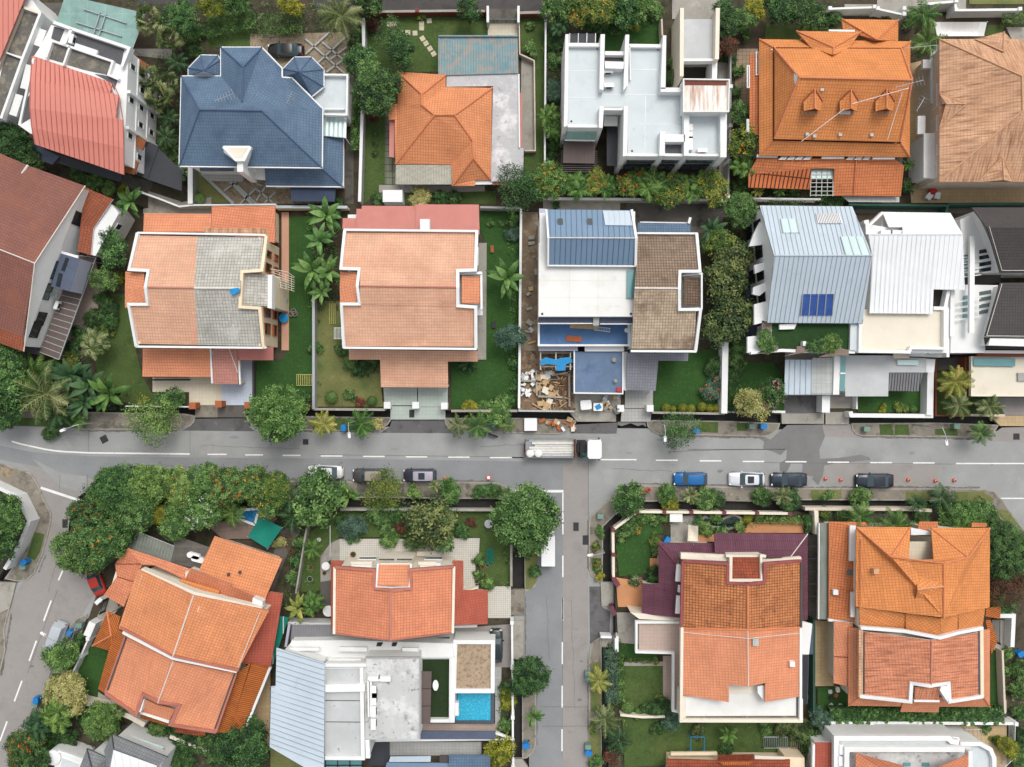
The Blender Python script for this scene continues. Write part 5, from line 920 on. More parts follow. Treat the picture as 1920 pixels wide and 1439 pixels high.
h.para(L1.p('848 318 1195 498 1640 590'),0,.36,.9,WP,zs=[7.6,9.7,7.6],name='coping');h.para(L1.p('975 -110 1340 50 1810 160'),0,.5,1.0,'cream_wall',zs=[7.7,9.7,7.7],name='coping');h.para(L1.p('830 280 1200 482 1650 578'),0,.25,.25,'fascia_pink',zs=[7.75,10.0,7.75],name='fascia')
V=L1.d('a 880 340 6.6 b 735 735 6.6 c 945 880 7.7 d 992 752 7.9 e 1092 808 8.5 f 1242 832 7.9 g 1188 955 7.7 h 1490 1002 6.6 i 1630 602 6.6 j 1200 515 8.9')
h.roof(V,'abcdej jefghi','tile_clean_orange',edge='fascia_pink');h.caps(V,'je','ridge_white',.07);h.wall([V[q][:2]for q in 'abhi'],6.4,'cream_wall',.4)
h.para(L1.p('728 740 940 888 988 745 1092 800 1240 825 1180 958 1495 1008'),0,.42,.3,'fascia_pink',zs=[6.7,7.8,8.0,8.6,8.0,7.8,6.7],name='fascia');h.para(L1.p('868 345 728 740'),6.7,.3,.3,'fascia_pink',name='gutter');h.para(L1.p('1632 605 1492 1008'),6.7,.3,.3,'fascia_pink',name='gutter')
h.slab(L1.p('880 345 748 720 738 716 872 340'),6.78,'dark_wall',.06,name='gutter_bed');h.slab(L1.p('1618 605 1628 605 1492 985 1482 985'),6.78,'dark_wall',.06,name='gutter_bed')
D=L1.d('a 1000 780 7.3 b 1090 820 7.6 c 1215 850 7.3 d 1170 930 6.7 e 975 865 6.7');h.roof(D,'abcde','tile_clean_orange','dormer_roof',.1);h.slab(L1.p('985 770 1000 785 975 870 950 870'),7.7,WP,1.2,name='dormer_cheek');h.slab(L1.p('972 868 1172 928 1165 948 968 882'),6.8,WP,1.,name='parapet')
D=L1.d('a 972 885 5.8 b 1165 948 5.8 c 1420 1000 5.6 d 1415 1035 5.2 e 970 912 5.2');h.roof(D,'abcde','slat_orange','lower_roof');h.slab(L1.p('1215 985 1415 1010 1410 1038 1210 1010'),5.3,'tile_rust',.1,name='lower_roof')
D=L1.d('a 820 292 5.4 b 872 345 5.9 c 735 740 5.9 d 678 712 5.2 e 760 420 5.3');h.roof(D,'abcde','slat_orange','skirt_roof')
D=L1.d('a 742 172 4.2 b 832 212 4.6 c 770 450 4.2 d 640 410 3.6 e 770 340 4.9 f 805 345 4.9');h.roof(D,'abfe ade dec ecf fcb'.replace('ecf fcb','efc bcf'),'slat_orange','porch_roof',edge='ridge_orange');h.caps(D,'ae de','ridge_orange',.12);h.posts(L1.p('650 405 745 190 760 440'),3.5,'cream_wall',.14)
D=B1.d('a 862 893 4.6 b 962 1000 5.3 c 905 1120 5.2 d 835 1290 5.2 e 700 1208 4.0 f 790 1085 4.4 g 775 1000 4.2');h.roof(D,'abg gbcf fcde','tile_terracotta','lower_roof',edge='ridge_pink');h.caps(D,'gb fc','tile_rust',.05);h.wall(B1.p('800 950 950 1010 840 1270 720 1210'),4.0,'cream_wall',.2)
D=B1.d('a 862 893 4.6 b 1292 1038 4.6 c 1248 1105 5.6 d 1045 1010 5.8 e 955 1005 5.4');h.roof(D,'abcde','tile_terracotta','lower_roof',edge='ridge_pink')
D=B1.d('a 1448 812 3.6 b 1905 965 3.6 c 1772 1275 5.2 d 1342 1045 4.6');h.roof(D,'abcd','tile_orange','lower_roof',edge='ridge_pink');h.wall(B1.p('1450 830 1880 970 1770 1250 1350 1040'),3.4,'cream_wall',.5)
for x,y in((1538,1072),(1615,1058)):h.slab(B1.p(f'{x-7} {y-9} {x+8} {y-9} {x+8} {y+9} {x-7} {y+9}'),4.9,'dark_wall',.3,name='roof_vent')
D=B1.d('a 1285 1033 6.4 b 1562 1140 6.4 c 1528 1218 5.8 d 1245 1108 5.8');h.roof(D,'abcd','tile_terracotta','upper_roof',.3,edge='ridge_pink');D=B1.d('a 1552 1150 6.4 b 1722 1222 6.4 c 1700 1268 5.9 d 1512 1205 5.9');h.roof(D,'abcd','tile_terracotta','upper_roof',.3,edge='ridge_pink');D=B1.d('a 1215 1100 6.2 b 1480 1180 6.2 c 1470 1225 6.6 d 1205 1145 6.6');h.roof(D,'abcd','tile_orange_bright','upper_roof',.2);h.slab(B1.p('1705 1228 1772 1255 1765 1300 1700 1280'),7.2,WP,1.2,name='parapet');h.slab(B1.p('1250 1050 1560 1160 1700 1250 1500 1215 1250 1100'),5.5,'cream_wall',5,name='wall')
D=L1.d('a 1822 138 4.8 b 1925 48 4.2 c 1975 90 4.0 d 1862 562 4.0 e 1735 530 4.8');D['b']=(*B2(92,1186),4.2);D['c']=(*B2(182,1200),4.0);D['d']=(*L2(100,562),4.0);D['e']=(*L2(-110,530),4.8);D['a']=(*L2(-90,160),4.8);h.roof(D,'abcde','tile_red','lower_roof',edge='ridge_pink')
D=L1.d('a 1740 535 5.0 b 1862 562 4.3 c 1692 962 4.3 d 1628 880 4.9');h.roof(D,'abcd','slat_orange','louvre_roof');D=L1.d('a 1632 605 5.6 b 1735 530 5.2 c 1628 880 5.0 d 1588 1010 4.6 e 1495 1012 5.2');h.roof(D,'abcde','slat_orange','skirt_roof');D=L1.d('a 1628 880 5.0 b 1692 962 4.3 c 1675 990 4.2 d 1590 975 4.6');h.roof(D,'abcd','slat_orange','louvre_roof');h.para(L1.p('1868 565 1705 968'),4.4,.3,.5,WP)
h.ribs(B1.p('890 768 1172 880 1145 987 858 890'),3.0,'corr_olive',.4,'canopy');h.para(B1.p('1195 815 1160 990 1345 1045'),2.7,.1,.15,'wood_grey',name='pergola_beam')
for k in range(15):f=k/14;h.para([B1(1195+210*f,812+72*f),B1(1150+195*f,988+52*f)],2.9,.32,.08,'wood_grey',name='pergola_slat')
h.posts(B1.p('1200 825 1390 890 1160 980'),2.7,'wood_grey',.07)
for x,y in((1357,152),(1278,370)):h.box(L1(x,y),8.9,(.65,.65,.7),WP,-20,'roof_vent')
h.roof(D:=L2.d('a 165 203 2.6 b 228 214 2.6 c 112 552 2.6 d 98 550 2.6'),'abcd','teal_cloth','canopy',.06,seam=1.3,ms=WP,sw=.08)
h=House('semi_detached_house','gabled house with clean orange-red tiles and cream walls beside the round dark tree',(737,1120))
D=B2.d('a 535 1028 7 b 800 1048 8.6 c 800 1178 8.6 d 910 1185 9.4 e 1045 1178 8.6 f 1040 1048 8.6 g 1335 1025 7');D.update(dict(i=(*L2(545,325),7),j=(*L2(930,372),9.4),k=(*L2(1358,318),7)))
h.roof(D,'abcdji defgkj','tile_terracotta',edge='fascia_pink');h.caps(D,'dj','ridge_pink',.12);h.caps(D,'ij jk','fascia_pink',.1)
h.para(B2.p('528 1022 798 1042 798 1165')+B2.p('910 1180 1048 1165 1042 1042 1335 1020'),0,.3,.5,'fascia_pink',zs=[7.2,8.75,8.8,9.5,8.8,8.75,7.2],name='coping')
h.para(B2.p('530 1022')+L2.p('540 330'),7.2,.3,.4,'cream_wall',name='gutter');h.para(B2.p('1336 1020')+L2.p('1362 325'),7.2,.3,.4,'cream_wall',name='gutter')
h.wall(B2.p('545 1030 1325 1030')+L2.p('1345 300 555 305'),6.9,'cream_wall',.1)
D2=B2.d('a 818 1005 7.5 b 1035 1005 7.5 c 1030 1148 8.4 d 815 1145 8.4');h.roof(D2,'abcd','tile_clean_orange','dormer_roof',edge='cream_wall');h.para(B2.p('822 998 808 1160 925 1168 1036 1160 1046 1000'),0,.22,.6,WP,zs=[8.0,8.8,8.9,8.8,8.0]);h.slab(B2.p('820 995 1040 995 1040 1140 820 1140'),7.3,'cream_wall',7,name='bay_wall')
A,B_=W(*B2(1325,1030),6.9),W(*B2(545,1030),6.9)
for f0,f1 in((.12,.28),(.72,.88)):h.win(A,B_,f0,f1,3.8,5.6,sill=True);h.win(A,B_,f0,f1,.8,2.4)
for x in(880,1000):h.slab(B2.p(f'{x-50} 966 {x+52} 966 {x+52} 976 {x-50} 974'),7.2,'dark_wall',.1,name='ledge_slot')
h.slab(B2.p('635 985 785 985 780 1005 640 1000'),5.9,'cream_wall',.25,name='ledge');h.slab(B2.p('1095 985 1215 985 1215 1010 1095 1008'),5.9,'cream_wall',.25,name='ledge')
D=B2.d('a 1325 978 4 b 1398 978 3.5 c 1398 1176 3.5 d 1565 1176 3.3 e 1563 1406 3.3 f 1340 1412 4');h.roof(D,'abcdef','tile_red','lower_roof',edge='ridge_pink');h.wall(B2.p('1320 990 1385 990 1385 1200 1540 1200 1540 1395 1330 1395'),3.2,'cream_wall',.2)
D=B2.d('a 505 978 3.6 b 595 978 4 c 545 1040 4 d 545 1440 4 e 505 1440 3.6');h.roof(D,'abcde','tile_red','lower_roof')
h.slab(B2.p('1060 915 1240 915 1240 945 1040 945'),YARD+.5,'flat_cream',.4,name='porch_step')
h=House('modern_house','grey and white house with a pale metal roof, patchy concrete decks and a swimming pool',(735,1330))
D=L2.d('a 142 425 8.8 b 476 530 8.0 c 470 1252 8.0 d 468 1330 8.0 e 95 1112 8.8 f 104 692 8.8 g 136 690 8.8');h.roof(D,'abcdefg','metal_pale',edge='metal_pale_seam',seam=0,ms='metal_pale_seam')
for k in range(19):
 f=k/18;y0=440+650*f;x0=140 if y0<690 else 100;h.para([L2(x0,y0),L2(474,y0+100+40*f)],0,.05,.06,'metal_pale_seam',zs=[8.86,8.07],name='roof_seam')
h.wall(L2.p('150 440 470 535 465 1310 105 1100'),7.8,WP,.4)
h.wall(L2.p('478 545 760 545 760 490 1130 490 1130 1060 780 1060 780 1190 475 1190'),7.0,WP,0)
h.slab(L2.p('486 572 728 572 726 1176 478 1176'),7.06,'flat_weathered',.1);h.slab(L2.p('760 490 1130 490 1130 1056 755 1056'),7.3,'flat_patchy',.3)
h.para(L2.p('478 545 760 545'),7.6,.4,.6,WP);h.para(L2.p('730 560 740 1190 478 1188'),7.5,.45,.6,WP);h.para(L2.p('478 706 755 702'),7.7,.9,.7,WP,name='roof_duct');h.para(L2.p('770 1062 775 1190'),7.4,.5,.6,WP);h.para(L2.p('758 494 1134 494 1134 1058'),7.45,.14,.2,'grey_wall',name='roof_edge')
for q in('480 790 726 792','480 938 726 940'):h.para(L2.p(q),7.12,.06,.06,'dark_wall',name='roof_joint')
for x,y,rz in((815,640,0),(890,640,0),(815,730,90),(815,780,90),(812,870,90),(812,950,90)):h.ac(L2(x,y),7.3,rz,1.7)
for q in('775 650 865 650','775 650 780 905','795 660 795 900'):h.para(L2.p(q),8.1,.2,.2,WP,name='pipe')
h.slab(L2.p('245 375 600 372 1360 395 1370 488 760 488 730 545 480 545 225 440'),4.4,WP,4.1,name='wall')
for q in('232 422 440 424 440 446 225 446','575 420 770 422 768 452 570 450','1012 425 1125 425 1125 452 1012 450','505 498 725 500 725 525 500 525'):h.slab(L2.p(q),5.4,WP,.3,name='ledge')
A,B_=W(*L2(1100,480),6.9),W(*L2(760,480),6.9);h.slab(L2.p('840 388 880 388 865 415 832 415'),4.5,DG,.06,name='skylight');h.slab(L2.p('945 388 980 388 968 415 938 415'),4.5,DG,.06,name='skylight');h.slab(L2.p('810 452 842 452 832 480 802 480'),4.5,DG,.06,name='skylight');h.slab(L2.p('915 452 948 452 938 480 908 480'),4.5,DG,.06,name='skylight')
h.ribs(L2.p('250 265 530 265 530 372 240 372'),[3.0]*4,'corr_dark',.32,'lower_roof');h.para(L2.p('230 262 205 420'),3.2,.3,.4,'metal_lilac',name='fascia');h.slab(L2.p('1000 380 1340 350 1340 378 1000 392'),2.6,'canopy_black',.1,name='canopy')
h.wall(L2.p('1132 490 1375 490 1372 945 1132 945'),3.6,WP,0);h.slab(L2.p('1152 505 1340 505 1336 922 1150 922'),3.66,'turf_dark',.1,name='turf_terrace');h.para(L2.p('1142 484 1348 486 1345 930 1205 930'),4.3,.35,.8,WP);h.slab(L2.p('1132 588 1216 590 1206 952 1130 952'),4.8,'canopy_brown',.15,name='deck_roof')
for k in range(1,3):h.para(L2.p(f'1132 {588 + k * 120} 1212 {588 + k * 120}'),4.85,.05,.06,'wood_dark',name='roof_joint')
h.wall(L2.p('1370 368 1655 370 1652 735 1365 735'),3.6,WP,0);h.slab(L2.p('1396 402 1626 404 1624 714 1378 712'),3.66,'thatch',.15,name='thatched_roof');h.para(L2.p('1378 385 1640 385 1638 725 1370 725'),4.0,.5,.6,WP,True);h.slab(L2.p('1366 415 1392 415 1390 455 1366 455'),3.7,'slate_strip',.1,name='hatch')
h.slab(L2.p('1350 490 1378 490 1375 940 1340 940'),4.4,WP,4.1,name='fin_wall');h.box(L2(1375,850),3.0,(1,1.6,.7),WP,0,'planter_box')
h.slab(L2.p('1385 735 1650 735 1648 952 1345 945 1382 930'),YARD+.9,'pool_tile',.9,name='pool_surround');h.slab(L2.p('1396 740 1624 740 1622 926 1384 926'),YARD+.98,'pool_water',.1,name='pool_water')
h.slab(L2.p('1132 1000 1658 1002 1656 1058 1132 1056'),3.0,'slate_strip',.12,name='lower_roof');h.para(L2.p('1658 1015 1770 1060 820 1068'),2.6,.3,.4,WP,name='wall')
h.slab(L2.p('475 1190 730 1190 740 1330 475 1330'),3.0,'teal_glass',.1,'dark_metal',name='glass_canopy')
for k in range(4):h.para(L2.p(f'{480 + k * 85} 1192 {480 + k * 85} 1300'),3.1,.1,.12,'dark_metal',name='glazing_bar')
h.para(L2.p('478 1240 740 1240'),3.1,.1,.12,'dark_metal',name='glazing_bar');h.slab(L2.p('778 1080 925 1078 925 1180 900 1240 780 1240'),1.2,'canopy_black',.1,name='canopy')
h.slab(L2.p('930 1178 1210 1175 1208 1215 920 1215'),3.0,'metal_pale',.1,name='lower_roof');h.slab(L2.p('1270 1168 1330 1168 1330 1220 1270 1220'),2.8,'dark_wall',.1,name='lower_roof');h.slab(L2.p('1335 1168 1620 1170 1620 1330 1335 1330'),3.2,'tile_blue',.2,name='lower_roof');h.slab(L2.p('905 1220 1340 1225 1340 1330 880 1330'),2.8,'metal_bluegrey',.2,name='lower_roof')
h=House('semi_detached_house','gabled house with dark mossy tiles above cleaner orange tiles, ringed by maroon annexe roofs',(1392,1180))
D=B3.d('a 1158 985 7 b 1452 1008 8.6 c 1452 1128 8.6 d 1590 1145 9.4 e 1700 1122 8.6 f 1705 1008 8.6');D.update(dict(g=(*B4(368,988),7),h=(*L3(1185,290),7),i=(*L3(1632,300),9.4),j=(*L4(372,285),7),k=(*L3(1185,752),7),l=(*L3(1500,802),8.4),m=(*L3(1502,676),8.5),n=(*L3(1635,694),9.4),o=(*L3(1752,668),8.5),p=(*L3(1750,802),8.4),q=(*L4(372,760),7)))
h.roof(D,'abcdih defgji','tile_mossy',edge='fascia_maroon');h.roof(D,'hinmlk ijqpon','tile_clean_orange',edge='ridge_pink');h.caps(D,'di','ridge_orange',.15);h.caps(D,'in','ridge_white',.06);h.caps(D,'hi ij','ridge_orange',.12);D4=dict(a=(*L3(1190,318),7.1),b=(*L3(1632,360),9.45),c=(*L4(372,322),7.1));h.caps(D4,'abc','ridge_white',.04)
h.para(B3.p('1150 980 1455 1000 1455 1128 1590 1140 1705 1122 1705 1000')+B4.p('372 980'),0,.3,.4,'fascia_maroon',zs=[7.2,8.7,8.8,9.5,8.8,8.7,7.2],name='coping');h.para(B3.p('1140 945 1430 960')+B3.p('1705 990')+B4.p('370 972'),6.9,.7,.6,'cream_wall',name='ledge')
h.para(B3.p('1152 985')+L3.p('1172 280'),7.2,.28,.4,'fascia_maroon',name='gutter');h.para(L3.p('1178 285 1172 925'),7.2,.34,.6,'cream_wall',name='gutter');h.para(B4.p('370 985')+L4.p('378 275'),7.2,.25,.4,'dark_wall',name='gutter');h.para(L4.p('376 290 375 930'),7.2,.3,.5,WP,name='gutter')
h.wall(B3.p('1165 990 1500 990')+B4.p('360 990')+L4.p('366 750')+L3.p('1190 750'),6.9,'cream_wall',.15)
h.wall(L3.p('1180 760')+L4.p('380 755 380 935')+L3.p('1175 930'),6.6,'cream_wall',0);h.slab(L3.p('1200 765')+L4.p('342 768 342 900')+L3.p('1200 900'),6.64,'flat_white',.1,name='roof_terrace');h.para(L3.p('1172 800 1172 930')+L4.p('378 932 378 780'),7.1,.4,.6,'cream_wall');h.para(L3.p('1205 905')+L4.p('350 902 350 770'),6.7,.2,.1,'flat_mottled',name='gutter');h.slab(L3.p('1500 685 1750 675 1748 800 1505 795'),6.7,'flat_white',.1,name='roof_terrace');h.slab(L3.p('1700 690 1748 685 1745 795 1700 735'),8.0,WP,1.3,name='dormer_cheek')
D2=B3.d('a 1465 955 7.2 b 1678 955 7.2 c 1675 1106 8.4 d 1470 1106 8.4');h.roof(D2,'abcd','tile_rust','dormer_roof');h.para(B3.p('1445 945 1478 945 1476 1112 1685 1112 1682 945 1715 950'),0,.3,.6,'cream_wall',zs=[7.6,7.6,8.7,8.7,7.6,7.6]);h.slab(B3.p('1460 940 1690 940 1690 1100 1460 1100'),7.0,'cream_wall',6.7,name='bay_wall')
D2=B3.d('a 988 855 3.6 b 1225 858 3.6 c 1225 930 4.6 d 1140 935 4.6 e 1110 1000 4.6 f 1138 1365 4.6 g 878 1335 3.4 h 878 1130 3.4 i 990 1140 3.6');h.roof(D2,'abcde aefghi','tile_maroon','annexe_roof',edge='ridge_maroon',seam=.3,sh=.03,ms='ridge_maroon');h.caps(D2,'ae','ridge_maroon',.12)
D2=B3.d('a 1228 858 3.7 b 1368 860 3.7 c 1368 925 4.6 d 1228 930 4.6');h.roof(D2,'abcd','tile_maroon','annexe_roof',seam=.3,sh=.03,ms='ridge_maroon')
D2=B3.d('a 1365 792 4.0 c 1750 960 5.6 d 1368 935 5.6');D2['b']=(*B4(412,797),4.0);D2['e']=(*B4(290,960),5.6);D2['f']=(*B4(370,985),4.8);D2['g']=(*B4(412,1372),4.0);D2['h']=(*B4(372,1388),4.8);h.roof(D2,'abecd','tile_maroon','annexe_roof',edge='ridge_maroon',seam=.3,sh=.03,ms='ridge_maroon');h.roof(D2,'befhg'.replace('befhg','behg'),'tile_maroon','annexe_roof',edge='ridge_maroon',seam=.3,sh=.03,ms='ridge_maroon');h.caps(D2,'be','ridge_white',.06)
for x,y in((1335,945),(1770,940)):D2=B3.d(f'a {x-68} {y-22} 6.2 b {x+70} {y-22} 6.2 c {x+52} {y+18} 6.9 d {x-45} {y+18} 6.9');h.roof(D2,'abcd','tile_maroon','hood_roof',seam=.3,sh=.03,ms='ridge_maroon')
for q in('1112 1005 1140 1008 1140 1118 1104 1118','1112 1215 1140 1218 1140 1335 1104 1335','1124 1145 1142 1148 1142 1195 1120 1190'):h.slab(B3.p(q),5.8,WP,.4,name='sun_hood')
h.wall(B3.p('1000 870 1360 870 1360 950 1150 950 1150 1350 890 1325 890 1140 1000 1150'),3.3,'cream_wall',.2)
h.slab(L3.p('880 255 1166 255 1166 870 1112 860 1112 462 878 458'),3.4,'tile_rose_floor',.3,WP,'roof_terrace');h.para(L3.p('1166 250 862 250 862 455 1118 462 1116 862 1166 872'),3.9,.28,.7,WP);h.slab(L3.p('820 180 1166 215 1166 240 880 225'),3.6,'cream_wall',3.2,name='wall')
h.wall(L3.p('885 262 1160 262 1160 450 890 450'),3.1,'cream_wall',.1)
h.slab(L4.p('385 240 455 260 432 470 385 470'),3.4,WP,.25,name='lower_roof');h.ribs(L4.p('385 475 430 472 420 815 385 812'),3.0,'canopy_black',.4,'canopy');h.slab(L4.p('432 270 462 272 458 470 430 470'),2.6,'slate_strip',.1,name='canopy')
for k in range(6):h.para(B4.p(f'418 {880 + k * 85} 482 {880 + k * 85}'),3.0,.1,.1,'dark_metal',name='canopy_beam')
for x,y,zz in((1688,388,9.3),(1815+0,388,9.0)):h.box(L3(x,y),zz-.5,(.7,.8,.7),'poly_sheet',0,'roof_vent')if x<1800 else None
h.box(L4(318,540),7.4,(.6,.6,.6),WP,0,'roof_vent')
h=House('detached_house','bright orange tile house with two hipped wings around a small balcony, lower right',(1710,1170))
D=B4.d('a 740 750 6.6 b 1105 752 6.6 c 975 952 8.6 d 1095 978 8.4 e 1262 978 8.6 f 1245 757 6.6 g 1640 757 6.6 h 1495 955 8.6 i 1330 994 9.4 j 1330 1362 9.4 k 1640 1292 6.6 l 735 1288 6.6')
h.roof(D,'abc bdc acdijl fgh fhe hgkji heid'.replace('heid','hied'),'tile_orange_bright',edge='ridge_orange');h.caps(D,'ac bc fh gh hi ij','ridge_orange',.13);h.caps(B4.d('a 772 830 7.0 b 768 1285 7.0'),'ab','ridge_orange',.07);h.caps(D,'ci','ridge_orange',.1)
h.wall(B4.p('745 757 1100 757 1095 975 1262 975 1250 760 1635 762 1635 1290 745 1285'),6.4,'cream_wall',.4);h.slab(B4.p('1095 850 1262 850 1262 978 1092 975'),6.2,'tile_cream_floor',.2,'cream_wall','balcony_floor');h.para(B4.p('1100 808 1250 810'),6.8,.1,.1,'dark_metal',name='railing');h.slab(B4.p('1108 755 1238 780 1240 802 1110 805'),6.0,WP,.3,name='ledge')
D2=B4.d('a 1130 1066 8.2 b 1182 1060 8.6 c 1328 1152 9.5 d 1150 1172 9.2 e 1130 1248 8.2 f 1215 1255 8.7');h.roof(D2,'abcd dcfe','tile_orange_bright','dormer_roof',edge='ridge_tan');h.caps(D2,'dc','ridge_tan',.08);h.caps(D2,'ade'[:3],'tile_rust',.07)
h.box(B4(876,1050),7.4,(.6,.6,.6),'ridge_tan',0,'roof_vent')
D2=L4.d('a 780 140 6.6 b 1102 190 7.2 c 1102 298 6.6 d 785 285 5.9');h.roof(D2,'abcd','tile_orange_bright','step_roof');D2=L4.d('a 1102 182 7.4 b 1342 222 8.4 c 1338 352 7.9 d 1102 312 6.8');h.roof(D2,'abcd','tile_orange_bright','step_roof');D2=L4.d('a 1344 220 8.4 b 1462 190 7.8 c 1460 310 7.3 d 1340 352 7.9');h.roof(D2,'abcd','tile_orange_bright','step_roof');D2=L4.d('a 1465 188 7.6 b 1652 148 6.8 c 1632 285 6.2 d 1468 322 7.0');h.roof(D2,'abcd','tile_orange_bright','step_roof')
h.slab(L4.p('780 160 1340 230 1650 160 1630 300 1340 352 785 290'),5.8,'cream_wall',5.5,name='wall');h.para(L4.p('790 288 1098 312 1338 358 1470 322 1640 290'),0,.36,.6,WP,zs=[6.7,7.6,8.6,7.8,6.7],name='coping')
V=L4.d('a 808 312 6.4 b 1280 372 8.6 c 1608 318 6.4 d 1612 755 6.4 e 1405 782 7.5 f 1402 672 7.7 g 1275 682 8.5 h 1130 662 7.7 i 1130 782 7.5 j 812 748 6.4');h.roof(V,'abghij bcdefg','tile_streaked',edge=WP);h.caps(V,'bg','ridge_pink',.1);h.wall(L4.p('805 318 1610 322 1615 752 808 748'),6.2,'cream_wall',.1)
h.para(L4.p('785 762 1135 800 1142 672 1270 690 1400 672 1408 800 1640 762'),0,.4,.6,WP,zs=[6.6,7.7,7.9,8.6,7.9,7.7,6.6],name='coping');h.para(L4.p('792 300 788 765'),6.6,.5,.5,'tile_tan',name='gutter');h.para(L4.p('1628 300 1632 765'),6.6,.4,.5,'peach_wall',name='gutter');h.slab(L4.p('806 320 818 320 818 745 808 745'),6.5,'dark_wall',.06,name='gutter_bed');h.slab(L4.p('1604 320 1620 320 1622 752 1608 752'),6.5,'slate_strip',.06,name='gutter_bed')
D2=L4.d('a 1165 698 7.7 b 1342 702 7.7 c 1330 785 7. d 1162 785 7.');h.roof(D2,'abcd','tile_streaked','dormer_roof');h.slab(L4.p('1345 690 1395 690 1392 800 1338 720'),8.0,WP,1.,name='dormer_cheek');h.slab(L4.p('1160 785 1338 788 1336 802 1160 800'),7.1,WP,1.2,name='parapet')
K_=L4.d('a 705 285 4.6 b 788 292 5.6 c 785 762 5.6 d 704 826 4.6 e 1070 832 4.6 f 1135 800 5.6 g 1640 768 5.6 h 1684 834 4.6 i 1684 298 4.6 j 1636 302 5.6');h.roof(K_,'abcd dcfe'.replace('dcfe','dcge')+' eghe'.replace('eghe','egh')+' hgji','tile_clean_orange','skirt_roof',edge='ridge_orange');h.caps(K_,'dc hg','ridge_orange',.1);D2=L4.d('a 1085 800 5.3 b 1338 800 5.3 c 1328 872 4.4 d 1065 868 4.4');h.roof(D2,'abcd','tile_clean_orange','hood_roof',edge='ridge_orange')
D2=L4.d('a 605 240 4.2 b 735 250 4.6 c 735 285 4.5 d 706 290 4.4 e 702 692 4.2 f 603 670 3.8');h.roof(D2,'abcdef','tile_clean_orange','lower_roof',edge=WP);h.caps(L4.d('a 605 485 4.1 b 702 490 4.4'),'ab','tile_rust',.05)
D2=B4.d('a 555 715 3.8 b 815 718 4.4 c 815 740 4.5 d 738 742 4.5 e 730 1382 4.5 f 553 1372 3.8');h.roof(D2,'abcdef','tile_orange_deep','lower_roof',edge='ridge_orange');h.slab(B4.p('497 722 553 724 551 1375 490 1372'),3.3,'corr_olive',.12,name='gutter_roof');h.para(B4.p('490 725 486 1372'),3.4,.15,.4,WP);h.para(B4.p('552 1378 720 1390'),3.9,.3,.4,WP);h.slab(B4.p('696 740 738 742 735 980 694 980'),5.0,WP,.3,name='ledge');h.slab(B4.p('705 1190 732 1190 728 1360 702 1358'),5.0,WP,.3,name='ledge')
h.slab(B4.p('680 1040 716 1042 714 1078 678 1076'),4.5,'window_grey',.1,name='skylight');h.box(B4(602,1192),4.0,(.6,.6,.5),WP,0,'roof_vent')
D2=B4.d('a 1165 715 4.4 b 1290 715 4.4 c 1290 772 4.8 d 1152 770 4.8');h.roof(D2,'abcd','tile_orange_deep','lower_roof');h.slab(B4.p('1520 722 1620 725 1618 752 1520 750'),4.4,'tile_orange_deep',.2,name='lower_roof')
D2=L4.d('a 1658 150 3.4 b 1760 140 3.2 c 1755 225 3.2 d 1655 208 3.6 ');h.roof(D2,'abcd','slat_orange','porch_roof');D2=L4.d('a 1655 238 3.8 b 1690 232 3.6 c 1738 375 3.2 d 1695 470 3.2 e 1680 372 3.9');h.roof(D2,'abce ecd','slat_orange','porch_roof')
h.wall(L4.p('615 250 735 255 735 680 615 660'),3.4,'cream_wall',.2);h.wall(B4.p('565 730 735 735 725 1370 560 1365'),3.5,'cream_wall',.2);h.wall(L4.p('715 300 1675 310 1675 820 715 815'),4.4,'cream_wall',.5)
h=House('detached_house','white house with parapet decks and red roofs cut off by the bottom right edge',(1700,1425))
h.wall(L4.p('612 1042 1470 1042 1480 1090 1620 1090 1680 1120 1710 1180 1720 1600 612 1600'),5.5,WP,0)
h.slab(L4.p('640 1070 1440 1070 1440 1110 700 1110 660 1160 640 1600 632 1600'),5.56,'flat_grey',.1,name='roof_terrace');h.para(L4.p('622 1600 622 1052 1400 1052 1420 1075 1470 1080'),6.1,.6,.7,WP);h.para(L4.p('690 1600 695 1130 1510 1130'),6.6,.6,1.1,WP);h.slab(L4.p('715 1150 1540 1150 1540 1600 715 1600'),5.7,'flat_patchy',.1,name='roof_terrace')
D=L4.d('a 755 1155 7.4 b 1080 1240 8.4 c 1200 1420 7.4 d 755 1500 6.6');h.roof(D,'abcd','tile_terracotta',edge='ridge_pink');D=L4.d('a 1535 1165 7.4 b 1300 1265 8.2 c 1300 1500 7.4 d 1535 1500 6.6');h.roof(D,'abcd','tile_terracotta',edge='ridge_pink')
h.para(L4.p('1550 1140 1550 1600'),6.2,.5,.8,WP);h.slab(L4.p('1560 1110 1670 1110 1705 1180 1710 1600 1560 1600'),5.56,'flat_grey',.1,name='roof_terrace');h.para(L4.p('1480 1090 1620 1092 1690 1130 1715 1190 1715 1600'),6.1,.5,.7,WP)
D=L4.d('a 470 1078 4.4 b 612 1078 5 c 612 1600 5 d 465 1600 4.4');h.roof(D,'abcd','tile_red','lower_roof',edge=WP);h.wall(L4.p('480 1085 612 1085 612 1600 480 1600'),4,WP,.1);h.para(L4.p('465 1095 460 1600'),4.6,.3,.5,WP)
for x in(1110,1240):h.slab(L4.p(f'{x-25} 1222 {x+25} 1222 {x+25} 1246 {x-25} 1246'),5.8,'teal_glass',.1,name='skylight')
h.ac(L4(655,1130),5.6,90,1.4);h.ac(L4(650,1210),5.6,90,1.4)
h=House('detached_house','house with dark grey tile hips and white panels, cut off by the bottom edge',(240,1425))
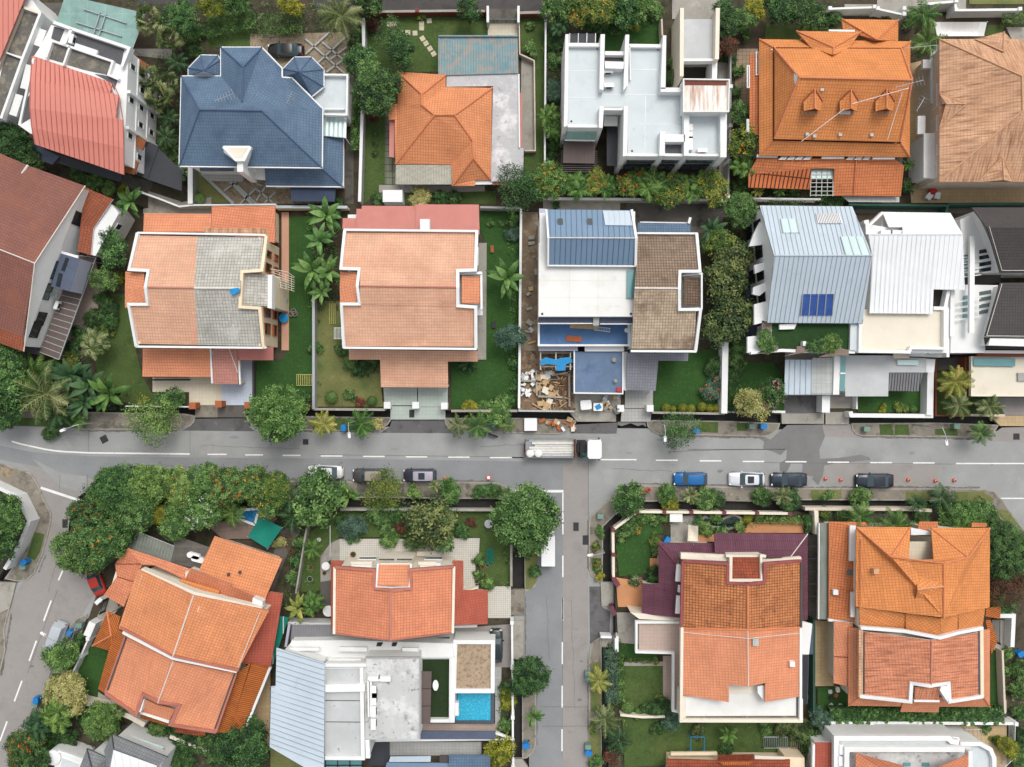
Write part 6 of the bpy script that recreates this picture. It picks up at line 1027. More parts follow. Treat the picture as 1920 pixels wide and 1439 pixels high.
D=L1.d('a 775 1022 6.4 b 720 1135 6.4 c 740 1250 7.4 d 740 1420 6.4 e 1020 1420 7 f 1085 1240 7.2 g 1165 1185 6.4 h 790 1130 7.4');h.roof(D,'abch aghf'.replace('aghf','ahfg')+' hcdef','tile_grey',edge='ridge_dark');h.caps(D,'ah hf','ridge_dark',.08);h.roof(L1.d('a 785 1132 7.55 b 1085 1242 7.35 c 1030 1420 7.2 d 735 1420 7.2'),'abcd','metal_white','roof_panel',.1,seam=.9,ms='metal_white_seam')
D=L1.d('a 602 1122 5.4 b 552 1250 5.4 c 500 1420 5.4 d 730 1420 5.6 e 745 1190 5.6 f 640 1260 6.4 g 640 1420 6.4');h.roof(D,'abcgf aef fgde'.replace('aef','afe'),'tile_grey','wing_roof',edge='ridge_dark');h.caps(D,'af fg','ridge_dark',.08)
h.wall(L1.p('775 1030 1160 1185 1080 1420 560 1420 605 1130 720 1180'),5.2,WP,.4);h.slab(L1.p('410 1130 570 1190 540 1420 340 1420 380 1230'),3.2,WP,3,name='porch_roof');h.para(L1.p('400 1140 570 1200 545 1300'),3.6,.3,.5,WP);h.slab(L1.p('430 1190 545 1230 520 1420 390 1420'),3.26,'flat_grey',.1,name='terrace')
b=MB();c=W(*L1(368,1185),3.4);b.lathe((c.x,c.y,YARD),[(.95,0),(.95,3.2),(.5,3.3)],16);h.put(b,'porch_column',WP)
h.slab(L1.p('900 1030 1135 1110 1115 1150 900 1070'),3.2,'pale_glass',.1,WP,'glass_canopy')
for k in range(7):h.slab(L1.p(f'{930 + k * 32} {1055 + k * 11} {952 + k * 32} {1063 + k * 11} {942 + k * 32} {1092 + k * 11} {920 + k * 32} {1084 + k * 11}'),3.26,DG,.05,name='canopy_pane')
h=House('bungalow','low house with dark rusty brown tiles cut off by the bottom edge',(1370,1432))
D=L3.d('a 1072 1195 3.4 b 1425 1205 3.4 c 1425 1170 3.9 d 1675 1165 3.9 e 1675 1200 3.4 f 1925 1200 3.4 g 1925 1420 4.4 h 1072 1420 4.4');h.roof(D,'abefgh bcde','tile_rust',edge='tile_rust');h.wall(L3.p('1085 1205 1910 1210 1910 1420 1085 1420'),3.2,'peach_wall',.2)
h.slab(L3.p('1430 1215 1670 1212 1640 1235 1460 1238'),4.1,'slat_orange',.05,name='ridge_tiles');h.slab(L3.p('1680 1172 1890 1180 1890 1200 1680 1195'),3.3,'flat_cream',.2,name='ledge');h.para(L3.p('1100 1160 1420 1158'),2.4,.4,.3,'peach_wall',name='ledge');h.slab(L4.p('265 1180 400 1185 405 1420 265 1420'),3.2,'peach_wall',3,name='wall')
class LB(MB):
 def __init__(s):super().__init__();s.tint=[]
 def poly(s,pts,t):
  i0=len(s.v);s.v+=pts;s.f.append(list(range(i0,i0+len(pts))));s.mi.append(0);s.uv.append([(0,0)]*len(pts));s.tint.append(t)
 def leaf(s,p,n,d,ln,wd,t):
  w=n.cross(d)
  if w.length<1e-4:return
  w=w.normalized()*wd;d=w.cross(n).normalized()*ln
  s.poly([p-d*.5,p-d*.05+w*.5,p+d*.5,p-d*.05-w*.5],t)
def rdir(r):
 while True:
  v=Vector((r.uniform(-1,1),r.uniform(-1,1),r.uniform(-1,1)))
  if.05<v.length<1:return v.normalized()
def crown_mesh(name,Rr,nl,nc,nleaf,leaf,seed,flat=.72,spread=.3,cs=.125,irregular=.3):
 r=random.Random(seed);b=LB();lobes=[]
 for i in range(nl):
  a=2*math.pi*(i+r.uniform(-.3,.3))/nl;q=Rr*r.uniform(.35,.62)if i else 0
  lr=Rr*r.uniform(.36,.36+irregular)
  q=min(q,Rr-lr*.9)
  lobes.append((Vector((math.cos(a)*q,math.sin(a)*q,Rr*flat*r.uniform(-.1,.35)+(.2*Rr if not i else 0))),lr))
 k=0
 while k<nc:
  c,lr=r.choice(lobes);d=rdir(r)
  if d.z<-.45:continue
  inner=r.random()<.18;p=c+Vector((d.x,d.y,d.z*flat))*lr*(r.uniform(.3,.8)if inner else r.uniform(.86,1.08))
  if not inner and any((p-c2).length<l2*.72 and l2!=lr for c2,l2 in lobes):
   if r.random()<.8:continue
  k+=1;t0=r.uniform(.05,.85)
  for _ in range(nleaf):
   o=Vector((r.gauss(0,1),r.gauss(0,1),r.gauss(0,.7)))*cs*Rr**.5
   n=(d*.55+Vector((0,0,.75))+rdir(r)*.75).normalized();e=rdir(r)
   b.leaf(p+o,n,e,leaf*r.uniform(.7,1.25),leaf*r.uniform(.45,.65),min(1,max(0,t0+r.uniform(-.15,.15))))
 me=b.build(name,g['fol_mid']);m=me.data;bpy.data.objects.remove(me);return m,lobes
def trunk_mesh(name,Rr,lobes,hgt,seed):
 r=random.Random(seed);b=MB();top=Vector((0,0,-Rr*.35))
 b.tube([(0,0,-hgt),(.03*Rr,.02*Rr,-hgt*.6),top],[.085*Rr,.07*Rr,.055*Rr],8)
 for c,lr in lobes[:6]:
  m=(top+c)/2+Vector((0,0,.12*Rr));b.tube([top-Vector((0,0,.1)),m,c+Vector((0,0,lr*.3))],[.045*Rr,.03*Rr,.012*Rr],6)
 o=b.build(name,g['bark']);m=o.data;bpy.data.objects.remove(o);return m
def blossom_mesh(name,Rr,lobes,n,seed,leaf=.13):
 r=random.Random(seed);b=LB()
 for _ in range(n):
  c,lr=r.choice(lobes);d=rdir(r)
  if d.z<.1:d.z=abs(d.z)+.2;d.normalize()
  p=c+Vector((d.x,d.y,d.z*.75))*lr*1.1;t0=r.random()
  for _ in range(9):
   b.leaf(p+Vector((r.gauss(0,.11),r.gauss(0,.11),r.gauss(0,.06))),(d+rdir(r)*.5).normalized(),rdir(r),leaf,leaf*.7,min(1,max(0,t0+r.uniform(-.2,.2))))
 o=b.build(name,g['fol_mid']);m=o.data;bpy.data.objects.remove(o);return m
CR={}
for cls,Rr,specs in(('S',.8,((5,46,22),(6,46,22),(4,40,22))),('M',1.7,((7,140,28),(8,140,28),(6,130,28))),('L',3.0,((9,350,32),(11,350,32),(8,320,32)))):
 for i,(nl,nc,nf)in enumerate(specs):
  m,lb=crown_mesh('crown',Rr,nl,nc,nf,{'S':.17,'M':.21,'L':.25}[cls],10*i+len(cls)+int(Rr*7),irregular=.28-.06*i)
  CR[cls,i]=(m,trunk_mesh('trunk',Rr,lb,Rr*1.7,i),blossom_mesh('blossom',Rr,lb,{'S':14,'M':30,'L':70}[cls],i),Rr)
m,lb=crown_mesh('crown',3.0,15,560,30,.22,5,.8,cs=.11,irregular=.12);CR['L','round']=(m,trunk_mesh('trunk',3.,lb,4.6,3),blossom_mesh('blossom',3.,lb,40,3),3.)
m,lb=crown_mesh('crown',3.0,10,190,16,.42,8,.8,cs=.17);CR['L','big']=(m,trunk_mesh('trunk',3.,lb,4.6,4),blossom_mesh('blossom',3.,lb,40,4),3.)
m,lb=crown_mesh('crown',3.0,9,130,26,.22,9,.7,cs=.2,irregular=.2);CR['L','open']=(m,trunk_mesh('trunk',3.,lb,4.6,4),blossom_mesh('blossom',3.,lb,40,4),3.)
def ball_mesh():
 r=random.Random(3);b=LB()
 for _ in range(2600):
  d=rdir(r)
  if d.z<-.6:continue
  b.leaf(d*r.uniform(.9,1.03),(d+rdir(r)*.6).normalized(),rdir(r),.13,.08,r.uniform(.15,.95))
 o=b.build('crown',g['fol_mid']);m=o.data;bpy.data.objects.remove(o);return m
BALL=ball_mesh()
def frond(b,az,el,ln,droop,r,nl=15,lw=.085,ll=.5,t0=.5,vee=.5):
 p=Vector((0,0,0));ca,sa=math.cos(az),math.sin(az);pts=[];st=ln/nl;e=el
 for i in range(nl+1):
  pts.append(p.copy());e=el-droop*(i/nl)**1.3
  p=p+Vector((ca*math.cos(e),sa*math.cos(e),math.sin(e)))*st
 side=Vector((-sa,ca,0))
 for i in range(nl):
  d=(pts[i+1]-pts[i]).normalized();up=side.cross(d)*-1
  b.poly([pts[i]-side*.025,pts[i+1]-side*.02,pts[i+1]+side*.02,pts[i]+side*.025],min(1,t0+.3))
  if i<2:continue
  q=math.sin(math.pi*(i/nl)**.75)*.85+.25
  for sgn in(-1,1):
   v=(side*sgn*.85+d*.55-up*vee*.6*r.uniform(.6,1.3)).normalized()
   n=v.cross(d).normalized();a=pts[i]+d*st*r.uniform(0,.5);L_=ll*q*r.uniform(.8,1.1)
   w=d*lw
   b.poly([a-w*.5,a+w*.5,a+v*L_*.65+w*.45,a+v*L_-Vector((0,0,L_*.12)),a+v*L_*.6-w*.4],min(1,max(0,t0+r.uniform(-.2,.2))))
def palm_mesh(n,ln,el0,el1,dr,seed,ll=.5,lw=.085,nl=15):
 r=random.Random(seed);b=LB()
 for i in range(n):
  f=i/n;az=i*2.39996+r.uniform(-.25,.25)
  frond(b,az,el0+(el1-el0)*f,ln*r.uniform(.82,1.08)*(1-.25*max(0,f-.7)),dr*r.uniform(.75,1.2),r,nl,lw,ll,r.uniform(.25,.7)if i%7!=6 else.98)
 o=b.build('crown',g['frond']);m=o.data;bpy.data.objects.remove(o);return m
def clump_mesh(seed):
 r=random.Random(seed);b=LB()
 for k in range(6):
  v0=len(b.v);a=k*1.05;off=Vector((math.cos(a),math.sin(a),0))*r.uniform(.25,.7)+Vector((0,0,r.uniform(-.4,.5)))
  for i in range(7):frond(b,i*2.39996+k,r.uniform(.2,1.1),r.uniform(1.0,1.5),r.uniform(1.1,1.7),r,11,.1,.42,r.uniform(.2,.8))
  for j in range(v0,len(b.v)):b.v[j]=b.v[j]+off
 o=b.build('crown',g['frond']);m=o.data;bpy.data.objects.remove(o);return m
def banana_mesh(seed,n=11):
 r=random.Random(seed);b=LB()
 for i in range(n):
  az=i*2.39996+r.uniform(-.3,.3);e=1.25-.95*i/n;ln=r.uniform(1.5,2.1);ca,sa=math.cos(az),math.sin(az);side=Vector((-sa,ca,0));p=Vector((0,0,0));t=r.uniform(.25,.8);W_=r.uniform(.42,.6)
  prev=None
  for k in range(9):
   f=k/8;w=W_*(math.sin(math.pi*min(1,max(0,(f-.12)/.88))**.8)if f>.12 else.06);ee=e-1.5*f**1.6
   row=(p-side*w*.5-Vector((0,0,.1*w)),p.copy(),p+side*w*.5-Vector((0,0,.1*w)))
   if prev:
    tt=min(1,max(0,t+r.uniform(-.12,.12)));b.poly([prev[0],row[0],row[1],prev[1]],tt);b.poly([prev[1],row[1],row[2],prev[2]],min(1,tt+.12))
   prev=row;p=p+Vector((ca*math.cos(ee),sa*math.cos(ee),math.sin(ee)))*ln/8
 o=b.build('crown',g['banana_leaf']);m=o.data;bpy.data.objects.remove(o);return m
def fan_mesh(seed,n=26):
 r=random.Random(seed);b=LB()
 for i in range(n):
  az=i*2.39996;e=1.2-1.3*i/n;ln=r.uniform(.8,1.25);d=Vector((math.cos(az)*math.cos(e),math.sin(az)*math.cos(e),math.sin(e)));c=d*ln;t=r.uniform(.15,.85)
  b.poly([Vector((0,0,0)),c,c+Vector((.03,.03,0))],t);side=d.cross(Vector((0,0,1))).normalized();up=side.cross(d)
  for k in range(11):
   a=-1.9+3.8*k/10;v=(d*math.cos(a)+side*math.sin(a)-up*.0-Vector((0,0,.25))).normalized();s2=up.cross(v).normalized()*.07;L_=r.uniform(.5,.68)
   b.poly([c,c+v*L_*.6+s2,c+v*L_-Vector((0,0,.12)),c+v*L_*.6-s2],min(1,max(0,t+r.uniform(-.15,.15))))
 o=b.build('crown',g['frond_olive']);m=o.data;bpy.data.objects.remove(o);return m
def stem_mesh(h,r0,lean=.0,nm='trunk',m='palm_bark'):
 b=MB();b.tube([(0,0,-h),(lean*.4,0,-h*.55),(0,0,.1)],[r0*1.3,r0,r0*.85],8);o=b.build(nm,g[m]);me=o.data;bpy.data.objects.remove(o);return me
PALM={'palm':(palm_mesh(17,2.0,1.15,-.15,1.5,1),stem_mesh(4,.13,.15),1.75),'palmb':(palm_mesh(13,2.1,1.0,0.,1.7,2),stem_mesh(4,.13,.2),1.75),'coco':(palm_mesh(24,3.4,1.2,-.2,1.35,3,.75,.1,19),stem_mesh(5,.17,.3),3.0),'areca':(clump_mesh(4),stem_mesh(3,.12),1.75),'arecab':(clump_mesh(9),stem_mesh(3,.12),1.75),'banana':(banana_mesh(5),stem_mesh(2.5,.13,0,'trunk','frond'),1.75),'bananab':(banana_mesh(6,9),stem_mesh(2.5,.13,0,'trunk','frond'),1.75),'fan':(fan_mesh(7),stem_mesh(3.5,.14),1.6),'spiky':(palm_mesh(20,1.2,1.2,.1,.8,8,.3,.1,8),stem_mesh(1.2,.08),1.2)}
MAT0={'palm':'frond','palmb':'frond','coco':'frond','areca':'frond','arecab':'frond','banana':'banana_leaf','bananab':'banana_leaf','fan':'frond_olive','spiky':'frond'}
NAMES={'palm':'palm_tree','palmb':'palm_tree','coco':'coconut_palm','areca':'palm_clump','arecab':'palm_clump','banana':'banana_plant','bananab':'banana_plant','fan':'fan_palm','spiky':'spiky_plant'}
def child(name,me,parent,mat=None,loc=(0,0,0)):
 o=bpy.data.objects.new(name,me);COL.objects.link(o);o.parent=parent;o.location=loc
 if mat:o.material_slots[0].link='OBJECT';o.material_slots[0].material=g[mat]
 return o
pr=random.Random(21)
def plant(kind,x,y,r,label,mat=None,h=None,z0=YARD,blossom=None,group=None,var=None,cat=None):
 rm=r*K
 if kind in PALM:
  me,st,R0=PALM[kind];h=h if h is not None else(1.2+rm*.9);w=W(x,y,z0+h);s=rm/R0*HC/(HC+0)*.97
  e=empty(NAMES[kind],(w.x,w.y,z0),label,cat or('palm' if 'ban' not in kind and kind!='spiky' else 'plant'),group,pr.uniform(0,6.28))
  child('crown',me,e,mat or MAT0[kind],(0,0,h)).scale=(s,s,s)
  t=child('trunk',st,e,None,(0,0,h));zl=min(v.co.z for v in st.vertices);t.scale=(max(.5,s),max(.5,s),h/-zl)
  return e
 if kind=='ball':
  h=h if h is not None else rm*.95;w=W(x,y,z0+h);o=bpy.data.objects.new('clipped_shrub',BALL);COL.objects.link(o);o.location=(w.x,w.y,z0+h);o.scale=(rm,rm,rm*.9);o.rotation_euler=(0,0,pr.uniform(0,6))
  o.material_slots[0].link='OBJECT';o.material_slots[0].material=g[mat or 'fol_bright'];return tag(o,label,cat or 'shrub',group)
 tree=kind=='tree';cls='S' if r<15 else 'M' if r<31 else 'L'
 me,tk,bl,R0=CR[cls,var]if(cls,var)in CR else CR[cls,pr.randrange(3)]
 h=h if h is not None else(rm*.9+1.6 if tree else rm*.55);w=W(x,y,z0+h);s=rm/R0*1.02
 e=empty('tree' if tree else 'shrub',(w.x,w.y,z0),label,cat or kind,group,pr.uniform(0,6.28))
 sz=s*pr.uniform(.85,1.05)if tree else s*.8
 child('crown',me,e,mat or 'fol_mid',(0,0,h)).scale=(s*pr.uniform(.95,1.05),s*pr.uniform(.95,1.05),sz)
 zl=-min(v.co.z for v in tk.vertices)
 child('trunk' if tree else 'stem',tk,e,None,(0,0,h)).scale=(s,s,h/zl)
 if blossom:child('blossom',bl,e,blossom,(0,0,h+.05)).scale=(s,s,sz)
 return e
def hedge(px,wd,hh,label,mat='fol_mid',z0=YARD,dens=95,blossom=None,leaf=.17):
 P=[W(x,y,z0+hh)for x,y in px];r=random.Random(int(px[0][0]*7+px[0][1]));b=LB();c=sum(P,Vector())/len(P);o=Vector((c.x,c.y,z0))
 for i in range(len(P)-1):
  A,B_=P[i],P[i+1];L_=(B_-A).length;d=(B_-A)/L_;s=Vector((-d.y,d.x,0));n=int(dens*L_*(wd+1.2*hh))
  bumps=[(r.uniform(0,L_),r.uniform(-wd/2,wd/2),r.uniform(.25,.55))for _ in range(int(L_*wd*2.2)+2)]
  for _ in range(n):
   u,v=r.uniform(0,L_),r.uniform(-wd/2,wd/2)
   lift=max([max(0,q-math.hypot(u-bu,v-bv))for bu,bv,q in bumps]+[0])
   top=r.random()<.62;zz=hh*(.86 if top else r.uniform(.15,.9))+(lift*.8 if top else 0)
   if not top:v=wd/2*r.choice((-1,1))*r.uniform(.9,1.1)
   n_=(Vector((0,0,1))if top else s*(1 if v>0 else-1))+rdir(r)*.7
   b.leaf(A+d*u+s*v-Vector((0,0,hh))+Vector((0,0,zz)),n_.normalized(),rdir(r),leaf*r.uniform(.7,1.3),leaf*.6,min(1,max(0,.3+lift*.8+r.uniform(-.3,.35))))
 ob=b.build('hedge',g[mat],None,o);ob.location=o
 return tag(ob,label,'hedge')
def PL(rows,**kw):
 for r in rows.strip().split('\n'):
  r=r.strip()
  if not r:continue
  q=[s.strip()for s in r.split('|')];k=q[0].split();ex=dict(kw)
  for e in k[4:]:
   a,v=e.split('=');ex[{'m':'mat','b':'blossom','v':'var','h':'h','z':'z0'}[a]]=float(v)if a in 'hz' else v
   if a in 'm':ex['mat']=v if v in MATS else 'fol_'+v
   if a=='b':ex['blossom']='blossom_'+v
  plant(k[0],float(k[1]),float(k[2]),float(k[3]),q[1],group=q[2]if len(q)>2 else None,**ex)
